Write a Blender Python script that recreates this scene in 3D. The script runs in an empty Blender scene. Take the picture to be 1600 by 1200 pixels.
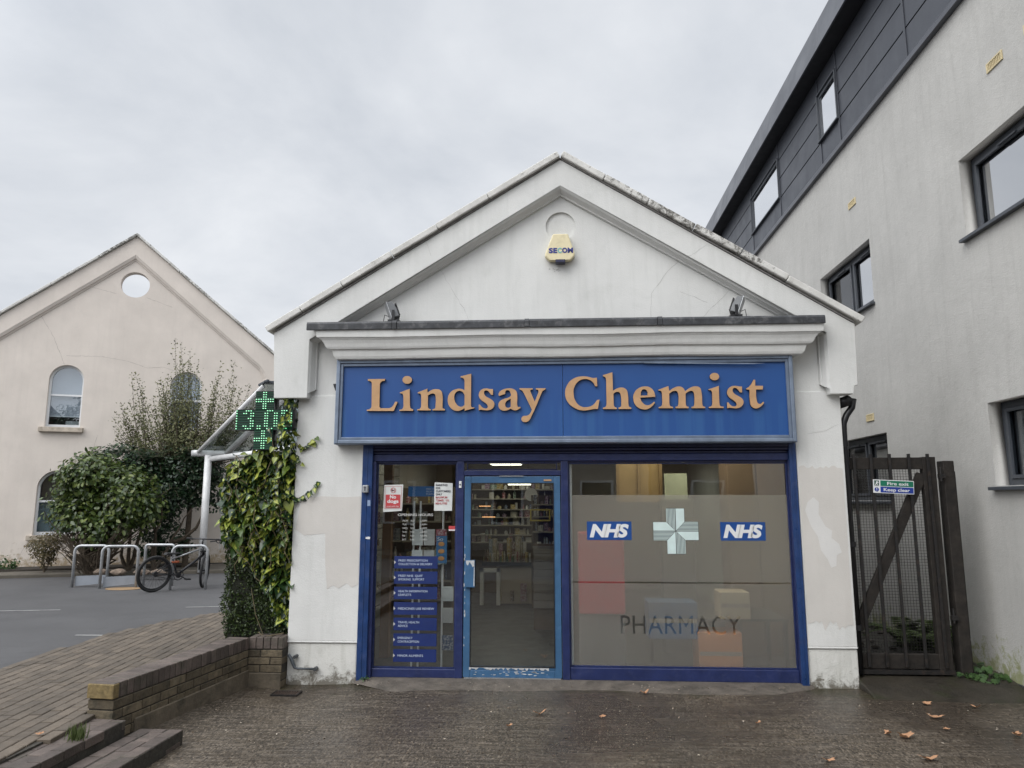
import bpy, bmesh, math, random
import numpy as np
from mathutils import Vector, Matrix
random.seed(7); RNG = np.random.default_rng(11)
R = math.radians
scene = bpy.context.scene
COL = scene.collection

# ---------------------------------------------------------------- camera
cam_d = bpy.data.cameras.new("camera"); cam = bpy.data.objects.new("camera", cam_d); COL.objects.link(cam)
cam_d.sensor_width = 36.0; cam_d.lens = 36.0 * 1150 / 1600; cam_d.clip_end = 600; cam_d.clip_start = 0.05
cam.location = (0, -7.65, 1.75)
cam.rotation_euler = (R(90 + 9.0417), 0, R(3.4891))
scene.camera = cam

# ---------------------------------------------------------------- world: overcast sky
SUN_EL, SUN_AZ = 42, 222          # sun hidden behind thin cloud, behind and left of the camera
w = bpy.data.worlds.new("World"); scene.world = w; w.use_nodes = True
nt = w.node_tree; N = nt.nodes; L = nt.links; N.clear()
out = N.new("ShaderNodeOutputWorld"); bg = N.new("ShaderNodeBackground"); bg.inputs[1].default_value = 1.0
sky = N.new("ShaderNodeTexSky"); sky.sky_type = 'NISHITA'; sky.sun_disc = False
sky.sun_elevation = R(SUN_EL); sky.sun_rotation = R(SUN_AZ); sky.air_density = 1; sky.dust_density = 4
skym = N.new("ShaderNodeVectorMath"); skym.operation = 'SCALE'; skym.inputs[3].default_value = 0.10
L.new(sky.outputs[0], skym.inputs[0])
tc = N.new("ShaderNodeTexCoord"); sep = N.new("ShaderNodeSeparateXYZ"); L.new(tc.outputs['Generated'], sep.inputs[0])
# project the direction on a cloud deck: (x,y)/(z+.18)
zz = N.new("ShaderNodeMath"); zz.operation = 'ADD'; zz.inputs[1].default_value = .30; L.new(sep.outputs[2], zz.inputs[0])
zm = N.new("ShaderNodeMath"); zm.operation = 'MAXIMUM'; zm.inputs[1].default_value = .08; L.new(zz.outputs[0], zm.inputs[0])
dx = N.new("ShaderNodeMath"); dx.operation = 'DIVIDE'; L.new(sep.outputs[0], dx.inputs[0]); L.new(zm.outputs[0], dx.inputs[1])
dy = N.new("ShaderNodeMath"); dy.operation = 'DIVIDE'; L.new(sep.outputs[1], dy.inputs[0]); L.new(zm.outputs[0], dy.inputs[1])
cb = N.new("ShaderNodeCombineXYZ"); L.new(dx.outputs[0], cb.inputs[0]); L.new(dy.outputs[0], cb.inputs[1])
n1 = N.new("ShaderNodeTexNoise"); n1.inputs['Scale'].default_value = 1.9; n1.inputs['Detail'].default_value = 8; n1.inputs['Roughness'].default_value = .56; n1.inputs['Distortion'].default_value = .25
L.new(cb.outputs[0], n1.inputs['Vector'])
n2 = N.new("ShaderNodeTexNoise"); n2.inputs['Scale'].default_value = .7; n2.inputs['Detail'].default_value = 3
L.new(cb.outputs[0], n2.inputs['Vector'])
mx = N.new("ShaderNodeMath"); mx.operation = 'MULTIPLY_ADD'; mx.inputs[1].default_value = .55
L.new(n1.outputs[0], mx.inputs[0]); m2 = N.new("ShaderNodeMath"); m2.operation = 'MULTIPLY'; m2.inputs[1].default_value = .45
L.new(n2.outputs[0], m2.inputs[0]); L.new(m2.outputs[0], mx.inputs[2])
cr = N.new("ShaderNodeValToRGB"); L.new(mx.outputs[0], cr.inputs[0])
cr.color_ramp.elements[0].position = .36; cr.color_ramp.elements[0].color = (.53, .565, .62, 1)
cr.color_ramp.elements[1].position = .62; cr.color_ramp.elements[1].color = (.83, .85, .88, 1)
# overcast sky: brightest overhead
mr = N.new("ShaderNodeMapRange"); mr.interpolation_type = 'SMOOTHSTEP'
mr.inputs[1].default_value = .58; mr.inputs[2].default_value = .95; mr.inputs[3].default_value = 1.0; mr.inputs[4].default_value = 1.7
L.new(sep.outputs[2], mr.inputs[0])
# ... and toward the hidden sun, which is behind the camera
dt = N.new("ShaderNodeVectorMath"); dt.operation = 'DOT_PRODUCT'; L.new(tc.outputs['Generated'], dt.inputs[0])
_a, _e = math.radians(SUN_AZ), math.radians(SUN_EL)
dt.inputs[1].default_value = (math.sin(_a) * math.cos(_e), math.cos(_a) * math.cos(_e), math.sin(_e))
ms = N.new("ShaderNodeMapRange"); ms.interpolation_type = 'SMOOTHSTEP'; ms.inputs[1].default_value = .12; ms.inputs[2].default_value = 1.0; ms.inputs[3].default_value = 1.0; ms.inputs[4].default_value = 2.35
L.new(dt.outputs['Value'], ms.inputs[0])
mm_ = N.new("ShaderNodeMath"); mm_.operation = 'MULTIPLY'; L.new(mr.outputs[0], mm_.inputs[0]); L.new(ms.outputs[0], mm_.inputs[1])
sc2 = N.new("ShaderNodeVectorMath"); sc2.operation = 'SCALE'; L.new(cr.outputs[0], sc2.inputs[0]); L.new(mm_.outputs[0], sc2.inputs[3])
mixw = N.new("ShaderNodeMix"); mixw.data_type = 'RGBA'; mixw.inputs[0].default_value = .93
L.new(skym.outputs[0], mixw.inputs[6]); L.new(sc2.outputs[0], mixw.inputs[7])
L.new(mixw.outputs[2], bg.inputs[0]); L.new(bg.outputs[0], out.inputs[0])

sun_d = bpy.data.lights.new("sun", 'SUN'); sun_d.energy = 1.3; sun_d.angle = R(38); sun_d.color = (1, .975, .94)
sun = bpy.data.objects.new("sun", sun_d); COL.objects.link(sun)
# azimuth measured like the sky texture: 0 = +Y, clockwise
az = R(SUN_AZ); sd = Vector((math.sin(az) * math.cos(R(SUN_EL)), math.cos(az) * math.cos(R(SUN_EL)), math.sin(R(SUN_EL))))
sun.rotation_euler = sd.to_track_quat('Z', 'Y').to_euler(); sun.location = (0, -10, 20)

scene.view_settings.view_transform = 'Standard'; scene.view_settings.look = 'None'
scene.view_settings.exposure = 0.16; scene.view_settings.gamma = 1
scene.cycles.transparent_max_bounces = 24; scene.cycles.max_bounces = 10
scene.cycles.sample_clamp_indirect = 6

# ---------------------------------------------------------------- helpers
def S(r, g, b):
    f = lambda c: (c / 255 / 12.92) if c / 255 <= .04045 else ((c / 255 + .055) / 1.055) ** 2.4
    return (f(r), f(g), f(b))

def newmat(name):
    m = bpy.data.materials.new(name); m.use_nodes = True
    return m, m.node_tree.nodes, m.node_tree.links, m.node_tree.nodes['Principled BSDF']

def noise(N_, L_, vec, scale, detail=4, rough=.55, dist=0):
    n = N_.new("ShaderNodeTexNoise"); n.inputs['Scale'].default_value = scale; n.inputs['Detail'].default_value = detail
    n.inputs['Roughness'].default_value = rough; n.inputs['Distortion'].default_value = dist
    L_.new(vec, n.inputs['Vector']); return n.outputs[0]

def scaled(N_, L_, vec, s):
    v = N_.new("ShaderNodeVectorMath"); v.operation = 'MULTIPLY'; v.inputs[1].default_value = s; L_.new(vec, v.inputs[0]); return v.outputs[0]

def ramp(N_, L_, fac, p0, p1, c0=(0, 0, 0), c1=(1, 1, 1)):
    r = N_.new("ShaderNodeValToRGB"); L_.new(fac, r.inputs[0])
    r.color_ramp.elements[0].position = p0; r.color_ramp.elements[0].color = (*c0, 1)
    r.color_ramp.elements[1].position = p1; r.color_ramp.elements[1].color = (*c1, 1); return r.outputs[0]

def mixc(N_, L_, fac, a, b, mode='MIX'):
    m = N_.new("ShaderNodeMix"); m.data_type = 'RGBA'; m.blend_type = mode
    for sock, v in ((m.inputs[0], fac), (m.inputs[6], a), (m.inputs[7], b)):
        if isinstance(v, (int, float)): sock.default_value = v
        elif isinstance(v, tuple): sock.default_value = (*v, 1)
        else: L_.new(v, sock)
    return m.outputs[2]

def math_(N_, L_, op, a, b=0.0):
    m = N_.new("ShaderNodeMath"); m.operation = op
    for k, v in ((0, a), (1, b)):
        if isinstance(v, (int, float)): m.inputs[k].default_value = v
        else: L_.new(v, m.inputs[k])
    return m.outputs[0]

def maprange(N_, L_, v, a, b, c=0.0, d=1.0):
    m = N_.new("ShaderNodeMapRange"); L_.new(v, m.inputs[0])
    for k, x in enumerate((a, b, c, d)): m.inputs[k + 1].default_value = x
    return m.outputs[0]

def addbump(N_, L_, bs, h, strength, dist=.01):
    b = N_.new("ShaderNodeBump"); b.inputs['Strength'].default_value = strength; b.inputs['Distance'].default_value = dist
    L_.new(h, b.inputs['Height']); L_.new(b.outputs[0], bs.inputs['Normal'])

def M(name, col, rough=.6, metal=0.0, var=.18, vscale=3.0, bump=0.0, bscale=80, island=0.0, spec=.5, dirt=None, dirtamt=.5, dscale=5, coat=0, objrand=0):
    """General procedural surface: base colour with two octaves of mottling, optional per-piece variation, dirt blotches and bump."""
    m, n_, l_, bs = newmat(name)
    pos = n_.new("ShaderNodeNewGeometry"); P_ = pos.outputs['Position']
    a = noise(n_, l_, P_, vscale, 6, .62)
    dark = tuple(c * (1 - var) for c in col); light = tuple(min(1, c * (1 + var * .7)) for c in col)
    c = ramp(n_, l_, a, .32, .68, dark, light)
    if island:
        c = mixc(n_, l_, 1.0, c, ramp(n_, l_, pos.outputs['Random Per Island'], 0, 1, (1 - island,) * 3, (1 + island * .6,) * 3), 'MULTIPLY')
    if objrand:
        oi = n_.new("ShaderNodeObjectInfo")
        c = mixc(n_, l_, 1.0, c, ramp(n_, l_, oi.outputs['Random'], 0, 1, (1 - objrand,) * 3, (1 + objrand,) * 3), 'MULTIPLY')
    if dirt:
        d = ramp(n_, l_, noise(n_, l_, P_, dscale, 9, .7, .3), .52, .68)
        c = mixc(n_, l_, math_(n_, l_, 'MULTIPLY', d, dirtamt), c, dirt)
    l_.new(c, bs.inputs['Base Color'])
    rr = maprange(n_, l_, noise(n_, l_, P_, vscale * 2.3, 5), .3, .7, max(0, rough - .08), min(1, rough + .08))
    l_.new(rr, bs.inputs['Roughness'])
    bs.inputs['Metallic'].default_value = metal; bs.inputs['Specular IOR Level'].default_value = spec
    bs.inputs['Coat Weight'].default_value = coat
    if bump: addbump(n_, l_, bs, noise(n_, l_, P_, bscale, 5, .6), bump, .01)
    return m

ROOTS = {}
def tag(o, label=None, cat=None, group=None, kind=None):
    if label: o['label'] = label
    if cat: o['category'] = cat
    if group: o['group'] = group
    if kind: o['kind'] = kind
    return o

def thing(name, label, cat, loc=(0, 0, 0), rotz=0.0, group=None):
    o = bpy.data.objects.new(name, None); COL.objects.link(o); o.empty_display_size = .1
    o.location = loc; o.rotation_euler = (0, 0, rotz)
    ROOTS[o.name] = (Matrix.Translation(loc) @ Matrix.Rotation(rotz, 4, 'Z'))
    return tag(o, label, cat, group)

def link(name, me, mats, parent=None, local=False, smooth=False, bevel=0, segs=2):
    """local=False: the mesh is in world coordinates and is moved into its root's frame."""
    o = bpy.data.objects.new(name, me); COL.objects.link(o)
    me.materials.clear()
    for m_ in (mats if isinstance(mats, (list, tuple)) else [mats]): me.materials.append(m_)
    if parent is not None:
        root = parent
        while root.parent: root = root.parent
        if not local: me.transform(ROOTS[root.name].inverted())
        o.parent = parent
    if smooth:
        me.polygons.foreach_set('use_smooth', [True] * len(me.polygons)); me.update()
    if bevel:
        b = o.modifiers.new('bevel', 'BEVEL'); b.width = bevel; b.segments = segs; b.limit_method = 'ANGLE'; b.angle_limit = R(35)
    return o

class MB:
    def __init__(s): s.v = []; s.f = []; s.mi = []
    def add(s, vs, fs, mi=0):
        k = len(s.v); s.v += [tuple(x) for x in vs]; s.f += [tuple(i + k for i in f) for f in fs]; s.mi += [mi] * len(fs); return s
    def box(s, x0, x1, y0, y1, z0, z1, mi=0, T=None):
        vs = [Vector(p) for p in ((x0, y0, z0), (x1, y0, z0), (x1, y1, z0), (x0, y1, z0), (x0, y0, z1), (x1, y0, z1), (x1, y1, z1), (x0, y1, z1))]
        if T is not None: vs = [T @ p for p in vs]
        return s.add(vs, [(3, 2, 1, 0), (4, 5, 6, 7), (0, 1, 5, 4), (1, 2, 6, 5), (2, 3, 7, 6), (3, 0, 4, 7)], mi)
    def prism(s, poly, axis, a, b, mi=0):
        """poly of (u,v); axis 'y': (x,z) swept along y; 'x': (y,z) along x; 'z': (x,y) along z"""
        mk = {'y': lambda u, v, t: (u, t, v), 'x': lambda u, v, t: (t, u, v), 'z': lambda u, v, t: (u, v, t)}[axis]
        n = len(poly); vs = [mk(u, v, a) for u, v in poly] + [mk(u, v, b) for u, v in poly]
        fs = [tuple(range(n))[::-1], tuple(range(n, 2 * n))] + [(i, (i + 1) % n, n + (i + 1) % n, n + i) for i in range(n)]
        return s.add(vs, fs, mi)
    def bar(s, p, q, wdt, hgt, up=(0, 0, 1), mi=0):
        p, q = Vector(p), Vector(q); d = (q - p).normalized(); u = Vector(up)
        if abs(d.dot(u)) > .98: u = Vector((0, 1, 0))
        sd_ = d.cross(u).normalized(); u = sd_.cross(d)
        vs = []
        for c in (p, q):
            for a, b in ((-1, -1), (1, -1), (1, 1), (-1, 1)): vs.append(c + sd_ * a * wdt / 2 + u * b * hgt / 2)
        return s.add(vs, [(0, 1, 2, 3), (7, 6, 5, 4), (0, 4, 5, 1), (1, 5, 6, 2), (2, 6, 7, 3), (3, 7, 4, 0)], mi)
    def tube(s, pts, r, seg=10, closed=False, mi=0, caps=True):
        pts = [Vector(p) for p in pts]; n = len(pts); rr = r if isinstance(r, (list, tuple)) else [r] * n
        k = len(s.v); prev = None
        for i, p in enumerate(pts):
            if closed: d = pts[(i + 1) % n] - pts[i - 1]
            else: d = pts[min(i + 1, n - 1)] - pts[max(i - 1, 0)]
            d.normalize()
            if prev is None:
                u = Vector((0, 0, 1)) if abs(d.z) < .9 else Vector((1, 0, 0)); u = (u - d * u.dot(d)).normalized()
            else: u = (prev - d * prev.dot(d)).normalized()
            prev = u; v = d.cross(u)
            for j in range(seg):
                a = 2 * math.pi * j / seg; s.v.append(tuple(p + (u * math.cos(a) + v * math.sin(a)) * rr[i]))
        m = n if closed else n - 1
        for i in range(m):
            for j in range(seg):
                a = k + i * seg + j; b = k + i * seg + (j + 1) % seg; c = k + ((i + 1) % n) * seg + (j + 1) % seg; d_ = k + ((i + 1) % n) * seg + j
                s.f.append((a, b, c, d_)); s.mi.append(mi)
        if caps and not closed:
            s.f.append(tuple(k + j for j in range(seg))[::-1]); s.f.append(tuple(k + (n - 1) * seg + j for j in range(seg))); s.mi += [mi, mi]
        return s
    def ball(s, c, r, seg=10, rings=6, sc=(1, 1, 1), mi=0):
        bm = bmesh.new(); bmesh.ops.create_uvsphere(bm, u_segments=seg, v_segments=rings, radius=r)
        vs = [(v.co.x * sc[0] + c[0], v.co.y * sc[1] + c[1], v.co.z * sc[2] + c[2]) for v in bm.verts]
        fs = [tuple(v.index for v in f.verts) for f in bm.faces]; bm.free(); return s.add(vs, fs, mi)
    def mesh(s, name='m'):
        me = bpy.data.meshes.new(name); me.from_pydata(s.v, [], s.f)
        return me
    def build(s, name, mats, parent=None, local=False, smooth=False, bevel=0, fix=True, segs=2):
        me = s.mesh(name)
        o = link(name, me, mats, parent, local, smooth, bevel, segs)
        me.polygons.foreach_set('material_index', s.mi)
        if fix:
            bm = bmesh.new(); bm.from_mesh(me); bmesh.ops.recalc_face_normals(bm, faces=bm.faces[:]); bm.to_mesh(me); bm.free()
        me.update(); return o

def box(name, x0, x1, y0, y1, z0, z1, mat, parent=None, bevel=.003, local=False):
    return MB().box(x0, x1, y0, y1, z0, z1).build(name, mat, parent, local, bevel=bevel)

def frame_mb(x0, x1, z0, z1, t, y0, y1, mb=None):
    mb = mb or MB()
    mb.box(x0, x0 + t, y0, y1, z0, z1); mb.box(x1 - t, x1, y0, y1, z0, z1)
    mb.box(x0 + t, x1 - t, y0 + .001, y1 - .001, z0, z0 + t); mb.box(x0 + t, x1 - t, y0 + .001, y1 - .001, z1 - t, z1); return mb

def curve_mesh(name, outlines, half, smooth_flags=False, res=6, bevel=0):
    """outlines: lists of (u,v) or (u,v,corner). Filled even-odd. Returns mesh in (u,v,w), |w|<=half"""
    cu = bpy.data.curves.new(name, 'CURVE'); cu.dimensions = '2D'; cu.fill_mode = 'BOTH'; cu.extrude = half; cu.resolution_u = res
    cu.bevel_depth = bevel; cu.bevel_resolution = 1
    for ol in outlines:
        if smooth_flags:
            sp = cu.splines.new('BEZIER'); sp.bezier_points.add(len(ol) - 1)
            for bp, p in zip(sp.bezier_points, ol):
                bp.co = (p[0], p[1], 0); t = 'VECTOR' if (len(p) > 2 and p[2]) else 'AUTO'
                bp.handle_left_type = t; bp.handle_right_type = t
        else:
            sp = cu.splines.new('POLY'); sp.points.add(len(ol) - 1)
            for bp, p in zip(sp.points, ol): bp.co = (p[0], p[1], 0, 1)
        sp.use_cyclic_u = True
    o = bpy.data.objects.new(name, cu); COL.objects.link(o)
    dg = bpy.context.evaluated_depsgraph_get(); me = bpy.data.meshes.new_from_object(o.evaluated_get(dg))
    bpy.data.objects.remove(o); bpy.data.curves.remove(cu); me.name = name
    return me

def orient(me, plane, off):
    n = len(me.vertices); co = np.empty(n * 3, 'f'); me.vertices.foreach_get('co', co); co = co.reshape(-1, 3)
    u, v, ww = co[:, 0].copy(), co[:, 1].copy(), co[:, 2].copy()
    if plane == 'xz': new = np.stack([u, off - ww, v], 1)
    elif plane == 'yz': new = np.stack([off + ww, u, v], 1)
    else: new = np.stack([u, v, off + ww], 1)
    me.vertices.foreach_set('co', new.ravel().astype('f')); me.update()
    return me

def shape(name, outlines, plane, a, b, mat, parent=None, local=False, smooth_flags=False, bevel=0):
    me = orient(curve_mesh(name, outlines, abs(b - a) / 2, smooth_flags), plane, (a + b) / 2)
    o = link(name, me, mat, parent, local)
    bm = bmesh.new(); bm.from_mesh(me); bmesh.ops.remove_doubles(bm, verts=bm.verts[:], dist=1e-5)
    bmesh.ops.recalc_face_normals(bm, faces=bm.faces[:]); bm.to_mesh(me); bm.free()
    if bevel:
        bb = o.modifiers.new('bevel', 'BEVEL'); bb.width = bevel; bb.segments = 2; bb.limit_method = 'ANGLE'
    return o

def text_mesh(s, size, bold=0.0, shear=0.0, spacing=1.0, line=1.0, align='LEFT', extrude=.0006):
    cu = bpy.data.curves.new('t', 'FONT'); cu.body = s; cu.size = size; cu.offset = bold; cu.shear = shear
    cu.space_character = spacing; cu.space_line = line; cu.align_x = align; cu.extrude = extrude; cu.resolution_u = 4
    o = bpy.data.objects.new('t', cu); COL.objects.link(o)
    dg = bpy.context.evaluated_depsgraph_get(); me = bpy.data.meshes.new_from_object(o.evaluated_get(dg))
    bpy.data.objects.remove(o); bpy.data.curves.remove(cu); return me

def text(name, s, x, z, y, size, mat, parent=None, width=None, **k):
    """text facing -y with its first baseline at (x,z)"""
    me = text_mesh(s, size, **k)
    if width:
        xs = [v.co.x for v in me.vertices]; wd = max(xs) - min(xs); sc_ = width / wd; x0 = min(xs)
        for v in me.vertices: v.co.x = (v.co.x - x0) * sc_
    for v in me.vertices: v.co = (v.co.x + x, y - v.co.z, v.co.y + z)
    me.update(); return link(name, me, mat, parent)

def leafmesh(name, pts, nrm, tip, size, tv, tf, attr=None):
    """copies of a small leaf template (tv in (across, along, up)) at pts; nrm: leaf normal; tip: direction of the leaf tip"""
    pts = np.asarray(pts, float); n = len(pts); nrm = np.asarray(nrm, float); tip = np.asarray(tip, float)
    nrm /= np.linalg.norm(nrm, axis=1, keepdims=True) + 1e-9
    tip = tip - nrm * (tip * nrm).sum(1, keepdims=True); tip /= np.linalg.norm(tip, axis=1, keepdims=True) + 1e-9
    side = np.cross(tip, nrm); tv = np.asarray(tv, float); k = len(tv)
    size = np.asarray(size, float).reshape(n, 1, 1)
    V = pts[:, None, :] + size * (side[:, None, :] * tv[None, :, 0:1] + tip[:, None, :] * tv[None, :, 1:2] + nrm[:, None, :] * tv[None, :, 2:3])
    V = V.reshape(-1, 3)
    loops = np.concatenate([np.asarray(f) for f in tf]); cnt = np.array([len(f) for f in tf])
    allloops = (loops[None, :] + (np.arange(n) * k)[:, None]).ravel(); starts1 = np.concatenate([[0], np.cumsum(cnt)[:-1]])
    starts = (starts1[None, :] + (np.arange(n) * len(loops))[:, None]).ravel(); tot = np.tile(cnt, n)
    me = bpy.data.meshes.new(name); me.vertices.add(len(V)); me.vertices.foreach_set('co', V.ravel().astype('f'))
    me.loops.add(len(allloops)); me.loops.foreach_set('vertex_index', allloops.astype('i'))
    me.polygons.add(len(starts)); me.polygons.foreach_set('loop_start', starts.astype('i')); me.polygons.foreach_set('loop_total', tot.astype('i'))
    if attr is not None:
        at = me.attributes.new('mid', 'FLOAT', 'POINT'); at.data.foreach_set('value', np.tile(np.asarray(attr, 'f'), n))
    me.update(calc_edges=True); me.validate(); return me

LEAF_V = [(0, 0, 0), (.28, .35, .06), (.22, .75, .04), (0, 1, -.02), (-.22, .75, .04), (-.28, .35, .06)]
LEAF_F = [(0, 1, 2, 3), (0, 3, 4, 5)]

def leafmat(name, cols, rough=.45, transl=.25, attr=None, spec=.35):
    m, n_, l_, bs = newmat(name)
    g = n_.new("ShaderNodeNewGeometry")
    r = n_.new("ShaderNodeValToRGB"); l_.new(g.outputs['Random Per Island'], r.inputs[0])
    cr_ = r.color_ramp
    while len(cr_.elements) < len(cols): cr_.elements.new(.5)
    for i, (p, c) in enumerate(cols): cr_.elements[i].position = p; cr_.elements[i].color = (*c, 1)
    c = r.outputs[0]
    if attr:
        a = n_.new("ShaderNodeAttribute"); a.attribute_name = 'mid'
        # some leaves have a yellow heart; its extent varies with the leaf
        rr = math_(n_, l_, 'MULTIPLY', g.outputs['Random Per Island'], 7.31); rr = math_(n_, l_, 'FRACT', rr)
        nn = noise(n_, l_, g.outputs['Position'], 55, 3)
        e = math_(n_, l_, 'ADD', a.outputs['Fac'], math_(n_, l_, 'MULTIPLY', nn, .5))
        th = math_(n_, l_, 'ADD', rr, .42)
        fac = maprange(n_, l_, math_(n_, l_, 'SUBTRACT', e, th), -.05, .12)
        c = mixc(n_, l_, fac, c, attr)
    l_.new(c, bs.inputs['Base Color']); bs.inputs['Roughness'].default_value = rough; bs.inputs['Specular IOR Level'].default_value = spec
    if transl:
        t = n_.new("ShaderNodeBsdfTranslucent"); l_.new(c, t.inputs[0]); mxs = n_.new("ShaderNodeMixShader"); mxs.inputs[0].default_value = transl
        l_.new(bs.outputs[0], mxs.inputs[1]); l_.new(t.outputs[0], mxs.inputs[2]); l_.new(mxs.outputs[0], n_['Material Output'].inputs[0])
    return m

def glassmat(name, tint=(.93, .95, .95), base=.05, power=5, rough=0.0):
    m, n_, l_, bs = newmat(name); n_.remove(bs)
    lw = n_.new("ShaderNodeLayerWeight"); lw.inputs[0].default_value = .5
    f = math_(n_, l_, 'MULTIPLY_ADD', math_(n_, l_, 'POWER', lw.outputs['Facing'], power), 1 - base); n_[-1].inputs[2].default_value = base
    tr = n_.new("ShaderNodeBsdfTransparent"); tr.inputs[0].default_value = (*tint, 1)
    gl = n_.new("ShaderNodeBsdfGlossy"); gl.inputs[0].default_value = (.97, .98, 1, 1); gl.inputs['Roughness'].default_value = rough
    g = n_.new("ShaderNodeNewGeometry")
    b = n_.new("ShaderNodeBump"); b.inputs['Strength'].default_value = .035; b.inputs['Distance'].default_value = .02
    l_.new(noise(n_, l_, g.outputs['Position'], 1.7, 2), b.inputs['Height']); l_.new(b.outputs[0], gl.inputs['Normal'])
    mxs = n_.new("ShaderNodeMixShader"); l_.new(f, mxs.inputs[0]); l_.new(tr.outputs[0], mxs.inputs[1]); l_.new(gl.outputs[0], mxs.inputs[2])
    l_.new(mxs.outputs[0], n_['Material Output'].inputs[0]); return m

# ---------------------------------------------------------------- materials
def stucco(name, col, grime, streak=.35, bump=.25, lowz=None, lowcol=(.10, .085, .06), highdirt=0):
    m, n_, l_, bs = newmat(name)
    g = n_.new("ShaderNodeNewGeometry"); P_ = g.outputs['Position']
    c = ramp(n_, l_, noise(n_, l_, P_, 1.3, 7, .6), .3, .72, tuple(x * .90 for x in col), tuple(min(1, x * 1.05) for x in col))
    st = noise(n_, l_, scaled(n_, l_, P_, (5, 5, .45)), 1.6, 7, .65, .4)
    c = mixc(n_, l_, math_(n_, l_, 'MULTIPLY', ramp(n_, l_, st, .50, .78), streak), c, grime)
    bl = noise(n_, l_, P_, 3.2, 10, .72, .5)
    c = mixc(n_, l_, math_(n_, l_, 'MULTIPLY', ramp(n_, l_, bl, .56, .74), streak * .9), c, grime)
    fine = noise(n_, l_, P_, 34, 4, .6)
    c = mixc(n_, l_, math_(n_, l_, 'MULTIPLY', ramp(n_, l_, fine, .62, .80), .35), c, tuple(x * .72 for x in col))
    if lowz is not None:
        sp = n_.new("ShaderNodeSeparateXYZ"); l_.new(P_, sp.inputs[0])
        h = maprange(n_, l_, sp.outputs[2], lowz[0], lowz[1], 1, 0)
        nz = noise(n_, l_, P_, 9, 9, .75, .4)
        k = ramp(n_, l_, math_(n_, l_, 'ADD', math_(n_, l_, 'MULTIPLY', h, .42), nz), .72, .86)
        c = mixc(n_, l_, math_(n_, l_, 'MULTIPLY', k, .85), c, lowcol)
    l_.new(c, bs.inputs['Base Color']); bs.inputs['Roughness'].default_value = .85; bs.inputs['Specular IOR Level'].default_value = .25
    h = math_(n_, l_, 'ADD', noise(n_, l_, P_, 90, 4, .6), math_(n_, l_, 'MULTIPLY', noise(n_, l_, P_, 9, 3), 1.2))
    addbump(n_, l_, bs, h, bump, .012)
    return m

WHITE = (.665, .665, .645)
m_white = stucco('white_render', WHITE, (.42, .43, .40), .30, .22)
m_plinth = stucco('plinth_render', (.66, .655, .62), (.34, .34, .29), .55, .35, lowz=(-.10, .26))
m_coping, n_, l_, bs = newmat('coping_stone')
g = n_.new("ShaderNodeNewGeometry"); P_ = g.outputs['Position']
c = ramp(n_, l_, noise(n_, l_, P_, 4, 7, .65), .3, .7, (.48, .47, .44), (.68, .67, .64))
pm = noise(n_, l_, P_, .55, 2); th = maprange(n_, l_, pm, .46, .64, -.035, .13)
k = ramp(n_, l_, math_(n_, l_, 'ADD', noise(n_, l_, P_, 20, 12, .78, .5), th), .56, .67)
c = mixc(n_, l_, math_(n_, l_, 'MULTIPLY', k, .9), c, (.075, .07, .06))
l_.new(c, bs.inputs['Base Color']); bs.inputs['Roughness'].default_value = .9; addbump(n_, l_, bs, noise(n_, l_, P_, 30, 8, .7), .3, .015)
m_beige = stucco('beige_paint', (.60, .575, .54), (.51, .49, .45), .35, .12)
m_splash = stucco('fresh_white_paint', (.66, .65, .63), (.6, .6, .58), .2, .12)
m_cream = stucco('cream_render', (.668, .605, .545), (.50, .455, .41), .26, .2, lowz=(.1, 1.1), lowcol=(.33, .25, .15))
m_creamtrim = stucco('cream_trim', (.62, .56, .49), (.3, .26, .2), .55, .3)
m_crack = M('crack', (.42, .415, .40), .9, var=.3)
m_lead = M('lead_flashing', (.035, .037, .042), .55, var=.5, vscale=14, bump=.3, bscale=18, dirt=(.16, .16, .16), dirtamt=.6, dscale=11)
m_grey = stucco('grey_render', (.455, .445, .42), (.33, .32, .30), .42, .42, lowz=(-.1, .75), lowcol=(.22, .235, .10))
m_anth = M('anthracite_metal', (.060, .065, .078), .42, .25, var=.10, vscale=1.2, bump=.04, bscale=3, spec=.5)
m_anth2 = M('anthracite_fascia', (.095, .10, .115), .36, .35, var=.12, vscale=.9, spec=.5)
m_soffit = M('dark_soffit', (.018, .019, .022), .6, var=.2)
m_frame = M('window_frame_grey', (.052, .058, .068), .45, var=.12, vscale=8)
m_navy = M('navy_paint', (.016, .026, .095), .38, var=.22, vscale=9, bump=.05, bscale=30, dirt=(.05, .06, .13), dirtamt=.4, dscale=16)
m_guide = M('guide_blue', (.013, .042, .14), .35, var=.25, vscale=7, bump=.05, bscale=30, dirt=(.05, .07, .16), dirtamt=.5, dscale=8)
m_shut = M('shutter_navy', (.011, .015, .06), .35, var=.3, vscale=12)
m_sign = None
m_door = M('door_blue', (.042, .115, .225), .42, var=.14, vscale=5, bump=.05, bscale=40, dirt=(.09, .19, .36), dirtamt=.5, dscale=7)
m_chip = M('chipped_bare_paint', (.50, .51, .52), .6, var=.25, vscale=30)
m_alu = M('aluminium_edge', (.42, .43, .44), .4, .6, var=.2, vscale=10)
m_signframe = M('sign_frame', (.20, .245, .32), .42, .3, var=.22, vscale=7, bump=.05, bscale=40)
m_signframed = M('sign_frame_inner', (.16, .20, .27), .42, .3, var=.2, vscale=7)
m_gold = M('gold_letter', (.50, .30, .155), .5, 0, var=.12, vscale=10, spec=.4)
m_blackedge = M('black_plastic', (.012, .012, .014), .5, var=.2)
m_whitep = M('white_plastic', (.72, .73, .73), .4, var=.06, vscale=6)
m_paper = M('paper', (.66, .68, .66), .7, var=.08, vscale=9)
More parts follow.
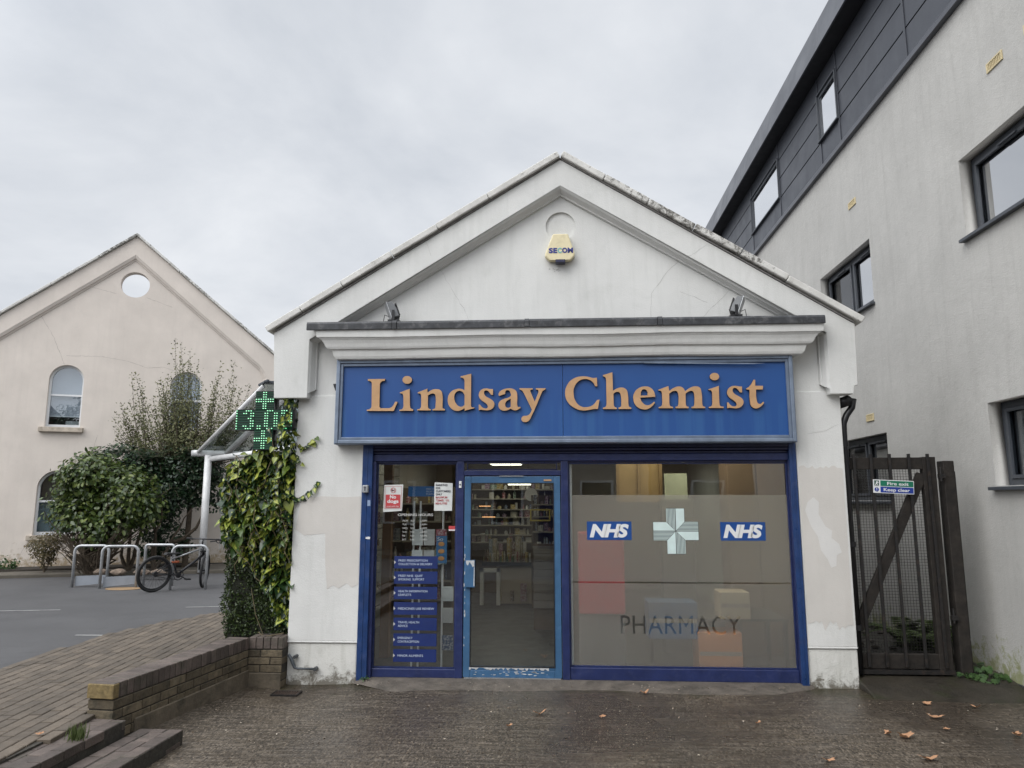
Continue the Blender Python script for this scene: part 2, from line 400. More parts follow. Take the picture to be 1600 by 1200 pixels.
m_red = M('red_print', (.50, .055, .06), .6, var=.1)
m_ink = M('dark_ink', (.06, .06, .08), .7, var=.1)
m_inkr = M('red_ink', (.55, .16, .17), .7, var=.1)
m_blue = M('strip_blue', (.006, .020, .115), .5, var=.12, vscale=6)
m_nhs = M('nhs_blue', (.006, .060, .25), .45, var=.08, vscale=6)
m_lett = M('pale_lettering', (.52, .60, .72), .6, var=.08)
m_palegreen = M('pale_cross_vinyl', (.60, .72, .70), .5, var=.08, vscale=12)
m_linedark = M('dark_line', (.07, .08, .075), .6, var=.1)
m_cream2 = M('alarm_cream', (.70, .62, .40), .45, var=.07, vscale=9, dirt=(.4, .34, .2), dirtamt=.3, dscale=8)
m_wood = M('weathered_black_timber', (.016, .012, .009), .75, var=.5, vscale=9, bump=.5, bscale=25, dirt=(.032, .026, .02), dirtamt=.5, dscale=9)
m_steel = M('dark_painted_steel', (.012, .011, .011), .5, var=.4, vscale=12, dirt=(.07, .045, .03), dirtamt=.5, dscale=16)
m_wire = M('rusty_wire', (.014, .012, .011), .7, var=.3)
m_galv = M('galvanised_tube', (.40, .41, .42), .42, .55, var=.25, vscale=9, dirt=(.2, .19, .17), dirtamt=.4, dscale=12)
m_whtube = M('white_coated_tube', (.66, .66, .66), .4, var=.12, vscale=6, dirt=(.35, .35, .33), dirtamt=.4, dscale=5)
m_rubber = M('rubber', (.012, .012, .013), .7, var=.3, vscale=20)
m_blackm = M('black_metal', (.012, .012, .014), .35, var=.2)
m_orange = M('orange_plastic', (.36, .085, .03), .45, var=.1)
m_glass = glassmat('shop_glass', (.90, .92, .92), .085)
m_solar = glassmat('solar_glass', (.25, .28, .30), .52, 3)
m_uglass = glassmat('sash_glass', (.85, .88, .9), .10)
m_pglass = glassmat('canopy_glass', (.62, .66, .66), .10, 4)
m_blind = M('grey_blind', (.46, .48, .51), .7, var=.05)
m_tealblind = M('teal_blind', (.17, .24, .25), .7, var=.1, vscale=2)
m_upvc = M('white_upvc', (.72, .73, .74), .35, var=.06)
m_stone = M('sill_stone', (.46, .40, .33), .85, var=.25, vscale=9, bump=.4, bscale=40, dirt=(.2, .16, .11), dirtamt=.6, dscale=8)
m_brick = M('yellow_stock_brick', (.128, .102, .066), .9, var=.35, vscale=13, bump=.7, bscale=45, island=.42, dirt=(.045, .042, .028), dirtamt=.8, dscale=8)
m_paver = M('clay_paver', (.108, .086, .064), .75, var=.25, vscale=4, bump=.45, bscale=60, island=.26, dirt=(.055, .046, .036), dirtamt=.7, dscale=3.5)
m_cope = M('engineering_brick', (.105, .082, .070), .7, var=.3, vscale=7, bump=.6, bscale=50, island=.35, dirt=(.045, .045, .03), dirtamt=.7, dscale=5)
m_mortar = M('dark_mortar', (.045, .040, .032), .95, var=.4, vscale=20, bump=.6, bscale=60)
m_lotasph, n_, l_, bs = newmat('asphalt')
g = n_.new("ShaderNodeNewGeometry"); P_ = g.outputs['Position']
c = ramp(n_, l_, noise(n_, l_, P_, .8, 7, .6), .3, .7, (.050, .049, .051), (.076, .075, .077))
c = mixc(n_, l_, math_(n_, l_, 'MULTIPLY', ramp(n_, l_, noise(n_, l_, P_, 120, 3, .6), .55, .75), .35), c, (.19, .19, .185))
c = mixc(n_, l_, math_(n_, l_, 'MULTIPLY', ramp(n_, l_, noise(n_, l_, scaled(n_, l_, P_, (1, 2.5, 1)), 1.1, 8, .7, .8), .56, .66), .5), c, (.045, .044, .046))
l_.new(c, bs.inputs['Base Color']); bs.inputs['Roughness'].default_value = .8; addbump(n_, l_, bs, noise(n_, l_, P_, 150, 3), .4, .01)
# ---------------------------------------------------------------- ground
m_fore, n_, l_, bs = newmat('brushed_wet_concrete')
g = n_.new("ShaderNodeNewGeometry"); P_ = g.outputs['Position']
c = ramp(n_, l_, noise(n_, l_, P_, .9, 8, .62, .3), .32, .70, (.037, .028, .019), (.096, .075, .052))
rid = noise(n_, l_, scaled(n_, l_, P_, (2.6, 34, 1)), 1.0, 6, .6, .5)
c = mixc(n_, l_, math_(n_, l_, 'MULTIPLY', ramp(n_, l_, rid, .47, .60), .42), c, (.20, .17, .14))
rid2 = noise(n_, l_, scaled(n_, l_, P_, (1.2, 26, 1)), 1.0, 5, .7, .8)
c = mixc(n_, l_, math_(n_, l_, 'MULTIPLY', ramp(n_, l_, rid2, .58, .72), .55), c, (.022, .017, .014))
def cells(sx, sy, ch):
    v = n_.new("ShaderNodeTexVoronoi"); v.inputs['Scale'].default_value = 1.0; v.inputs['Randomness'].default_value = 1.0; l_.new(scaled(n_, l_, P_, (sx, sy, 30)), v.inputs['Vector'])
    q = n_.new("ShaderNodeSeparateColor"); l_.new(v.outputs['Color'], q.inputs[0]); return q.outputs[ch]
spk = cells(95, 44, 0)
c = mixc(n_, l_, math_(n_, l_, 'MULTIPLY', ramp(n_, l_, spk, .78, .96), .60), c, (.23, .19, .145))
spk2 = cells(80, 36, 1)
c = mixc(n_, l_, math_(n_, l_, 'MULTIPLY', ramp(n_, l_, spk2, .55, .90), .72), c, (.018, .014, .010))
big = noise(n_, l_, P_, .45, 4, .55, .4)
c = mixc(n_, l_, math_(n_, l_, 'MULTIPLY', ramp(n_, l_, big, .44, .60), .55), c, (.030, .023, .019))
# moss along the wall foot
sp = n_.new("ShaderNodeSeparateXYZ"); l_.new(P_, sp.inputs[0])
near = maprange(n_, l_, sp.outputs[1], -.75, -.15, 0, .30)
c = mixc(n_, l_, math_(n_, l_, 'MULTIPLY', ramp(n_, l_, math_(n_, l_, 'ADD', noise(n_, l_, P_, 2.2, 8, .7), near), .70, .86), .7), c, (.030, .029, .012))
l_.new(c, bs.inputs['Base Color'])
l_.new(maprange(n_, l_, big, .38, .60, .60, .24), bs.inputs['Roughness']); bs.inputs['Specular IOR Level'].default_value = .4
hh = math_(n_, l_, 'ADD', math_(n_, l_, 'MULTIPLY', rid, 1.3), math_(n_, l_, 'MULTIPLY', spk2, -.55))
addbump(n_, l_, bs, hh, .65, .011)

m_kerbc = M('worn_threshold_concrete', (.105, .09, .075), .8, var=.4, vscale=6, bump=.5, bscale=50, dirt=(.04, .035, .028), dirtamt=.8, dscale=5)
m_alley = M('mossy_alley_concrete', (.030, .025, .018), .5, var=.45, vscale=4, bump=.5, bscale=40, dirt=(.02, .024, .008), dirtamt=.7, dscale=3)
m_soil = M('dark_soil', (.03, .024, .018), .95, var=.5, vscale=20, bump=.9, bscale=30)
m_pave = M('pavement_strip', (.10, .088, .070), .85, var=.3, vscale=2, bump=.4, bscale=60, dirt=(.05, .045, .035), dirtamt=.7)
m_line = M('worn_road_paint', (.30, .30, .29), .7, var=.25, vscale=8, dirt=(.09, .09, .09), dirtamt=.9, dscale=9)

def grid(name, x0, x1, y0, y1, nx, ny, fz, mat):
    mb = MB(); xs = [x0 + (x1 - x0) * i / nx for i in range(nx + 1)]; ys = [y0 + (y1 - y0) * j / ny for j in range(ny + 1)]
    mb.v = [(x, y, fz(x, y)) for y in ys for x in xs]
    mb.f = [(j * (nx + 1) + i, j * (nx + 1) + i + 1, (j + 1) * (nx + 1) + i + 1, (j + 1) * (nx + 1) + i) for j in range(ny) for i in range(nx)]; mb.mi = [0] * len(mb.f)
    return tag(mb.build(name, mat, smooth=True, fix=False), kind='structure')
def gz(x, y):
    return -.035 - .05 * math.exp(-((x + 2.6) ** 2 + (y + .35) ** 2) / .5) + .006 * math.sin(x * 2.1 + y) * math.sin(y * 1.7)
fo = grid('forecourt', -4.2, 4.36, -9.5, .3, 70, 70, gz, m_fore)
# one base sheet to the horizon
tag(MB().box(-300, 300, -300, 300, -.60, -.30).build('ground', m_lotasph), kind='structure')
# car park
MB_ = MB(); MB_.box(-60, -3.45, -8, 60, -.2, .17)
tag(MB_.build('car_park', m_lotasph), kind='structure')
# raised pavement strip in front of the cream building
TH = R(22.7); CX, CY = math.cos(TH), math.sin(TH)
def fr(u, v): return (u * CX - v * CY, u * CY + v * CX)
VD = 12.683
pl = [fr(-20, VD - 1.45), fr(-8.3, VD - 1.5), fr(-4.6, VD - 1.65), fr(-1.6, VD - 2.0), fr(-1.6, VD + .5), fr(-20, VD + .5)]
MB_ = MB(); MB_.prism(pl, 'z', .1, .245)
tag(MB_.build('pavement', m_pave, bevel=.02), kind='structure')
# planting bed along the cream wall
pl2 = [fr(-8.4, VD - .75), fr(-4.1, VD - .75), fr(-4.1, VD - .02), fr(-8.4, VD - .02)]
tag(MB().prism(pl2, 'z', .2, .29).build('planting_bed', m_soil, bevel=.03), kind='structure')
# road and pavement on the street side (behind the viewer; seen only in the window reflections)
tag(MB().box(-60, 60, -16.5, -9.6, -.4, -.12).build('road', m_lotasph), kind='structure')
tag(MB().box(-60, 60, -19.5, -16.5, -.4, .0).build('far_pavement', m_pave), kind='structure')
# threshold strip in front of the shopfront
mb = MB(); xs = [-2.05 + i * .09 for i in range(51)]
random.seed(3)
for i, x in enumerate(xs):
    j = random.uniform(-.012, .012)
    q_ = .05 * math.sin(x * 1.7 + 1) + .03 * math.sin(x * 4.1); e_ = min(1, (x + 2.05) / .5, (2.5 - x) / .5); e_ = max(.05, e_); mb.v += [(x, (-.30 + q_) * e_ + j - .04 * math.exp(-((x + .45) / .7) ** 2) - .02, -.046), (x, (-.22 + q_) * e_ + j, -.022 + j * .3), (x, .0, .0 + .008 * math.exp(-((x + .45) / .5) ** 2)), (x, .12, .003)]
for i in range(50):
    for k in range(3): mb.f.append((i * 4 + k, i * 4 + 4 + k, i * 4 + 5 + k, i * 4 + 1 + k)); mb.mi.append(0)
tag(mb.build('threshold_strip', m_kerbc, fix=False, smooth=True), kind='structure')
# alley floor, a shallow ramp in front of the gate
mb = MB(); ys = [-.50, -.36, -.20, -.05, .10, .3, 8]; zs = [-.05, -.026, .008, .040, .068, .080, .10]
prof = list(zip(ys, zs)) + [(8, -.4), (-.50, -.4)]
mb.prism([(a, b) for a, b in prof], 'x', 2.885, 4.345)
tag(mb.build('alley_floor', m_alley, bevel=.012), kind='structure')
# white bay lines
for i, (a, b) in enumerate((((-8.2, 2.95), (-7.3, 3.12)), ((-5.75, 1.15), (-5.30, 1.16)), ((-5.6, 3.5), (-4.9, 3.66)))):
    d = Vector((b[0] - a[0], b[1] - a[1], 0)).normalized(); nn_ = Vector((-d.y, d.x, 0)) * .024
    mb = MB(); A_, B_ = Vector((*a, .174)), Vector((*b, .174))
    pts = [A_ - nn_, B_ - nn_, B_ + nn_, A_ + nn_]; mb.add(pts, [(0, 1, 2, 3)])
    tag(mb.build('parking_line', m_line, fix=False), kind='structure')

# ---------------------------------------------------------------- paved path of real blocks, beside the low wall
def inpoly(x, y, P):
    c = False; n = len(P); j = n - 1
    for i in range(n):
        if (P[i][1] > y) != (P[j][1] > y) and x < (P[j][0] - P[i][0]) * (y - P[i][1]) / (P[j][1] - P[i][1]) + P[i][0]: c = not c
        j = i
    return c
path_poly = [(-3.36, -7.8), (-3.40, -2.2), (-3.52, -1.9), (-3.27, 0.05), (-3.60, .1), (-3.60, 9.0), (-4.05, 9.0), (-4.4, 5), (-4.72, 3.0), (-5.10, 2.2), (-5.33, 1.1), (-5.30, -.4), (-5.2, -.9), (-4.9, -3), (-4.7, -7.8)]
tag(MB().prism(path_poly, 'z', .0, .185).build('path_bed', m_mortar), kind='structure')
random.seed(5)
mb = MB(); bw, bl = .096, .200; ang = R(7)
ca, sa = math.cos(ang), math.sin(ang)
for i in range(-40, 40):
    for j in range(-45, 50):
        u = i * bw; v = (j + (.5 if i % 2 else 0)) * bl
        cx, cy = -4.4 + u * ca - v * sa * -1 * -1, 0 + u * sa + v * ca
        if not inpoly(cx, cy, path_poly): continue
        if cy < -6.5: continue
        T = Matrix.Translation((cx, cy, .17 + random.uniform(-.002, .0025))) @ Matrix.Rotation(ang + random.uniform(-.012, .012), 4, 'Z') @ Matrix.Rotation(random.uniform(-.012, .012), 4, 'X')
        a, b = bw / 2 - .003, bl / 2 - .0065
        e = .006
        vs = [T @ Vector(p) for p in ((-a, -b, 0), (a, -b, 0), (a, b, 0), (-a, b, 0), (-a, -b, .026), (a, -b, .026), (a, b, .026), (-a, b, .026), (-a + e, -b + e, .03), (a - e, -b + e, .03), (a - e, b - e, .03), (-a + e, b - e, .03))]
        mb.add(vs, [(0, 1, 5, 4), (1, 2, 6, 5), (2, 3, 7, 6), (3, 0, 4, 7), (4, 5, 9, 8), (5, 6, 10, 9), (6, 7, 11, 10), (7, 4, 8, 11), (8, 9, 10, 11)])
tag(mb.build('paved_path', m_paver, fix=False), kind='structure')

# ---------------------------------------------------------------- brick pieces
def brickrow(mb, p, q, thick, z0, h, ln, gap=.010, start=0.0, jit=.0025):
    """a course of bricks from p to q (plan), outer face on the right-hand side of p->q; thick goes to the left"""
    p, q = Vector((*p, 0)), Vector((*q, 0)); d = (q - p); Lh = d.length; d.normalize(); nn = Vector((-d.y, d.x, 0))
    a = math.atan2(d.y, d.x); x = -start
    while x < Lh - .01:
        x0 = max(x, 0); x1 = min(x + ln - gap, Lh)
        if x1 - x0 > .012:
            o = p + nn * random.uniform(-jit, jit)
            T = Matrix.Translation((o.x, o.y, z0 + random.uniform(-.001, .001))) @ Matrix.Rotation(a + random.uniform(-.002, .002), 4, 'Z')
            mb.box(x0, x1, 0, thick, 0, h, T=T)
        x += ln
random.seed(9)
wall = thing('brick_wall', 'low yellow stock brick wall with a brick-on-edge coping, running from the white pier past the hedge toward the steps', 'wall', (-3.2, -.6, 0))
A_, B_ = (-3.305, -2.07), (-3.085, -.16)      # right-hand (forecourt) face of the long run
d = Vector((B_[0] - A_[0], B_[1] - A_[1], 0)).normalized(); nn = Vector((-d.y, d.x, 0)); W_ = .215
mb = MB()
core = [(A_[0] + nn.x * .008 + d.x * .008, A_[1] + nn.y * .008 + d.y * .008), (B_[0] + nn.x * .008, B_[1]), (B_[0] + nn.x * (W_ - .008), B_[1] + nn.y * W_), (A_[0] + nn.x * (W_ - .008) + d.x * .008, A_[1] + nn.y * (W_ - .008) + d.y * .008)]
mb.prism(core, 'z', -.12, .398); mb.box(-3.1, -2.75, -.142, .02, -.12, .385)
mb.build('mortar', m_mortar, wall)
mb = MB()
for k in range(3): brickrow(mb, A_, B_, W_, .072 + k * .0735, .064, .225, start=.11 * (k % 2))
brickrow(mb, A_, B_, W_, -.075, .064, .225, start=.06); brickrow(mb, A_, B_, W_, -.002, .064, .225)
for k in range(3): brickrow(mb, (-3.09, -.15), (-2.748, -.15), .16, .072 + k * .0735, .064, .225, start=.1 * ((k + 1) % 2))
brickrow(mb, (-3.09, -.15), (-2.748, -.15), .16, -.075, .064, .225, start=.06); brickrow(mb, (-3.09, -.15), (-2.748, -.15), .16, -.002, .064, .225)
mb.build('brick_courses', m_brick, wall, bevel=.004)
# rendered plinth along the foot
mb = MB(); o_ = -nn * .006
mb.bar(Vector((*A_, 0)) + o_ + Vector((0, 0, .0)) + d * .25, Vector((*B_, 0)) + o_ + Vector((0, 0, -.0)), .02, .19)
mb.box(-3.09, -2.75, -.165, -.15, -.12, .07)
mb.build('rendered_plinth', M('old_rendered_plinth', (.12, .098, .07), .9, var=.4, vscale=6, bump=.6, bscale=30, dirt=(.045, .042, .028), dirtamt=.8, dscale=5), wall, bevel=.01)
mb = MB()
brickrow(mb, (A_[0] - d.x * 0, A_[1]), B_, W_, .2925, .112, .0745, gap=.007, jit=.004)
brickrow(mb, (-3.09, -.152), (-2.748, -.152), .17, .2925, .112, .0745, gap=.007)
mb.build('coping', m_cope, wall, bevel=.006)
# the yellow end brick of the coping
mb = MB(); T = Matrix.Translation((A_[0] - d.x * .012, A_[1] - d.y * .012, .296)) @ Matrix.Rotation(math.atan2(d.y, d.x), 4, 'Z')
mb.box(-.004, .06, -.003, W_ + .003, 0, .103, T=T)
mb.build('end_brick', M('mossy_yellow_brick', (.19, .140, .062), .9, var=.35, vscale=25, bump=.6, bscale=50, dirt=(.10, .08, .03), dirtamt=.6, dscale=14), wall, bevel=.006)

def step(label, pts, ztop, zbot, n_rows):
    st = thing('brick_step', label, 'step', (pts[0][0], pts[0][1], zbot))
    MB().prism(pts, 'z', zbot - .1, ztop - .006).build('mortar', m_mortar, st)
    mb = MB(); xa = min(p[0] for p in pts)
    # long blocks laid along the step
    p1, p2 = Vector((*pts[1], 0)), Vector((*pts[2], 0))   # front edge near -> far
    p0, p3 = Vector((*pts[0], 0)), Vector((*pts[3], 0))
    for r_ in range(n_rows):
        t0, t1 = r_ / n_rows, (r_ + 1) / n_rows
        a0, b0 = p1.lerp(p0, t0), p2.lerp(p3, t0)
        wd = (p1.lerp(p0, t1) - a0).length - .008
        brickrow(mb, (a0.x, a0.y), (b0.x, b0.y), wd, ztop - .062, .062, .21, start=.1 * (r_ % 2), jit=.001)
    mb.build('tread', m_cope, st, bevel=.005)
    mb = MB()
    brickrow(mb, (p1.x + .012 * 0 - .01, p1.y), (p2.x - .01, p2.y - .02), .08, zbot - .005, ztop - zbot - .067, .21, start=.05)
    mb.build('riser', m_cope, st, bevel=.004)
    return st
random.seed(4)
step('upper brick step in the bottom left corner, against the end of the low wall', [(-3.62, -7.0), (-3.20, -7.0), (-3.168, -2.13), (-3.52, -2.10)], .17, .07, 4)
step('lower brick step in the bottom left corner, standing alone on the forecourt', [(-3.20, -7.0), (-2.86, -7.0), (-2.80, -1.99), (-3.14, -1.98)], .07, -.035, 3)

# drain grate
dg_ = thing('drain_grate', 'small rusty drain grate set in the forecourt below the left white pier', 'drain', (-2.6, -.34, -.075))
frame_mb(-2.74, -2.50, -.41, -.27, .012, 0, .01).mesh('x')
mb = MB(); mb.box(-2.75, -2.49, -.42, -.41, -.09, -.068); mb.box(-2.75, -2.49, -.27, -.26, -.09, -.068); mb.box(-2.75, -2.74, -.41, -.27, -.09, -.068); mb.box(-2.5, -2.49, -.41, -.27, -.09, -.068)
mb.build('frame', m_steel, dg_)
mb = MB(); mb.box(-2.74, -2.5, -.41, -.27, -.10, -.084)
for k in range(9): mb.box(-2.728 + k * .026, -2.716 + k * .026, -.409, -.271, -.083, -.070)
mb.build('slats', M('rusty_iron', (.06, .04, .03), .8, var=.5, vscale=20, bump=.4), dg_)

# fallen leaves
m_dead = leafmat('dead_leaf', [(0, (.50, .40, .30)), (.4, (.48, .30, .18)), (.7, (.38, .19, .10)), (1, (.58, .48, .38))], .8, .1)
def fallen(label, x, y, s, rot, curl, z=None):
    n = 14; pts = []
    for i in range(n):
        a = 2 * math.pi * i / n; r_ = s * .74 * (.5 + .32 * (1 if i % 3 == 0 else (.25 if i % 3 == 1 else -.15)) + random.uniform(-.06, .06))
        pts.append((r_ * math.cos(a) * 1.25, r_ * math.sin(a) * .8))
    zz_ = gz(x, y) if z is None else z
    mb = MB(); mb.v = [(0, 0, .006)] + [(u, v, .004 + abs(u) * curl + random.uniform(0, .012)) for u, v in pts]
    mb.f = [(0, 1 + i, 1 + (i + 1) % n) for i in range(n)]; mb.mi = [0] * n
    me = mb.mesh('fallen_leaf'); o = link('fallen_leaf', me, m_dead); o.location = (x, y, zz_ + .004); o.rotation_euler = (random.uniform(-.2, .2), random.uniform(-.15, .15), rot)
    return tag(o, label, 'leaf', 'fallen leaves on the forecourt')
for a in [('pale crumpled leaf on the forecourt in front of the glazed door', -.168, -1.10, .085, .2, .5),
          ('small orange-brown leaf on the forecourt, nearer than the pale one before the door', -.40, -1.45, .055, 1.2, .5),
          ('pale leaf at the edge of the concrete threshold under the big window', .80, -.33, .065, .3, .7),
          ('tiny pale leaf scrap on the forecourt below the two blue stickers', 1.61, -1.21, .045, .8, .3),
          ('dry brown leaf just in front of the gate step', 3.24, -.55, .075, .1, .3),
          ('bright orange leaf lying between the gate step and the leaf cluster', 3.11, -.99, .095, -.4, .3),
          ('largest orange crumpled leaf of the cluster on the right of the forecourt', 2.62, -1.54, .11, .6, .5),
          ('small pinkish leaf touching the largest orange crumpled leaf', 2.53, -1.45, .06, 1.6, .5),
          ('pale leaf at the lower edge of the view, right of the middle', 2.556, -2.02, .10, .1, .4),
          ('peach coloured leaf near the right edge of the forecourt', 3.50, -1.43, .085, .9, .4),
          ('reddish leaf below the grey wall near the green weed', 3.63, -.63, .07, 2.1, .4),
          ('pinkish leaf at the lower edge of the view below the right window', 1.85, -2.10, .075, .3, .4),
          ('faint small leaf in front of the blue mullion beside the door', .36, -1.12, .045, .3, .1),
          ('whitish small leaf right of the orange leaf cluster', 3.03, -1.32, .05, 2, .3),
          ('cream leaf lying in the groove above the upper brick step', -3.47, -2.62, .05, .5, .3, .2)]:
    fallen(*a)
# litter of tiny fragments that nobody could count
n = 5200; px_ = RNG.uniform(-3.1, 4.3, n); py_ = np.concatenate([RNG.uniform(-2.9, -.1, 4600), -.1 - RNG.exponential(.18, 600)])
keep = (px_ > -3.0); px_, py_ = px_[keep], py_[keep]; pz_ = np.array([gz(a, b) + .004 for a, b in zip(px_, py_)])
pz_ = np.where((py_ > -.33) & (px_ < 2.5) & (px_ > -2.05), .004, pz_); keep = ~((px_ > 2.85) & (py_ > -.45)); px_, py_, pz_ = px_[keep], py_[keep], pz_[keep]
nn_ = RNG.normal(0, .3, (len(px_), 3)) + (0, 0, 1)
me = leafmesh('litter', np.stack([px_, py_, pz_], 1), nn_, RNG.normal(0, 1, (len(px_), 3)) * (1, 1, .1), np.where(RNG.uniform(0, 1, len(px_)) < .12, RNG.uniform(.012, .024, len(px_)), RNG.uniform(.005, .011, len(px_))), LEAF_V, LEAF_F)
tag(link('litter', me, leafmat('litter_bits', [(0, (.03, .02, .014)), (.45, (.08, .055, .035)), (.75, (.20, .16, .12)), (1, (.42, .37, .30))], .9, 0)), 'brown leaf crumbs and grit scattered over the forecourt', 'litter', kind='stuff')
# ---------------------------------------------------------------- the chemist's shop
shop = thing('chemist_shop', 'single-storey white rendered shop with a pitched gable, blue shopfront and large window', 'shop building', (.065, 0, 0))
# facade: outline with the shopfront opening
XL, XR = -2.745, 2.885
# piers + wall above the shopfront (recessed gable face)
outer = [(XL, -.10), (-2.02, -.10), (-2.02, 2.34), (2.41, 2.34), (2.41, -.10), (XR, -.10), (XR, 3.42), (.064, 5.15), (XL, 3.42)]
def circ(cx, cz, r, n=40, sx=1): return [(cx + r * sx * math.cos(2 * math.pi * i / n), cz + r * math.sin(2 * math.pi * i / n)) for i in range(n)]
shape('front_wall', [outer, circ(.062, 4.70, .163)], 'xz', 0, .22, m_white, shop)
mb = MB(); mb.prism([(.062 + .165 * math.cos(a * math.pi / 20), 4.70 + .165 * math.sin(a * math.pi / 20)) for a in range(40)], 'y', .028, .05)
mb.build('roundel', m_white, shop)
# projecting outer frame (raking band and kneelers)
fr_out = [(-2.955, 2.815), (-2.99, 3.515), (.064, 5.385), (3.025, 3.525), (3.012, 2.90), (2.975, 2.885), (2.965, 2.81), (2.738, 2.81), (2.738, 3.44), (.061, 5.088), (-2.60, 3.44), (-2.60, 2.815)]
FF = 1.0067
fr_out = [(a * FF, 1.75 + (b - 1.75) * FF) for a, b in fr_out]
shape('gable_frame', [fr_out], 'xz', -.13, .02, m_white, shop, bevel=.006)
# moulding inside the frame: two quarter steps that fall back to the wall
def offs(k, kz): return [(-2.60 + k, 2.90), (-2.60 + k, 3.44 - kz * .0), (.061, 5.088 - kz), (2.738 - k, 3.44), (2.738 - k, 2.90), ]
prof = [(0, 0, -.125), (.018, .022, -.105), (.034, .040, -.065), (.046, .056, -.040), (.056, .070, -.036), (.060, .076, -.002)]
mb = MB()
for a, (k, kz, y) in enumerate(prof):
    pts = [(-2.60 + k, 2.86 + k), (-2.60 + k, 3.44 - .02), (.061, 5.088 - kz), (2.738 - k, 3.44 - .02), (2.738 - k, 2.86 + k)]
    mb.v += [(u * FF, y, 1.75 + (v - 1.75) * FF) for u, v in pts]
for a in range(len(prof) - 1):
    for i in range(4): mb.f.append((a * 5 + i, a * 5 + i + 1, (a + 1) * 5 + i + 1, (a + 1) * 5 + i)); mb.mi.append(0)
    # bottoms
mb.build('rake_moulding', m_white, shop)
# coping slabs with joints, slightly uneven
random.seed(21)
mb = MB()
for side in (-1, 1):
    ap = Vector((.064, 0, 5.430)); en = Vector((-3.065, 0, 3.530)) if side < 0 else Vector((3.105, 0, 3.540))
    dd = (en - ap); Lh = dd.length; dd.normalize(); up = Vector((-dd.z, 0, dd.x)) if side > 0 else Vector((dd.z, 0, -dd.x))
    if up.z < 0: up = -up
    cuts = [0, .12, .47, .70, .93, 1.0] if False else ([0, .245, .42, .575, .745, .885, 1.0] if side < 0 else [0, .15, .30, .455, .61, .76, 1.0])
    for i in range(len(cuts) - 1):
        a, b = cuts[i] * Lh + .003, cuts[i + 1] * Lh - .003
        o = random.uniform(-.004, .004); th_ = .075
        P0, P1 = ap + dd * a + up * o, ap + dd * b + up * (o + random.uniform(-.004, .004))
        for (ya, yb, ha, hb) in ((-.185, .30, 0, th_ * .92),):
            vs = []
            for P in (P0, P1):
                for y, h in ((ya, ha), (yb, ha), (yb, hb), (ya, hb)): vs.append((P.x + up.x * h, y, P.z + up.z * h))
            mb.add(vs, [(0, 1, 2, 3), (7, 6, 5, 4), (0, 4, 5, 1), (1, 5, 6, 2), (2, 6, 7, 3), (3, 7, 4, 0)])
mb.build('coping', m_coping, shop, bevel=.010)
mb = MB()
for side, en in ((-1, (-3.05, 3.50)), (1, (3.09, 3.51))):
    mb.bar((.064, .05, 5.420), (en[0] - side * .06, .05, en[1] + .045), .39, .012, up=(0, 0, 1))
mb.build('coping_bed', M('dark_joint', (.20, .19, .18), .9, var=.4, vscale=20), shop)
# side walls, roof, back
mb = MB(); mb.box(XL, XL + .2, .22, 8.2, -.1, 3.3); mb.box(XR - .2, XR, .22, 8.2, -.1, 3.3); mb.box(XL + .2, XR - .2, 8.0, 8.2, -.1, 3.3)
mb.build('side_wall', m_white, shop)
mb = MB(); mb.prism([(-2.98, 3.22), (.064, 5.05), (3.05, 3.22), (3.05, 3.12), (.064, 4.93), (-2.98, 3.12)], 'y', .24, 8.3)
mb.build('roof', M('slate_roof', (.09, .09, .10), .6, var=.3, vscale=8, bump=.4), shop)
# plinths under the piers
for a, b in ((XL, -2.035), (2.425, 2.892)): MB().prism([(a, -.12), (b, -.12), (b, .325), (a, .325)], 'y', -.006, .1).build('plinth', m_plinth, shop, bevel=.012)
for a, b in ((XL - .006, -2.025), (2.415, 2.892)): MB().box(a, b, -.022, .06, .335, .352).build('drip_ledge', m_white, shop, bevel=.005)
# pier render coat above the plinth stands 20 mm proud
for a, b in ((XL - .003, -2.028), (2.418, 2.889)): MB().box(a, b, -.018, .02, .352, 2.86).build('pier_render', m_white, shop, bevel=.006)
# repainted patches with brush-ragged edges (thin coats)
def ragged(x0, x1, z0, z1, steps, amp, seed):
    random.seed(seed); P = []
    for i in range(steps): P.append((x0 + (x1 - x0) * i / steps, z0 + random.uniform(-amp, amp)))
    P.append((x1, z0)); P.append((x1, z1))
    for i in range(steps): P.append((x1 - (x1 - x0) * i / steps, z1 + random.uniform(-amp, amp) * .35))
    P.append((x0, z1)); return P
pL = [(-2.66, 1.78), (-2.72, 1.46), (-2.62, 1.40), (-2.40, 1.42), (-2.39, 1.12), (-2.36, .86), (-2.30, .90), (-2.24, .87), (-2.16, .92), (-2.10, .88), (-2.04, .91), (-2.04, 1.80), (-2.2, 1.79), (-2.45, 1.80)]
shape('paint_patch', [pL], 'xz', -.020, -.0185, m_beige, shop)
pR = ragged(2.43, 2.865, .55, 2.09, 16, .05, 5)
shape('paint_patch', [pR], 'xz', -.020, -.0185, m_beige, shop)
ps = [(2.47, 1.66), (2.50, 1.74), (2.56, 1.79), (2.61, 1.74), (2.60, 1.62), (2.66, 1.50), (2.72, 1.46), (2.71, 1.39), (2.78, 1.33), (2.80, 1.25), (2.75, 1.22), (2.74, 1.12), (2.69, 1.10), (2.66, 1.18), (2.60, 1.27), (2.58, 1.40), (2.52, 1.50)]
o = shape('paint_patch', [ps], 'xz', -.0215, -.0205, m_splash, shop); o['label'] = 'irregular fresh white splash of paint on the beige patch'
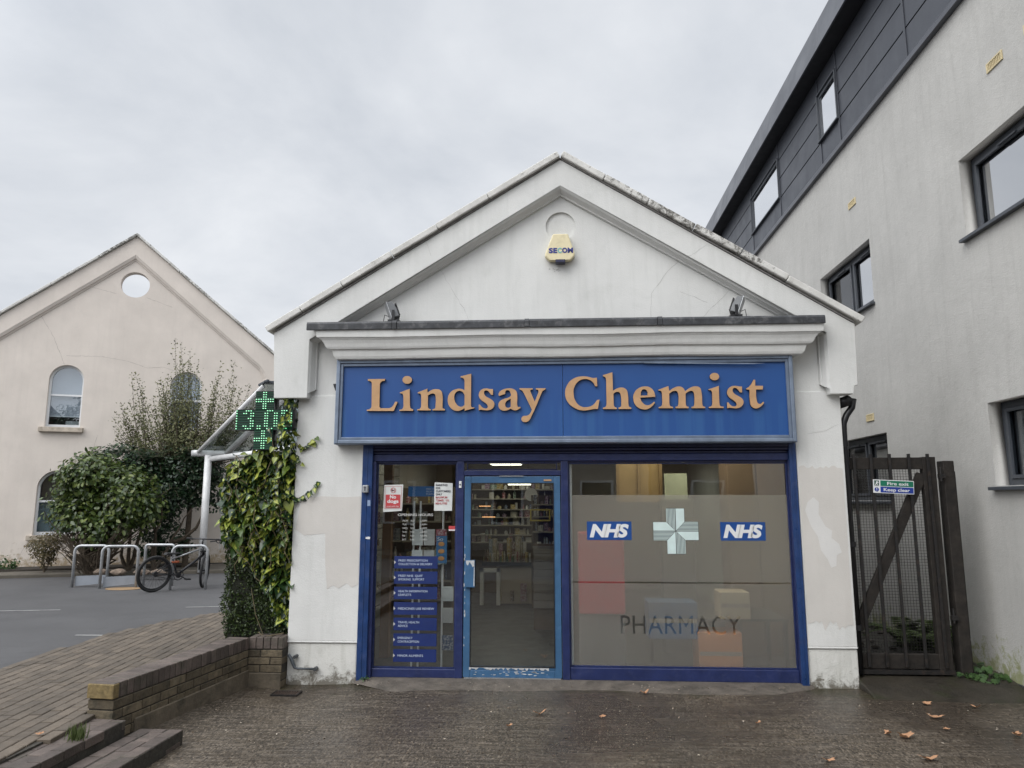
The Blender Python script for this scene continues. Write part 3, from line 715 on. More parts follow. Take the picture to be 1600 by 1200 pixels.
# hairline cracks
def crack(pts, y, w=.004, parent=None, seed=0):
    random.seed(seed); P = []
    for (a, b) in zip(pts[:-1], pts[1:]):
        n = max(2, int(math.dist(a, b) / .05))
        for i in range(n): t = i / n; P.append((a[0] + (b[0] - a[0]) * t + random.uniform(-.008, .008), a[1] + (b[1] - a[1]) * t + random.uniform(-.006, .006)))
    P.append(pts[-1]); mb = MB()
    for i in range(len(P) - 1):
        w0 = w * random.uniform(.35, 1); mb.bar((P[i][0], y, P[i][1]), (P[i + 1][0], y, P[i + 1][1]), .0014, w0, up=(0, 0, 1)) if abs(P[i][0] - P[i + 1][0]) > abs(P[i][1] - P[i + 1][1]) else mb.bar((P[i][0], y, P[i][1]), (P[i + 1][0], y, P[i + 1][1]), w0, .0014, up=(0, 1, 0))
    return mb
def Yw(px, py, y):   # measured picture point -> wall point, used only to note down crack courses
    return (px, py)
for pts, sd_ in (([(-1.28, 4.30), (-1.10, 3.98), (-.94, 3.72), (-.92, 3.58)], 1), ([(1.42, 4.37), (1.20, 4.18), (1.02, 3.93), (1.0, 3.58)], 2), ([(1.96, 4.06), (1.72, 3.84), (1.5, 3.62)], 3), ([(1.32, 3.95), (1.60, 3.82)], 4)):
    crack(pts, -.0006, .0034, seed=sd_).build('crack', m_crack, shop)
crack([(2.55, 2.42), (2.72, 2.46), (2.85, 2.52)], -.019, .0034, seed=8).build('crack', m_crack, shop)
crack([(-1.42, 4.62), (-1.33, 4.35)], -.131, .003, seed=9).build('crack', m_crack, shop)
crack([(1.60, 4.42), (1.42, 4.30), (1.30, 4.25)], -.131, .003, seed=10).build('crack', m_crack, shop)
# cornice: swept profile with mitred returns
prof = [(-.175, 3.214), (-.188, 3.212), (-.206, 3.222), (-.216, 3.248), (-.222, 3.280), (-.226, 3.312), (-.246, 3.318), (-.256, 3.340), (-.264, 3.372), (-.276, 3.405), (-.292, 3.428), (-.300, 3.432), (-.304, 3.512), (-.0, 3.520), (-.0, 3.214)]
mb = MB(); random.seed(2); nseg = 40
xs0, xs1 = -2.28, 2.46
for i in range(nseg + 1):
    t = i / nseg
    for (y, z) in prof:
        ext = max(0, (-y - .195)) * 2.0          # returns splay outward with the projection
        x = (xs0 - ext) + t * ((xs1 + ext) - (xs0 - ext))
        wv = .004 * math.sin(x * 3.1 + y * 9) + random.uniform(-.0015, .0015) + (.012 * t - .006) * 0
        mb.v.append((x, y, z + (wv if y > -.42 else wv * .3)))
np_ = len(prof)
for i in range(nseg):
    for k in range(np_): a = i * np_ + k; b = i * np_ + (k + 1) % np_; mb.f.append((a, b, b + np_, a + np_)); mb.mi.append(0)
mb.f.append(tuple(range(np_))); mb.f.append(tuple(range(nseg * np_, (nseg + 1) * np_))); mb.mi += [0, 0]
mb.build('cornice', m_white, shop, bevel=.003)
# lead capping
random.seed(12)
mb = MB(); x = -2.59
for ln in (.90, .05, 1.32, .05, 1.30, .05, 1.61):
    x1 = x + ln - .002; z1 = 3.592 + random.uniform(-.003, .003); pr = .006 if ln < .1 else 0
    mb.prism([(-.325 - pr, 3.505 + random.uniform(-.004, .004)), (-.325 - pr, z1 - .022), (-.315, z1 + pr), (-.02, z1 + .03 + pr), (-.02, z1 - .03), (-.307, z1 - .045), (-.307, 3.505)], 'x', x, x1); x += ln
mb.build('lead_capping', m_lead, shop, bevel=.004)
# white fillet on the tympanum just above the lead
# right eaves gutter and downpipe
gp = thing('downpipe', 'black gutter end and downpipe in the gap right of the white shop', 'downpipe', (2.99, .15, .1))
mb = MB(); mb.tube([(2.96, -.02, 2.76), (2.96, 2, 2.76), (2.96, 8, 2.76)], .055, 12)
mb.build('gutter', m_blackm, gp, smooth=True)
mb = MB(); mb.tube([(3.05, .06, 2.79), (3.03, .06, 2.70), (2.97, .06, 2.62), (2.935, .06, 2.54), (2.93, .06, 2.46), (2.925, .06, .09)], .034, 12)
mb.build('pipe', m_blackm, gp, smooth=True)
for z in (2.30, 1.3, .5): MB().tube([(2.93, .06, z), (2.93, .06, z + .05)], .042, 12).build('bracket', m_blackm, gp)

# ---- shopfront
m_int_wall = M('interior_wall', (.42, .37, .30), .8, var=.08)
m_int_floor = M('interior_floor', (.045, .05, .055), .5, var=.2, vscale=2)
m_ceil = M('interior_ceiling', (.55, .55, .52), .8, var=.05)
YF = .05
sf = MB()
# side posts, head rail, mullions, bottom rails (deep navy)
sf.box(-1.995, -1.89, .0, .12, -.04, 2.16); sf.box(-1.89, -1.02, .03, .12, .0, .085)
sf.box(-1.045, -.968, .02, .12, -.0, 2.16)
sf.box(.036, .112, .02, .12, .0, 2.16); sf.box(.112, 2.34, .03, .12, .0, .118); sf.box(2.34, 2.405, .0, .12, -.02, 2.16)
sf.box(-.968, .036, .024, .12, 2.012, 2.066)
sf.box(-1.995, 2.405, .018, .12, 2.162, 2.235)
sf.build('window_frame', m_navy, shop, bevel=.006)
mb = MB(); mb.box(-1.89, 2.335, .04, .125, 2.145, 2.161); mb.build('head_bead', m_shut, shop)
mb = MB()
for k, (z0, z1, y) in enumerate(((2.238, 2.262, .03), (2.266, 2.292, -.005), (2.296, 2.335, -.02))): mb.box(-2.0, 2.41, y, .14, z0, z1)
mb.build('shutter_box', m_shut, shop, bevel=.004)
for x0, x1 in ((-2.030, -1.925), (2.345, 2.412)):
    mb = MB(); mb.box(x0, x1, -.028, .02, -.045, 2.33)
    mb.box(x0 + (x1 - x0) * .45, x0 + (x1 - x0) * .52, -.033, -.027, .0, 2.3)
    mb.build('shutter_guide', m_guide, shop, bevel=.003)
# beads
mb = frame_mb(-1.888, -1.048, .087, 2.143, .012, .055, .07); mb.build('glazing_bead', m_navy, shop)
mb = frame_mb(.114, 2.338, .120, 2.143, .014, .055, .07); mb.build('glazing_bead', m_navy, shop)
box('glass_pane', -1.888, -1.048, .072, .078, .09, 2.143, m_glass, shop, bevel=0)
box('glass_pane', .114, 2.338, .072, .078, .12, 2.143, m_glass, shop, bevel=0)
box('glass_pane', -.965, .033, .07, .076, 2.067, 2.160, m_glass, shop, bevel=0)
mb = frame_mb(-.94, -.0, 2.07, 2.145, .010, .045, .06); mb.build('fanlight_bead', m_shut, shop)
# white strip at the left jamb of the large window (edge of an inner blind track)
box('blind_track', .125, .150, .10, .13, .12, 2.14, m_whitep, shop)
# door leaf
mb = frame_mb(-.962, .030, .012, 2.004, .07, .028, .075)
# heavier bottom rail
mb.box(-.892, -.040, .029, .074, .082, .115)
door = mb.build('door', m_door, shop, bevel=.005)
mb = MB(); mb.box(-.894, -.038, .048, .054, .11, 1.936); mb.build('glass_pane', m_glass, door)
mb = frame_mb(-.895, -.037, .112, 1.937, .009, .022, .032); mb.build('glazing_bead', m_blackedge, door)
mb = MB(); mb.box(-.945, -.845, -.004, .028, .885, 1.155); mb.build('push_plate', m_door, door, bevel=.006)
random.seed(31)
def flake(x0, x1, z0, z1, y, n, amp):
    P = [(x0 + (x1 - x0) * i / n, z1) for i in range(n + 1)] + [(x1 - (x1 - x0) * i / n, z0 + random.uniform(0, amp)) for i in range(n + 1)]
    return P
mb = MB()
def addflake(P, y): mb.prism(P, 'y', y - .0008, y)
addflake(flake(-.90, -.10, .082, .110, .0275, 60, .026), .0275)
for k in range(26):
    cx, cz, r_ = random.uniform(-.9, -.1), random.uniform(.035, .082), random.uniform(.004, .018)
    addflake([(cx + r_ * 1.8 * random.uniform(.6, 1) * math.cos(a), cz + r_ * .4 * random.uniform(.5, 1) * math.sin(a)) for a in [i * .7 for i in range(9)]], .0275)
for k in range(14):
    cx, cz, r_ = -.957 + random.uniform(0, .01), random.uniform(.05, 1.4), random.uniform(.004, .014)
    addflake([(cx + r_ * .5 * math.cos(a), cz + r_ * 1.8 * math.sin(a)) for a in [i * .7 for i in range(9)]], .0275)
P = [(-.935 + .085 * i / 9, 1.152) for i in range(10)] + [(-.85 - .085 * i / 9, 1.152 - random.uniform(.012, .05) - (.045 if i < 3 else 0)) for i in range(10)]
addflake(P, -.0045); addflake([(-.858, .9), (-.848, .9), (-.848, 1.11), (-.853, 1.10), (-.856, 1.0)], -.0045)
mb.build('chipped_paint', m_chip, door)
mb = MB(); mb.box(-.14, -.06, .022, .028, 1.955, 1.972); mb.build('maker_plate', m_gold, door)
mb = MB(); mb.box(-.60, -.35, .015, .024, 2.002, 2.010); mb.build('closer_strip', m_alu, door)
mb = MB(); mb.box(-.95, .02, .02, .10, .0, .012); mb.build('threshold', m_alu, shop)
# keeper plate and lock on the mullion
mb = MB(); mb.box(-1.018, -.992, .008, .021, 1.885, 1.955); o = mb.build('lock_plate', m_whitep, shop, bevel=.002)
mb = MB(); mb.tube([(-1.005, .010, 1.918), (-1.005, .006, 1.918)], .008, 10); mb.build('keyhole', m_blackm, o)
# key switch on the left guide
ks = thing('key_switch', 'small grey key switch box with an arrow, fixed at the top left of the shopfront', 'switch', (-1.985, -.05, 1.84))
MB().box(-2.015, -1.955, -.075, -.022, 1.835, 1.915).build('case', M('grey_box', (.30, .31, .32), .5, var=.15), ks, bevel=.01)
MB().prism([(-1.985, 1.905), (-1.970, 1.885), (-1.979, 1.885), (-1.979, 1.855), (-1.991, 1.855), (-1.991, 1.885), (-2.0, 1.885)], 'y', -.077, -.0755).build('arrow', m_ink, ks)
o = MB().box(-1.965, -1.935, -.0305, -.029, 1.70, 1.76).build('sticker', M('faded_sticker', (.25, .33, .48), .6), None); tag(o, 'small faded pale-blue sticker below the key switch', 'sticker')
o = shape('sticker', [[(-1.975, 1.368), (-1.93, 1.362), (-1.925, 1.385), (-1.95, 1.39), (-1.96, 1.38), (-1.97, 1.39)]], 'xz', -.0312, -.029, m_whitep); tag(o, 'torn white sticker scrap lower on the left blue guide', 'sticker')

# ---- fascia sign
sign = thing('fascia_sign', 'wide blue fascia sign with raised gold serif letters above the shopfront', 'shop sign', (.05, -.1, 2.34))
m_sign, n_, l_, bs = newmat('sign_blue')
g = n_.new("ShaderNodeNewGeometry"); P_ = g.outputs['Position']
c = ramp(n_, l_, noise(n_, l_, P_, .9, 4), .35, .65, (.009, .060, .225), (.012, .072, .255))
st = noise(n_, l_, scaled(n_, l_, P_, (7, 1, .18)), 1.3, 5, .55)
sp = n_.new("ShaderNodeSeparateXYZ"); l_.new(P_, sp.inputs[0])
lowm = maprange(n_, l_, sp.outputs[2], 2.80, 2.66, 0, 1)   # weather streaks run down from under the letters
c = mixc(n_, l_, math_(n_, l_, 'MULTIPLY', ramp(n_, l_, st, .44, .62), math_(n_, l_, 'MULTIPLY', lowm, .38)), c, (.034, .128, .31))
l_.new(c, bs.inputs['Base Color']); bs.inputs['Roughness'].default_value = .45
for x0, x1 in ((-2.235, .063), (.067, 2.335)):
    MB().box(x0, x1, -.125, -.10, 2.40, 3.18).build('panel', m_sign, sign)
mb = frame_mb(-2.300, 2.388, 2.338, 3.216, .035, -.165, -.0)
fo_ = mb.build('frame', m_signframe, sign, bevel=.005)
mb = frame_mb(-2.265, 2.353, 2.374, 3.180, .030, -.150, -.02)
mb.build('inner_frame', m_signframed, sign, bevel=.004)
mb = frame_mb(-2.306, 2.394, 2.330, 3.222, .018, -.155, .0); mb.build('outer_lip', m_signframe, sign, bevel=.003)
# loose slipping trim at the top right
mb = MB(); mb.prism([(.9, 3.160), (1.5, 3.148), (2.0, 3.138), (2.12, 3.134), (2.0, 3.126), (1.5, 3.134), (.9, 3.148)], 'y', -.158, -.152); mb.build('loose_trim', m_signframe, sign)
LET = [('L',[[(-1969,3012,1),(-1785,3012,1),(-1789,2992,1),(-1819,2987,0),(-1840,2965,1),(-1839,2722,1),(-1828,2704,1),(-1735,2703,1),(-1705,2718,0),(-1673,2771,1),(-1648,2769,1),(-1687,2674,1),(-1970,2677,1),(-1971,2689,1),(-1937,2696,0),(-1921,2720,1),(-1926,2966,1),(-1936,2986,0),(-1969,2995,1)]]),('i',[[(-1503,2999,0),(-1517,2970,0),(-1552,2959,0),(-1587,2971,0),(-1602,3000,0),(-1588,3029,0),(-1554,3040,0),(-1518,3028,0)],[(-1628,2867,1),(-1572,2888,0),(-1525,2905,1),(-1518,2727,1),(-1508,2700,0),(-1483,2690,1),(-1483,2674,1),(-1627,2675,1),(-1627,2686,1),(-1597,2694,0),(-1585,2720,1),(-1589,2835,1),(-1599,2853,0),(-1626,2860,1)]]),('n',[[(-1440,2866,1),(-1397,2883,0),(-1340,2905,1),(-1336,2863,1),(-1296,2889,0),(-1249,2899,0),(-1199,2885,0),(-1180,2838,0),(-1178,2724,1),(-1173,2699,0),(-1153,2690,1),(-1152,2676,1),(-1282,2677,1),(-1283,2688,1),(-1256,2698,0),(-1250,2725,1),(-1251,2818,0),(-1262,2848,0),(-1296,2852,0),(-1332,2832,1),(-1330,2725,1),(-1323,2700,0),(-1299,2688,1),(-1299,2677,1),(-1441,2678,1),(-1441,2689,1),(-1410,2698,0),(-1400,2726,1),(-1402,2833,1),(-1409,2850,0),(-1438,2857,1)]]),('d',[[(-993,3031,1),(-943,3043,0),(-882,3058,1),(-882,2728,1),(-875,2708,0),(-846,2705,1),(-848,2695,1),(-907,2682,0),(-946,2670,1),(-948,2699,1),(-980,2679,0),(-1033,2670,0),(-1093,2703,0),(-1124,2784,0),(-1096,2865,0),(-1032,2898,0),(-985,2900,0),(-950,2886,1),(-951,2990,1),(-960,3007,0),(-993,3021,1)],[(-949,2836,1),(-972,2868,0),(-1007,2879,0),(-1042,2860,0),(-1056,2806,0),(-1032,2740,0),(-993,2713,0),(-968,2716,0),(-948,2732,1)]]),('s',[[(-654,2895,1),(-654,2834,1),(-675,2835,1),(-695,2864,0),(-719,2880,0),(-742,2874,0),(-747,2851,0),(-728,2820,0),(-682,2793,0),(-649,2766,0),(-639,2733,0),(-658,2693,0),(-708,2674,0),(-754,2677,0),(-784,2680,0),(-800,2673,1),(-801,2734,1),(-788,2734,1),(-771,2711,0),(-734,2693,0),(-711,2700,0),(-708,2720,0),(-728,2747,0),(-775,2781,0),(-798,2814,0),(-800,2848,0),(-775,2888,0),(-722,2902,0),(-682,2895,0)]]),('a',[[(-596,2829,1),(-593,2853,0),(-563,2882,0),(-503,2900,0),(-450,2895,0),(-414,2871,0),(-403,2824,0),(-403,2728,0),(-394,2706,0),(-370,2708,1),(-371,2694,1),(-404,2675,0),(-437,2672,0),(-470,2689,1),(-510,2672,0),(-556,2671,0),(-589,2696,0),(-597,2733,0),(-579,2769,0),(-536,2792,0),(-490,2806,0),(-469,2825,0),(-474,2855,0),(-490,2878,0),(-517,2879,0),(-528,2862,0),(-530,2844,0),(-556,2834,0),(-586,2822,1)],[(-470,2792,1),(-507,2772,0),(-526,2745,0),(-523,2712,0),(-500,2697,0),(-471,2709,1)]]),('y',[[(-381,2901,1),(-244,2899,1),(-244,2886,1),(-267,2880,0),(-266,2860,1),(-223,2760,1),(-183,2859,1),(-186,2878,0),(-211,2886,1),(-211,2899,1),(-109,2898,1),(-114,2885,1),(-140,2870,0),(-154,2845,1),(-260,2604,0),(-286,2562,0),(-326,2549,0),(-353,2562,0),(-360,2589,0),(-339,2612,0),(-306,2615,0),(-276,2632,0),(-253,2677,1),(-335,2850,1),(-355,2877,0),(-378,2887,1)]]),('C',[[(416,3003,1),(419,2913,1),(398,2913,1),(379,2950,0),(340,2980,0),(288,2990,0),(222,2962,0),(180,2892,0),(176,2839,0),(193,2766,0),(238,2713,0),(296,2698,0),(368,2718,0),(418,2774,1),(440,2774,1),(420,2679,1),(387,2679,0),(328,2669,0),(263,2665,0),(179,2694,0),(111,2760,0),(89,2846,0),(113,2933,0),(176,2995,0),(269,3018,0),(334,3011,0),(380,3000,0)]]),('h',[[(478,3029,1),(524,3042,0),(576,3058,1),(578,2865,1),(619,2888,0),(671,2898,0),(713,2877,0),(728,2828,0),(731,2735,1),(738,2701,0),(760,2690,1),(758,2676,1),(630,2677,1),(631,2690,1),(655,2703,0),(660,2736,1),(656,2815,0),(645,2845,0),(615,2854,0),(582,2835,1),(582,2737,1),(589,2702,0),(613,2690,1),(613,2677,1),(473,2678,1),(473,2691,1),(501,2703,0),(510,2730,1),(511,2982,1),(503,3005,0),(479,3016,1)]]),('e',[[(853,2792,1),(1005,2799,1),(991,2858,0),(950,2898,0),(898,2907,0),(833,2886,0),(790,2834,0),(783,2774,0),(809,2708,0),(866,2674,0),(924,2675,0),(977,2710,0),(1000,2740,1),(991,2750,1),(951,2720,0),(912,2714,0),(876,2739,0),(857,2770,0)],[(857,2813,1),(927,2814,1),(923,2859,0),(894,2879,0),(868,2863,0)]]),('m',[[(1036,2871,1),(1079,2887,0),(1140,2909,1),(1147,2859,1),(1192,2888,0),(1241,2904,0),(1284,2891,0),(1307,2854,1),(1353,2886,0),(1410,2904,0),(1456,2889,0),(1470,2844,0),(1473,2729,1),(1480,2701,0),(1501,2692,1),(1501,2679,1),(1365,2680,1),(1365,2693,1),(1387,2701,0),(1396,2730,1),(1395,2828,0),(1383,2853,0),(1347,2853,0),(1310,2829,1),(1308,2731,1),(1315,2702,0),(1336,2694,1),(1335,2680,1),(1205,2681,1),(1205,2695,1),(1227,2703,0),(1236,2731,1),(1236,2826,0),(1223,2854,0),(1187,2855,0),(1146,2830,1),(1144,2732,1),(1153,2703,0),(1179,2695,1),(1178,2681,1),(1036,2682,1),(1037,2694,1),(1063,2704,0),(1074,2733,1),(1073,2839,1),(1064,2858,0),(1038,2863,1)]]),('i',[[(1654,3001,0),(1639,2974,0),(1606,2964,0),(1574,2975,0),(1561,3002,0),(1576,3029,0),(1609,3040,0),(1642,3028,0)],[(1541,2872,1),(1593,2888,0),(1646,2906,1),(1644,2728,1),(1653,2699,0),(1685,2693,1),(1684,2679,1),(1538,2680,1),(1539,2692,1),(1565,2700,0),(1575,2729,1),(1577,2839,1),(1568,2858,0),(1542,2864,1)]]),('s',[[(1878,2897,1),(1875,2837,1),(1854,2837,1),(1835,2866,0),(1812,2883,0),(1789,2877,0),(1782,2853,0),(1800,2823,0),(1845,2795,0),(1877,2768,0),(1885,2735,0),(1863,2695,0),(1813,2675,0),(1766,2679,0),(1736,2681,0),(1720,2674,1),(1722,2736,1),(1736,2736,1),(1751,2712,0),(1787,2694,0),(1811,2702,0),(1815,2722,0),(1796,2749,0),(1751,2783,0),(1729,2817,0),(1729,2850,0),(1756,2891,0),(1810,2905,0),(1850,2898,0)]]),('t',[[(1920,2877,1),(1957,2903,0),(1998,2966,1),(2012,2964,1),(2010,2903,1),(2087,2902,1),(2082,2865,1),(2015,2865,1),(2016,2762,0),(2028,2725,0),(2051,2718,0),(2081,2741,1),(2089,2728,1),(2054,2692,0),(2005,2672,0),(1966,2689,0),(1951,2734,0),(1951,2863,1),(1921,2866,1)]])]
for ch, outl in LET:
    ol = [[(p[0] / 1000, p[1] / 1000, p[2]) for p in o_] for o_ in outl]
    back = orient(curve_mesh('letter', ol, .011, True, 5), 'xz', -.137)
    lt = link('letter', back, m_blackedge, sign)
    # outline slightly wider than the face, as a dark edge
    for v in back.vertices: pass
    face = orient(curve_mesh('letter_face', ol, .003, True, 5, bevel=.0), 'xz', -.1512)
    link('face', face, m_gold, lt)
tg = [(x, 2.60) for x in ()]

# ---- alarm box
al = thing('alarm_box', 'cream alarm box with blue and teal lettering high on the gable', 'alarm box', (.053, -.04, 4.30))
al_out = [(-.022, 4.585), (.140, 4.585), (.212, 4.36), (.205, 4.335), (.165, 4.292), (-.062, 4.292), (-.105, 4.335), (-.110, 4.36)]
shape('case', [al_out], 'xz', -.085, -.005, m_cream2, al, bevel=.012)
MB().box(.005, .108, -.10, -.01, 4.262, 4.296).build('strobe', M('blue_strobe', (.012, .012, .05), .2, var=.2), al, bevel=.004)
m_secb = M('logo_blue', (.02, .03, .22), .5); m_sect = M('logo_teal', (.20, .48, .46), .5)
xs = -.068
for ch, wd, mm in (('S', .046, m_secb), ('E', .042, m_secb), ('C', .046, m_sect), ('O', .056, m_secb), ('M', .058, m_secb)):
    text('lettering', ch, xs, 4.372, -.0872, .074, mm, al, width=wd, bold=.0035, extrude=.001); xs += wd + .003
mb = MB()
random.seed(6)
for k in range(11):
    a = random.uniform(3.3, 6.1); r_ = .03 + random.uniform(0, .04); cx, cz = .0 + r_ * math.cos(a) * 1.1, 4.24 + r_ * math.sin(a) * .8
    mb.ball((cx, -.002, cz), random.uniform(.003, .007), 6, 4, (1.5, .3, 1))
tag(mb.build('mark', m_crack), 'black specks and screw holes on the render under the alarm box', 'stain')

# ---- floodlights on the lead capping
def flood(label, x, sx, tilt):
    f = thing('floodlight', label, 'floodlight', (x, -.20, 3.60), 0, 'floodlights on the lead capping')
    T = Matrix.Translation((x, -.20, 3.62)) @ Matrix.Rotation(tilt, 4, 'Y') @ Matrix.Rotation(R(180 if sx > 0 else 0) + R(-18) * sx, 4, 'Z')
    mb = MB(); mb.prism([(-.028, .02), (.05, .02), (.05, .10), (.03, .19), (-.028, .2)], 'y', -.075, .075)
    mb.v = [tuple(T @ Vector(v)) for v in mb.v]; mb.build('housing', M('floodlight_grey', (.16, .165, .17), .5, .3, var=.2), f, bevel=.006)
    mb = MB()
    for k in range(9): mb.box(.05, .066, -.07, .07, .03 + k * .016, .037 + k * .016)
    mb.v = [tuple(T @ Vector(v)) for v in mb.v]; mb.build('cooling_fins', m_blackm, f)
    mb = MB(); mb.box(-.036, -.028, -.078, .078, .015, .205); mb.v = [tuple(T @ Vector(v)) for v in mb.v]; mb.build('lamp_glass', m_alu, f, bevel=.002)
    mb = MB(); mb.box(x - .06, x + .06, -.27, -.13, 3.60, 3.622); mb.bar((x, -.28, 3.61), (x, -.28, 3.72), .03, .01); mb.bar((x, -.12, 3.61), (x, -.12, 3.72), .03, .01)
    mb.build('bracket', m_blackm, f)
    mb = MB(); mb.tube([(x + .04 * sx, -.2, 3.66), (x + .12 * sx, -.15, 3.70), (x + .15 * sx, -.08, 3.64), (x + .13 * sx, -.02, 3.62)], .004, 6); mb.build('cable', m_blackm, f)
flood('left floodlight on the black lead capping, tilted to the left', -1.69, -1, R(-20))
flood('right floodlight on the black lead capping, tilted to the right', 1.83, 1, R(20))

# small lamp / camera left of sign
sc_ = thing('wall_sensor', 'small black sensor on the white wall at the left edge of the blue sign', 'sensor', (-2.33, -.03, 2.9))
mb = MB(); mb.prism([(-2.36, 2.975), (-2.305, 2.98), (-2.305, 2.92), (-2.33, 2.90)], 'y', -.09, -.005); mb.build('housing', m_blackm, sc_, bevel=.004)
mb = MB(); mb.tube([(-2.33, -.02, 2.90), (-2.335, -.02, 2.86), (-2.31, -.02, 2.83)], .003, 6); mb.build('cable', m_whitep, sc_)
# bent pipe on the left plinth
pp = thing('wall_pipe', 'short grey metal rod with an elbow fixed low on the left white pier', 'pipe', (-2.55, -.03, .1))
mb = MB(); mb.tube([(-2.72, -.05, .225), (-2.69, -.05, .185), (-2.665, -.05, .13), (-2.65, -.05, .10), (-2.62, -.05, .09), (-2.45, -.05, .088)], [.016, .018, .018, .016, .011, .011], 10)
mb.build('rod', M('grey_painted_pipe', (.07, .08, .09), .5, var=.3, vscale=20), pp, smooth=True)
mb = MB(); mb.tube([(-2.44, -.066, .088), (-2.44, -.0, .088)], .019, 12); mb.tube([(-2.655, -.06, .20), (-2.645, -.0, .205)], .017, 10); mb.build('boss', M('grey_painted_boss', (.06, .065, .07), .5, var=.3, vscale=20), pp)
# ---------------------------------------------------------------- frosted film with the word cut out
def text_outlines(s, size, x, z, width, height, **k):
    me = text_mesh(s, size, extrude=0, **k)
    bm = bmesh.new(); bm.from_mesh(me); bmesh.ops.remove_doubles(bm, verts=bm.verts[:], dist=1e-6)
    adj = {}
    for e in bm.edges:
        if len(e.link_faces) == 1:
            a, b = e.verts[0].index, e.verts[1].index; adj.setdefault(a, []).append(b); adj.setdefault(b, []).append(a)
    bm.verts.ensure_lookup_table(); co = {v.index: (v.co.x, v.co.y) for v in bm.verts}; bm.free()
    seen = set(); loops = []
    for st_ in adj:
        if st_ in seen: continue
        lp = [st_]; seen.add(st_); cur = st_
        while True:
            nx_ = [q for q in adj[cur] if q not in seen]
            if not nx_: break
            cur = nx_[0]; seen.add(cur); lp.append(cur)
        loops.append([co[i] for i in lp])
    xs_ = [p[0] for l in loops for p in l]; zs_ = [p[1] for l in loops for p in l]
    sx = width / (max(xs_) - min(xs_)); sz = height / (max(zs_) - min(zs_))
    return [[(x + (p[0] - min(xs_)) * sx, z + (p[1] - min(zs_)) * sz) for p in l] for l in loops]

m_film, n_, l_, bs = newmat('frosted_film')
tr = n_.new("ShaderNodeBsdfRefraction"); tr.inputs['Roughness'].default_value = .22; tr.inputs['IOR'].default_value = 1.15; tr.inputs[0].default_value = (.9, .9, .88, 1)
tl = n_.new("ShaderNodeBsdfTranslucent"); tl.inputs[0].default_value = (.6, .59, .56, 1)
g = n_.new("ShaderNodeNewGeometry")
c = ramp(n_, l_, noise(n_, l_, g.outputs['Position'], .8, 3), .3, .7, (.50, .47, .43), (.54, .51, .47))
l_.new(c, bs.inputs['Base Color']); bs.inputs['Roughness'].default_value = .6
m1 = n_.new("ShaderNodeMixShader"); m1.inputs[0].default_value = .85; l_.new(tr.outputs[0], m1.inputs[2]); l_.new(bs.outputs[0], m1.inputs[1])
m3 = n_.new("ShaderNodeMixShader"); m3.inputs[0].default_value = .12; l_.new(m1.outputs[0], m3.inputs[1]); l_.new(tl.outputs[0], m3.inputs[2])
l_.new(m3.outputs[0], n_['Material Output'].inputs[0])
holes = text_outlines("PHARMACY", .2, .622, .440, 1.185, .178, spacing=1.05)
film = shape('frosted_film', [[(.150, .122), (2.337, .122), (2.337, .930), (.150, .930)]] + holes, 'xz', .0695, .0697, m_film, shop)
shape('frosted_film', [[(.150, .946), (2.337, .946), (2.337, 1.812), (.150, 1.812)]], 'xz', .0695, .0697, m_film, shop)

# stickers on the large window
def sticker_nhs(label, x0, x1, z0, z1):
    t = thing('window_sticker', label, 'sticker', ((x0 + x1) / 2, .05, z0))
    MB().box(x0, x1, .0665, .0685, z0, z1).build('backing', m_nhs, t)
    wd = x1 - x0; me = text_mesh("NHS", .18, bold=.009, shear=.22, spacing=.86, extrude=.0004)
    xs_ = [v.co.x for v in me.vertices]; zs_ = [v.co.y for v in me.vertices]
    a, b, c_, d_ = min(xs_), max(xs_), min(zs_), max(zs_)
    for v in me.vertices:
        u = (v.co.x - a) / (b - a); q = (v.co.y - c_) / (d_ - c_)
        v.co = (x0 + wd * (.06 + .88 * u), .0660 - v.co.z, z0 + (z1 - z0) * (.13 + .74 * q))
    link('lettering', me, m_whitep, t)
sticker_nhs('blue sticker with white slanted letters on the frosted window, left of the pale cross', .299, .752, 1.358, 1.544)
sticker_nhs('blue sticker with white slanted letters on the frosted window, right of the pale cross', 1.646, 2.094, 1.356, 1.540)
cs = thing('cross_sticker', 'pale green pharmacy cross of plain and striped arms in the middle of the frosted window', 'sticker', (1.2, .05, 1.22))
cx, cz, aw, al_ = 1.199, 1.449, .093, .230
def addcross(mb, poly, y0=.0668, y1=.0684): mb.prism([(cx + u, cz + v) for u, v in poly], 'y', y0, y1)
mb = MB(); addcross(mb, [(-aw, -al_), (aw, -al_), (aw, -aw), (al_, -aw), (al_, aw), (aw, aw), (aw, al_), (-aw, al_), (-aw, aw), (-al_, aw), (-al_, -aw), (-aw, -aw)])
mb.build('backing', m_linedark, cs)
mb = MB(); e = .004
addcross(mb, [(e, 0.006), (e, al_ - e), (aw - e, al_ - e), (aw - e, aw)], .0655, .0667)
addcross(mb, [(0.006, -e), (al_ - e, -e), (al_ - e, -aw + e), (aw, -aw + e)], .0655, .0667)
addcross(mb, [(-e, -0.006), (-e, -al_ + e), (-aw + e, -al_ + e), (-aw + e, -aw)], .0655, .0667)
addcross(mb, [(-0.006, e), (-al_ + e, e), (-al_ + e, aw - e), (-aw, aw - e)], .0655, .0667)
mb.build('plain_quarter', m_palegreen, cs)
mb = MB(); nS = 7; sw = aw / nS
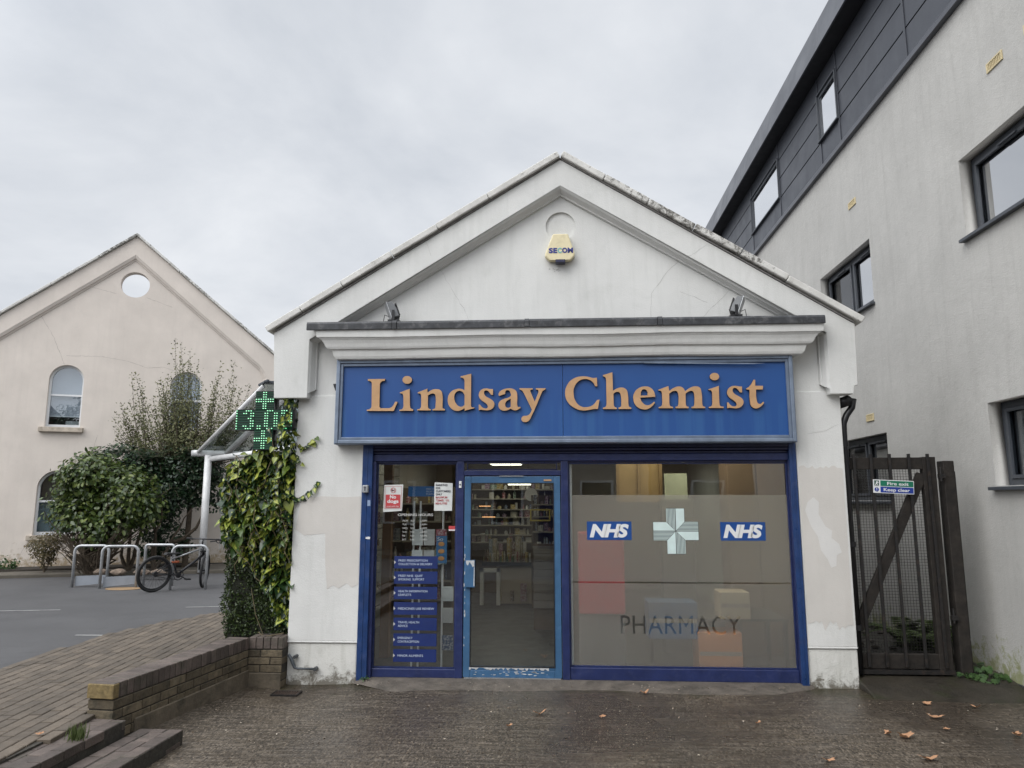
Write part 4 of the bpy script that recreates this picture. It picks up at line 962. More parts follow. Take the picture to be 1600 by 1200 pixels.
for k in range(nS):
    u0, u1 = k * sw + .0036, (k + 1) * sw - .0036
    lim = lambda u: u * 1.0
    addcross(mb, [(-u0 - .002, u0 + .004), (-u1 - .002, u1 + .004), (-u1 - .002, al_ - e), (-u0 - .002, al_ - e)], .0655, .0667)
    addcross(mb, [(u0 + .004, u0 + .002), (u1 + .004, u1 + .002), (al_ - e, u1 + .002), (al_ - e, u0 + .002)], .0655, .0667)
    addcross(mb, [(u0 + .002, -u0 - .004), (u1 + .002, -u1 - .004), (u1 + .002, -al_ + e), (u0 + .002, -al_ + e)], .0655, .0667)
    addcross(mb, [(-u0 - .004, -u0 - .002), (-u1 - .004, -u1 - .002), (-al_ + e, -u1 - .002), (-al_ + e, -u0 - .002)], .0655, .0667)
mb.build('striped_quarter', m_palegreen, cs)

# ---- notices in the left window
no = thing('no_dogs_notice', 'white notice with a red panel reading No dogs, top left of the narrow window', 'notice', (-1.72, .04, 1.638))
MB().add([(-1.822, .066, 1.637), (-1.622, .066, 1.650), (-1.614, .063, 1.922), (-1.814, .066, 1.918), (-1.822, .068, 1.637), (-1.622, .068, 1.650), (-1.614, .065, 1.922), (-1.814, .068, 1.918)], [(0, 1, 2, 3), (7, 6, 5, 4), (0, 4, 5, 1), (1, 5, 6, 2), (2, 6, 7, 3), (3, 7, 4, 0)]).build('paper', m_paper, no)
MB().box(-1.796, -1.642, .0605, .0615, 1.682, 1.818).build('red_panel', m_red, no)
mb = frame_mb(-1.806, -1.630, 1.672, 1.905, .0022, .0605, .0615); mb.build('border', m_red, no)
text('lettering', 'No', -1.752, 1.778, .0598, .048, m_whitep, no, width=.066, bold=.0015)
text('lettering', 'dogs', -1.779, 1.733, .0598, .048, m_whitep, no, width=.12, bold=.0015)
text('lettering', 'except guide dogs', -1.785, 1.692, .0598, .018, m_whitep, no, width=.13)
shape('symbol_ring', [circ(-1.718, 1.862, .028, 24), circ(-1.718, 1.862, .0235, 24)], 'xz', .0600, .0612, m_red, no)
mb = MB(); mb.prism([(-1.737, 1.858), (-1.733, 1.872), (-1.726, 1.866), (-1.712, 1.866), (-1.706, 1.874), (-1.702, 1.868), (-1.707, 1.864), (-1.706, 1.848), (-1.710, 1.848), (-1.712, 1.857), (-1.726, 1.857), (-1.728, 1.848), (-1.732, 1.848), (-1.731, 1.858)], 'y', .0602, .0612)
mb.build('symbol_dog', m_ink, no)
MB().bar((-1.737, .0598, 1.881), (-1.699, .0598, 1.843), .0008, .004).build('symbol_bar', m_red, no)
pk = thing('parking_notice', 'white paper notice about customer parking, top right of the narrow window', 'notice', (-1.19, .04, 1.65))
MB().add([(-1.285, .066, 1.652), (-1.190, .062, 1.650), (-1.096, .066, 1.652), (-1.092, .066, 1.936), (-1.190, .061, 1.94), (-1.283, .066, 1.945)] , [(0, 1, 4, 5), (1, 2, 3, 4)]).build('paper', m_paper, pk, fix=False)
for i, (s_, mm) in enumerate((('PARKING', m_ink), ('FOR', m_ink), ('CUSTOMERS', m_ink), ('ONLY', m_ink), ('MAXIMUM', m_inkr), ('TIME: 15', m_inkr), ('MINUTES', m_inkr))):
    text('lettering', s_, -1.268, 1.906 - i * .0315, .0595, .0285, mm, pk, width=.0172 * len(s_) if s_ != 'FOR' else .048, bold=.0006)
oh = thing('opening_hours', 'white vinyl opening hours lettering on the narrow window above the blue strips', 'lettering', (-1.46, .05, 1.2))
m_vin = M('faded_vinyl', (.48, .48, .46), .7, var=.1)
text('lettering', 'OPENING HOURS', -1.665, 1.597, .069, .036, m_vin, oh, width=.37, bold=.0006)
rows = [('MON', '9.00', '6.00PM'), ('TUE', '9.00', '6.00PM'), ('WED', '9.00', '6.00PM'), ('THU', '9.00', '6.00PM'), ('FRI', '9.00', '6.00PM'), ('SAT', '9.00 -', '1.00PM')]
for i, (a, b, c_) in enumerate(rows):
    z = 1.540 - i * .0385
    text('lettering', a, -1.615, z, .069, .025, m_vin, oh); text('lettering', b, -1.530, z, .069, .025, m_vin, oh); text('lettering', c_, -1.430, z, .069, .025, m_vin, oh)
strips = [('FREE! PRESCRIPTION', 'COLLECTION & DELIVERY'), ('FREE! NHS  QUIT', 'SMOKING  SUPPORT'), ('HEALTH INFORMATION', 'LEAFLETS'), ('MEDICINES USE REVIEW', None), ('TRAVEL HEALTH', 'ADVICE'), ('EMERGENCY', 'CONTRACEPTION'), ('MINOR AILMENTS', None)]
order = ['topmost', 'second', 'third', 'fourth', 'fifth', 'sixth', 'lowest']
for i, (a, b) in enumerate(strips):
    z1 = 1.188 - i * .1535; z0 = z1 - .124
    word = ['free prescription collection', 'quit smoking support', 'health information leaflets', 'medicines use review', 'travel health advice', 'emergency contraception', 'minor ailments'][i]
    st = thing('service_strip', order[i] + ' of the blue strips in the narrow window, reading ' + word, 'sign', (-1.46, .05, z0), 0, 'blue service strips stacked in the narrow window')
    x0, x1 = -1.690 + i * .002, -1.238
    MB().box(x0, x1, .066, .070, z0, z1).build('backing', m_blue, st)
    MB().prism([(x0 - .001, (z0 + z1) / 2 + .018), (x0 + .018, (z0 + z1) / 2), (x0 - .001, (z0 + z1) / 2 - .018)], 'y', .0640, .0655).build('notch', m_vin, st)
    zt = (z0 + z1) / 2
    if b:
        text('lettering', a, x0 + .045, zt + .008, .0650, .030, m_lett, st, width=.0168 * len(a)); text('lettering', b, x0 + .045, zt - .028, .0650, .030, m_lett, st, width=.0168 * len(b))
    else: text('lettering', a, x0 + .045, zt - .011, .0650, .030, m_lett, st, width=.0186 * len(a))
tag(MB().box(-1.128, -1.048, .066, .069, 1.445, 1.495).build('card_sticker', m_red), 'small red and white card sticker at the right edge of the narrow window', 'sticker')
tag(MB().box(-1.128, -1.048, .0645, .0655, 1.447, 1.460).build('sticker_band', m_whitep), 'white band under the red card sticker of the narrow window', 'sticker')

# ---------------------------------------------------------------- interior
room = thing('shop_interior', 'dim shop interior with walls, floor and ceiling behind the glass', 'interior', (0, 4, 0))
MB().box(-2.54, 2.68, .13, 7.9, -.1, .005).build('floor', m_int_floor, room)
MB().box(-2.54, 2.68, .13, 7.9, 2.55, 2.62).build('ceiling', m_ceil, room)
MB().box(-2.54, 2.68, 7.85, 7.9, .005, 2.55).build('wall', m_int_wall, room)
MB().box(-2.54, 2.68, .125, .135, 2.16, 2.6).build('head_panel', m_int_wall, room)
mb = MB(); m_slat = M('slatwall', (.30, .30, .29), .6, var=.1)
for k in range(17): mb.box(-2.53, -2.50, .3, 4.0, .03 + k * .15, .03 + k * .15 + .135)
mb.build('slat_panel', m_slat, room)
mb = MB()
for k in range(9): mb.box(-.02, .02, 2.6, 4.2, .03 + k * .15, .03 + k * .15 + .135)
mb.build('slat_panel', m_slat, room)
m_lamp, n_, l_, bs = newmat('lit_diffuser'); bs.inputs['Emission Color'].default_value = (1, .95, .74, 1); bs.inputs['Emission Strength'].default_value = 3.6; bs.inputs['Base Color'].default_value = (.8, .8, .7, 1)
for i, (x, y, wd, dp, lb) in enumerate([(-.64, 1.9, .50, .60, 'unseen lit ceiling panel above the door, nearest to the glass, kept for its light'), (-.78, 3.6, .6, .6, 'unseen lit ceiling panel in the middle of the shop, hidden by the door head, kept for its light'), (1.35, 1.0, 1.6, 1.2, 'unseen lit ceiling panel added to brighten the things behind the frosted window'), (-.95, 5.75, .55, 1.2, 'lit ceiling panel at the back, showing over the door'), (1.69, 5.75, .28, 1.2, 'lit ceiling panel at the back, showing above the big window'), (-1.9, 3.0, .4, .9, 'unseen lit ceiling panel above the left shelving')]):  # only the back pair shows; the nearer panels are unseen, there for light
    cl = thing('ceiling_light', lb, 'light', (x, y, 2.5), 0, 'ceiling panels inside the shop')
    zd = .095 if y == 5.75 else 0
    MB().box(x - wd / 2 - .03, x + wd / 2 + .03, y - dp / 2 - .03, y + dp / 2 + .03, 2.53 - zd, 2.549).build('frame', m_whitep, cl)
    MB().box(x - wd / 2, x + wd / 2, y - dp / 2, y + dp / 2, 2.515 - zd, 2.529 - zd).build('diffuser', m_lamp, cl)
hl = thing('glow_strip', 'made-up glowing strip for the bright streak in the top of the door glass', 'lamp', (-.57, 3.6, 2.0))  # made-up lamp; its glow stands in for a bright streak in the door glass
MB().box(-.75, -.39, 3.5, 3.62, 2.005, 2.03).build('housing', m_whitep, hl); MB().box(-.74, -.40, 3.505, 3.615, 1.99, 2.004).build('tube', m_lamp, hl)
for x in (-.7, -.44): MB().tube([(x, 3.56, 2.03), (x, 3.56, 2.54)], .003, 5).build('rod', m_blackm, hl)
m_warm, n_, l_, bs = newmat('warm_strip'); bs.inputs['Emission Color'].default_value = (1, .42, .12, 1); bs.inputs['Emission Strength'].default_value = 1.3
for k, (xa, xb, z) in enumerate(((-2.42, -1.86, 1.70), (-2.36, -1.80, 1.64), (-1.32, -1.13, 1.66), (-1.27, -1.05, 1.48))):  # thin glowing bars stand in for the orange lines in the glass
    tag(MB().box(xa, xb, 4.9, 4.93, z, z + .012).build('glow_bar', m_warm), ['upper', 'lower', 'short upper', 'short lower'][k] + ' orange glowing bar in the shop, ' + ('behind the parking notice' if k < 2 else 'by the left edge of the door glass'), 'strip light')
# product boxes: one mesh, coloured per object
m_prod, n_, l_, bs = newmat('product_card')
oi = n_.new("ShaderNodeObjectInfo"); r = n_.new("ShaderNodeValToRGB"); r.color_ramp.interpolation = 'CONSTANT'; l_.new(oi.outputs['Random'], r.inputs[0])
pal = [(.40, .40, .38), (.20, .25, .30), (.35, .31, .20), (.26, .05, .07), (.52, .52, .50), (.05, .09, .18), (.36, .27, .06), (.16, .07, .17), (.08, .15, .10), (.45, .43, .36), (.14, .07, .04), (.30, .16, .22)]
for i in range(len(pal) - 2): r.color_ramp.elements.new(.5)
for i, c_ in enumerate(pal): r.color_ramp.elements[i].position = i / len(pal); r.color_ramp.elements[i].color = (*c_, 1)
g = n_.new("ShaderNodeTexCoord")
lab = ramp(n_, l_, noise(n_, l_, scaled(n_, l_, g.outputs['Generated'], (3, 3, 5)), 1.5, 3), .48, .56)
l_.new(mixc(n_, l_, math_(n_, l_, 'MULTIPLY', lab, .6), r.outputs[0], (.6, .6, .58)), bs.inputs['Base Color']); bs.inputs['Roughness'].default_value = .45
pbox = MB().box(-.5, .5, -.5, .5, 0, 1).mesh('product_box')
pbot = MB().tube([(0, 0, 0), (0, 0, .72), (0, 0, .80), (0, 0, .82), (0, 0, 1)], [.5, .5, .3, .25, .25], 10).mesh('product_bottle')
for me_ in (pbox, pbot): me_.materials.append(m_prod)
random.seed(17)
pcount = 0
def products(x0, x1, y, z, hmax, label, group, dens=1.0, rot=0, wmin=.05, wmax=.12):
    global pcount; x = x0
    while x < x1 - wmin:
        wd = random.uniform(wmin * .7, wmax); h = random.uniform(.3, 1) * hmax
        if random.random() < dens:
            bot = random.random() < .5
            o = bpy.data.objects.new('product_bottle' if bot else 'product_box', pbot if bot else pbox); COL.objects.link(o)
            s_ = wd * (.6 if bot else .92); o.scale = (s_, min(s_, .08), h)
            if rot: o.location = (y, x + wd / 2, z)
            else: o.location = (x + wd / 2, y, z)
            o.rotation_euler = (0, 0, random.uniform(-.5, .5) + rot); tag(o, label, 'product', group); pcount += 1
        x += wd
m_vent_shelf = M('shelf_board', (.28, .26, .22), .6, var=.1)
def shelfunit(name, label, x0, x1, y0, y1, ztop, levels, mat, lbl, grp, hm, dens=.9, **k):
    t = thing(name, label, 'shelves', ((x0 + x1) / 2, (y0 + y1) / 2, 0))
    MB().box(x0, x1, y1 - .02, y1, 0.01, ztop).build('back_panel', mat, t)
    for z in levels: MB().box(x0, x1, y0, y1 - .021, z - .02, z).build('shelf', m_vent_shelf, t)
    MB().box(x0 - .02, x0, y0, y1, .01, ztop).build('side_panel', mat, t); MB().box(x1, x1 + .02, y0, y1, .01, ztop).build('side_panel', mat, t)
    for z in levels: products(x0 + .02, x1 - .02, (y0 + y1) / 2 - .06, z, hm, lbl, grp, dens, **k)
m_shelf = M('shelf_back', (.13, .10, .075), .7, var=.1)
shelfunit('wall_shelves', 'tall shelves of medicines on the back wall seen through the door', -1.75, -.05, 6.6, 6.95, 2.3, [.98, 1.12, 1.30, 1.45, 1.60, 1.80, 1.98], m_shelf, 'small medicine pack on the back wall shelves behind the door', 'packs on the back wall shelves', .16, .72, wmin=.05, wmax=.14)
shelfunit('display_shelves', 'shelves behind the left end of the narrow window', -2.45, -1.55, 3.2, 3.6, 1.95, [.35, .62, .9, 1.18, 1.46, 1.72], m_shelf, 'small product on the shelves behind the narrow window', 'products on the shelves behind the narrow window', .2, .95)
shelfunit('glass_display', 'shelf with a yellow frame to the right behind the door', -.42, -.04, 4.9, 5.2, 1.85, [1.0, 1.25, 1.5, 1.7], m_shelf, 'small product on the shelf right behind the door glass', 'products on the right shelf behind the door', .16, .9, wmin=.04, wmax=.08)
ct = thing('counter', 'dark topped counter at the back of the shop behind the door', 'counter', (-.75, 5.5, 0))
MB().box(-1.3, -.25, 5.2, 5.9, .66, .72).build('counter_top', m_blackm, ct, bevel=.005)
MB().box(-1.05, -.45, 5.25, 5.85, .03, .66).build('front_panel', m_int_wall, ct)
mb = MB(); mb.box(-1.32, -1.26, 5.1, 5.2, .02, .62); mb.box(-.98 - .06, -.98, 5.1, 5.2, .02, .62); mb.box(-1.32, -.98, 5.1, 5.2, .56, .62); mb.build('end_frame', m_whitep, ct)
products(-1.25, -.3, 5.35, .72, .42, 'small pack on the dark counter behind the door', 'packs on the counter', .9, wmin=.04, wmax=.09)
products(-1.28, -.27, 5.24, .721, .22, 'small pack at the front of the dark counter behind the door', 'packs at the front of the counter', .95, wmin=.03, wmax=.07)
products(-1.02, -.48, 5.21, .08, .3, 'card leaning below the counter top', 'cards under the counter', .6)
tag(MB().prism(circ(-.45, 1.86, .11, 24), 'y', 5.10, 5.13).build('wall_clock', m_whitep), 'round pale wall clock at the back of the shop', 'clock')
tag(frame_mb(-.46, -.12, 1.42, 1.62, .025, 4.80, 4.84).build('picture_frame', M('yellow_frame', (.45, .36, .05), .5)), 'yellow rectangular frame behind the door glass', 'frame')
# leaflet stand close behind the narrow window
ls = thing('leaflet_stand', 'white wire leaflet stand behind the blue strips of the narrow window', 'stand', (-1.5, .45, 0))
mb = MB()
for x in (-1.56, -1.49, -1.24): mb.tube([(x, .42, .02), (x, .42, 1.75)], .011, 8)
mb.build('post', m_whitep, ls)
MB().box(-1.62, -1.18, .36, .38, 1.80, 1.91).build('header_board', M('header_blue', (.02, .15, .42), .5), ls)
for i, s_ in enumerate(('FREE INFO', 'FROM YOUR', 'PHARMACY')): text('lettering', s_, -1.42, 1.872 - i * .028, .357, .026, m_lett, ls, width=.13)
k_ = 0
for z in (1.28, 1.08, .70, .48, .2):
    for x in ((-1.57, -1.44, -1.31) if z > 1 else (-1.23,)):
        o = MB().box(x, x + .115, .375 + random.uniform(-.01, .01), .385 + .012, z, z + (.17 if z > 1.2 else .15)).build('leaflet', [m_paper, m_vin, m_prod][k_ % 3], bevel=0); k_ += 1
        tag(o, 'leaflet in the wire stand behind the narrow window', 'leaflet', 'leaflets in the wire stand')
po = thing('poster', 'blue poster with orange and white shapes beside the stand, behind the narrow window', 'poster', (-1.23, .3, 1.1))
MB().box(-1.29, -1.175, .28, .285, 1.10, 1.385).build('sheet', M('poster_blue', (.03, .14, .30), .6), po)
mb = MB()
for k in range(3): mb.ball((-1.235, .277, 1.30 - k * .075), .03, 10, 6, (1.2, .1, .8))
mb.build('shape', M('poster_orange', (.5, .24, .08), .6), po)
text('lettering', 'So', -1.278, 1.335, .278, .05, m_whitep, po, width=.06)
tag(MB().box(-2.02, -1.92, .9, 1.0, .01, 2.5).build('timber_post', M('brown_timber', (.16, .09, .045), .5, var=.2, vscale=3)), 'brown timber post behind the left edge of the narrow window', 'post')
sp_ = thing('slat_display', 'pale slatted display end standing on the floor behind the right side of the door glass', 'display', (-.18, 2.8, 0))
mb = MB()
for k in range(8): mb.box(-.34, -.04, 2.8, 2.84, .30 + k * .105, .30 + k * .105 + .098)
mb.build('slats', M('slat_grey', (.22, .21, .20), .6, var=.1), sp_); MB().box(-.34, -.04, 2.84, 2.90, .01, 1.16).build('core', m_shelf, sp_)
# bright products pressed near the window on the left
for z in (.55, .85, 1.15, 1.45, 1.7): products(.4, 2.6, -2.44, z, .16, 'small product hung on the left slatted wall inside', 'products on the left slatted wall', .75, rot=R(90))
# things standing behind the frosted film
m_cardb = M('cardboard', (.62, .50, .36), .8, var=.12); m_obox = M('orange_crate', (.80, .33, .14), .6, var=.1); m_bcrate = M('blue_crate', (.04, .11, .24), .6, var=.12); m_rcurt = M('red_display', (.75, .07, .09), .6, var=.1)
def carton(label, x0, x1, y0, y1, z0, z1, mat, cat):
    t = thing('carton', label, cat, ((x0 + x1) / 2, (y0 + y1) / 2, z0))
    MB().box(x0, x1, y0, y1, z0, z1).build('body', mat, t, bevel=.006)
    MB().box(x0 + .01, x1 - .01, y0 - .002, y0, (z0 + z1) / 2 - .02, (z0 + z1) / 2 + .02).build('tape', m_stone, t)
carton('orange box standing on the floor behind the frosted window', 1.39, 1.82, .10, .45, .05, .455, m_obox, 'box')
carton('blue crate behind the word on the frosted window', .91, 1.40, .14, .5, .38, .735, m_bcrate, 'crate')
carton('cardboard box on top of the pile behind the frosted window', 1.62, 1.915, .10, .40, .585, .845, m_cardb, 'box')
dp_ = thing('display_unit', 'tall red display unit blurred behind the left of the frosted window', 'display', (.46, .5, 0))
MB().box(.22, .70, .45, .7, .01, .58).build('base', M('grey_base', (.2, .2, .2), .6), dp_)
MB().box(.22, .70, .38, .7, .58, 1.42).build('panel', m_rcurt, dp_, bevel=.02)
tb = thing('work_table', 'table behind the frosted window carrying the cardboard box', 'table', (1.6, .5, 0))
MB().box(.95, 2.3, .14, .9, .555, .583).build('table_top', M('dark_table', (.06, .055, .05), .6), tb)
for x, y in ((1.9, .6), (2.26, .2), (2.26, .85), (1.0, .86)): MB().box(x, x + .04, y, y + .04, .01, .555).build('leg', m_blackm, tb)
# upper strip of the window: timber screen, pale panel, shelves
pt = thing('timber_screen', 'ochre timber partition seen in the clear strip above the frosted film', 'partition', (.9, 1.6, 0))
m_och = M('ochre_timber', (.26, .17, .065), .6, var=.15, vscale=3)
MB().box(.72, 1.28, 1.5, 1.55, 1.74, 2.55).build('board', m_och, pt); mb = MB()
for x in (.72, .98, 1.24): mb.box(x, x + .035, 1.46, 1.5, 1.74, 2.5)
mb.build('batten', M('ochre_batten', (.19, .12, .045), .6, var=.1), pt)
tag(MB().box(1.24, 1.62, 1.38, 1.60, .01, 1.77).build('low_cabinet', M('cabinet_grey', (.10, .095, .085), .7)), 'dark low cabinet blurred behind the frosted window, carrying the pale green board', 'cabinet')
tag(MB().box(1.29, 1.56, 1.40, 1.43, 1.772, 2.08).build('pale_panel', M('pale_green_panel', (.34, .36, .26), .7)), 'pale green board seen in the clear strip right of the timber screen', 'board')
pt2 = thing('brown_cupboard', 'brown cupboard at the right end inside the large window', 'cupboard', (2.3, 1.5, 0))
MB().box(1.98, 2.66, 1.2, 1.6, .01, 2.5).build('body', M('brown_board', (.17, .115, .075), .6, var=.12, vscale=2), pt2, bevel=.01)
for x in (1.99, 2.33): MB().box(x, x + .32, 1.178, 1.199, .03, 2.45).build('door', M('brown_door', (.19, .13, .085), .6, var=.1), pt2, bevel=.004)

# ---------------------------------------------------------------- LED pharmacy cross
lc = thing('led_cross_sign', 'black pharmacy cross sign with green lit dots, partly behind ivy', 'lit sign', (-3.07, -.05, 2.29))
c0, cw = -3.175, .204            # module size
lx = [(-3.379, -3.175), (-3.175, -2.971), (-2.971, -2.767)]; lz = [(2.285, 2.489), (2.489, 2.703), (2.703, 2.897)]
o_ = [(lx[1][0], lz[0][0]), (lx[1][1], lz[0][0]), (lx[1][1], lz[1][0]), (lx[2][1], lz[1][0]), (lx[2][1], lz[1][1]), (lx[1][1], lz[1][1]), (lx[1][1], lz[2][1]), (lx[1][0], lz[2][1]), (lx[1][0], lz[1][1]), (lx[0][0], lz[1][1]), (lx[0][0], lz[1][0]), (lx[1][0], lz[1][0])]
shape('housing', [o_], 'xz', -.115, .02, m_blackm, lc)
T_ = ['...##...', '...##...', '...##...', '########', '########', '...##...', '...##...', '...##...']
Lm = ['#...###.', '#..##.##', '#.....##', '#....##.', '#.....##', '#.....##', '#..##.##', '#...###.']
Cm = ['.....###', '....##..', '....##..', '....##..', '....##..', '....##..', '.##.##..', '.##..###']
Rm = ['...###..', '##.##.##', '##.##.##', '##.##.##', '##.##.##', '##.##.##', '##.##.##', '...###..']
m_led, n_, l_, bs = newmat('lit_led'); bs.inputs['Emission Color'].default_value = (.16, 1, .42, 1); bs.inputs['Emission Strength'].default_value = .75
mb = MB()
for (i, k, pat) in ((1, 2, T_), (1, 0, T_), (0, 1, Lm), (1, 1, Cm), (2, 1, Rm)):
    x0, x1 = lx[i]; z0, z1 = lz[k]
    mb.box(x0 + .003, x1 - .003, -.1168, -.1157, z0 + .003, z1 - .003, mi=1)
    for r_ in range(9):
        z = z0 + (z1 - z0) * r_ / 8; mb.box(x0 + .004, x1 - .004, -.1245, -.1165, z - .004, z + .002, mi=2)
    for r_, row in enumerate(pat):
        for q, ch in enumerate(row):
            if ch == '#':
                x = x0 + (x1 - x0) * (q + .5) / 8; z = z1 - (z1 - z0) * (r_ + .5) / 8; mb.box(x - .0043, x + .0043, -.130, -.1165, z - .0043, z + .0043)
led_mb = mb
m_gpcb = M('green_glow_board', (.004, .05, .025), .5, var=.3)
m_gpcb.node_tree.nodes['Principled BSDF'].inputs['Emission Color'].default_value = (.0, .5, .2, 1); m_gpcb.node_tree.nodes['Principled BSDF'].inputs['Emission Strength'].default_value = .02  # faint emission on the board paints the glow around the lit dots
led_mb.build('led_display', [m_led, m_gpcb, m_blackm], lc, fix=False)
MB().tube([(-2.9, .0, 2.6), (-2.74, .0, 2.6)], .02, 8).build('bracket', m_blackm, lc)

# ---------------------------------------------------------------- hedge and ivy
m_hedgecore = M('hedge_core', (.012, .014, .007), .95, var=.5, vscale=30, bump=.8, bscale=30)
hg = thing('hedge', 'clipped dark green box hedge behind the short brick wall beside the white pier', 'hedge', (-3.15, .5, .2))
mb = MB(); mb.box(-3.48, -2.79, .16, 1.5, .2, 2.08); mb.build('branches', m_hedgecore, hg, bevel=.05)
MB().box(-3.12, -2.75, .0, .2, .1, .39).build('soil', m_soil, hg)
m_hleaf = leafmat('hedge_leaf', [(0, (.012, .022, .007)), (.5, (.026, .045, .012)), (.85, (.045, .070, .018)), (1, (.085, .11, .03))], .4, .15)
def scatter_box(n, faces):
    P, Nn = [], []
    tot = sum(f[2] for f in faces)
    for (fn, nv, wt) in faces:
        k = int(n * wt / tot); u = RNG.uniform(0, 1, (k, 2)); pts = np.array([fn(a, b) for a, b in u])
        depth = RNG.exponential(.022, k); lump = .018 * np.sin(pts[:, 0] * 14 + pts[:, 2] * 9) + .02 * np.sin(pts[:, 1] * 11 - pts[:, 2] * 13 + 2)
        pts = pts - np.outer(depth - lump, nv); P.append(pts); Nn.append(np.tile(nv, (k, 1)) + RNG.normal(0, .55, (k, 3)))
    return np.concatenate(P), np.concatenate(Nn)
P_h, N_h = scatter_box(26000, [(lambda a, b: (-3.50 + .72 * a, .12, .37 + 1.75 * b), np.array([0, -1, 0.]), 1.3), (lambda a, b: (-3.52, .12 + 1.4 * a, .2 + 1.9 * b), np.array([-1., 0, 0]), 1.6), (lambda a, b: (-3.5 + .7 * a, .12 + 1.4 * b, 2.12), np.array([0, 0, 1.]), .6)])
me = leafmesh('leaves', P_h, N_h, RNG.normal(0, 1, (len(P_h), 3)) + (0, 0, .4), RNG.uniform(.016, .034, len(P_h)), LEAF_V, LEAF_F)
link('leaves', me, m_hleaf, hg)

iv = thing('ivy', 'variegated yellow and green ivy climbing over the hedge and up beside the LED cross', 'climbing plant', (-3.1, .1, .4))
IVY = [(0, 0, 0), (.12, -.06, .03), (.36, -.02, .08), (.44, .20, .12), (.40, .44, .12), (.27, .72, .06), (.13, .95, -.03), (0, 1.18, -.12), (-.13, .95, -.03), (-.27, .72, .06), (-.40, .44, .12), (-.44, .20, .12), (-.36, -.02, .08), (-.12, -.06, .03), (0, .42, -.04)]
IVF = [(14, i, i + 1) for i in range(0, 13)] + [(14, 13, 0)]
IVA = [.35] + [0] * 13 + [1]
m_ivy = leafmat('ivy_leaf', [(0, (.010, .024, .010)), (.35, (.018, .042, .014)), (.6, (.040, .085, .018)), (.78, (.12, .18, .03)), (1, (.30, .34, .06))], .30, .15, attr=(.40, .43, .08), spec=.5)
ivpoly = [(-2.87, 2.55), (-2.88, 2.88), (-2.76, 2.90), (-2.765, .50), (-2.86, .50), (-2.98, .80), (-3.10, .95), (-3.30, 1.22), (-3.48, 1.34), (-3.52, 1.96), (-3.42, 2.12), (-3.30, 2.22), (-3.10, 2.32), (-2.95, 2.42)]
random.seed(77); pts, nr, tp, szz = [], [], [], []
while len(pts) < 2300:
    x, z = random.uniform(-3.64, -2.75), random.uniform(.5, 2.95)
    if not inpoly(x, z, ivpoly): continue
    dens = 1.0 if z > 1.45 else .30 + .5 * max(0, (z - 1.0) / .45)
    if x > -3.02 and z < 1.5: dens = max(dens, .62)
    if z > 2.3: dens = .55
    if random.random() > dens: continue
    bulge = .13 * math.sin(max(0, min(1, (z - 1.0) / 1.3)) * math.pi) * random.uniform(.2, 1)
    y = .08 - bulge - random.uniform(0, .05)
    if z > 2.25: y = random.uniform(-.10, .12)
    s_ = random.choice((.035, .05, .062, .08)) * random.uniform(.75, 1.25)
    if random.random() < .045: s_ = .125
    if z > 2.3: s_ *= .8
    pts.append((x, y, z)); szz.append(s_); nr.append((random.gauss(-.15, .65), -.8 + random.gauss(0, .3), random.gauss(.45, .5))); tp.append((random.gauss(0, .5), random.gauss(-.35, .3), -1))
for k in range(30):
    pts.append((random.uniform(-2.88, -2.76), random.uniform(-.20, -.08), random.uniform(2.15, 2.78))); szz.append(random.uniform(.05, .09)); nr.append((random.gauss(-.2, .6), -.9, random.gauss(.4, .4))); tp.append((random.gauss(-.2, .5), -.3, -1))
for k in range(260):   # left flank and top of the hedge
    pts.append((-3.52 + random.uniform(-.04, .04), random.uniform(.1, 1.3), random.uniform(1.3, 2.1))); szz.append(random.uniform(.06, .1)); nr.append((-1, random.gauss(0, .4), random.gauss(.4, .3))); tp.append((random.gauss(-.2, .2), random.gauss(0, .4), -1))
for k in range(300):
    pts.append((random.uniform(-3.5, -2.8), random.uniform(.05, 1.4), 2.17 + random.uniform(-.05, .10))); szz.append(random.uniform(.06, .1)); nr.append((random.gauss(0, .4), random.gauss(-.2, .4), 1)); tp.append((random.gauss(0, .6), -1, random.gauss(-.2, .3)))
vines = []
def vine(path, n, sz, y):
    for i in range(n):
        t = i / (n - 1) * (len(path) - 1); k = min(int(t), len(path) - 2); f = t - k
        x = path[k][0] + (path[k + 1][0] - path[k][0]) * f; z = path[k][1] + (path[k + 1][1] - path[k][1]) * f
        pts.append((x + random.uniform(-.015, .015), y - random.uniform(.005, .03), z + random.uniform(-.02, .02))); szz.append(sz * random.uniform(.75, 1.3)); nr.append((random.gauss(0, .3), -1, random.gauss(.35, .25))); tp.append((random.gauss(.1, .7), 0, -.8))
    vines.append([(p[0], y - .006, p[1]) for p in path])
vine([(-2.80, 1.80), (-2.70, 1.78), (-2.60, 1.83), (-2.50, 1.93)], 15, .05, -.02)
vine([(-2.80, 2.42), (-2.72, 2.32), (-2.64, 2.31), (-2.58, 2.36), (-2.54, 2.41)], 13, .05, -.02)
vine([(-2.80, 2.22), (-2.73, 2.22), (-2.69, 2.15)], 6, .05, -.02)
vine([(-3.0, 2.5), (-2.93, 2.2), (-2.87, 2.0), (-2.9, 1.75)], 10, .06, -.12)
me = leafmesh('leaves', pts, nr, tp, szz, IVY, IVF, IVA); link('leaves', me, m_ivy, iv)
m_stem = M('ivy_stem', (.11, .085, .045), .8, var=.3)
mb = MB()
for v in vines: mb.tube(v, .0035, 5)
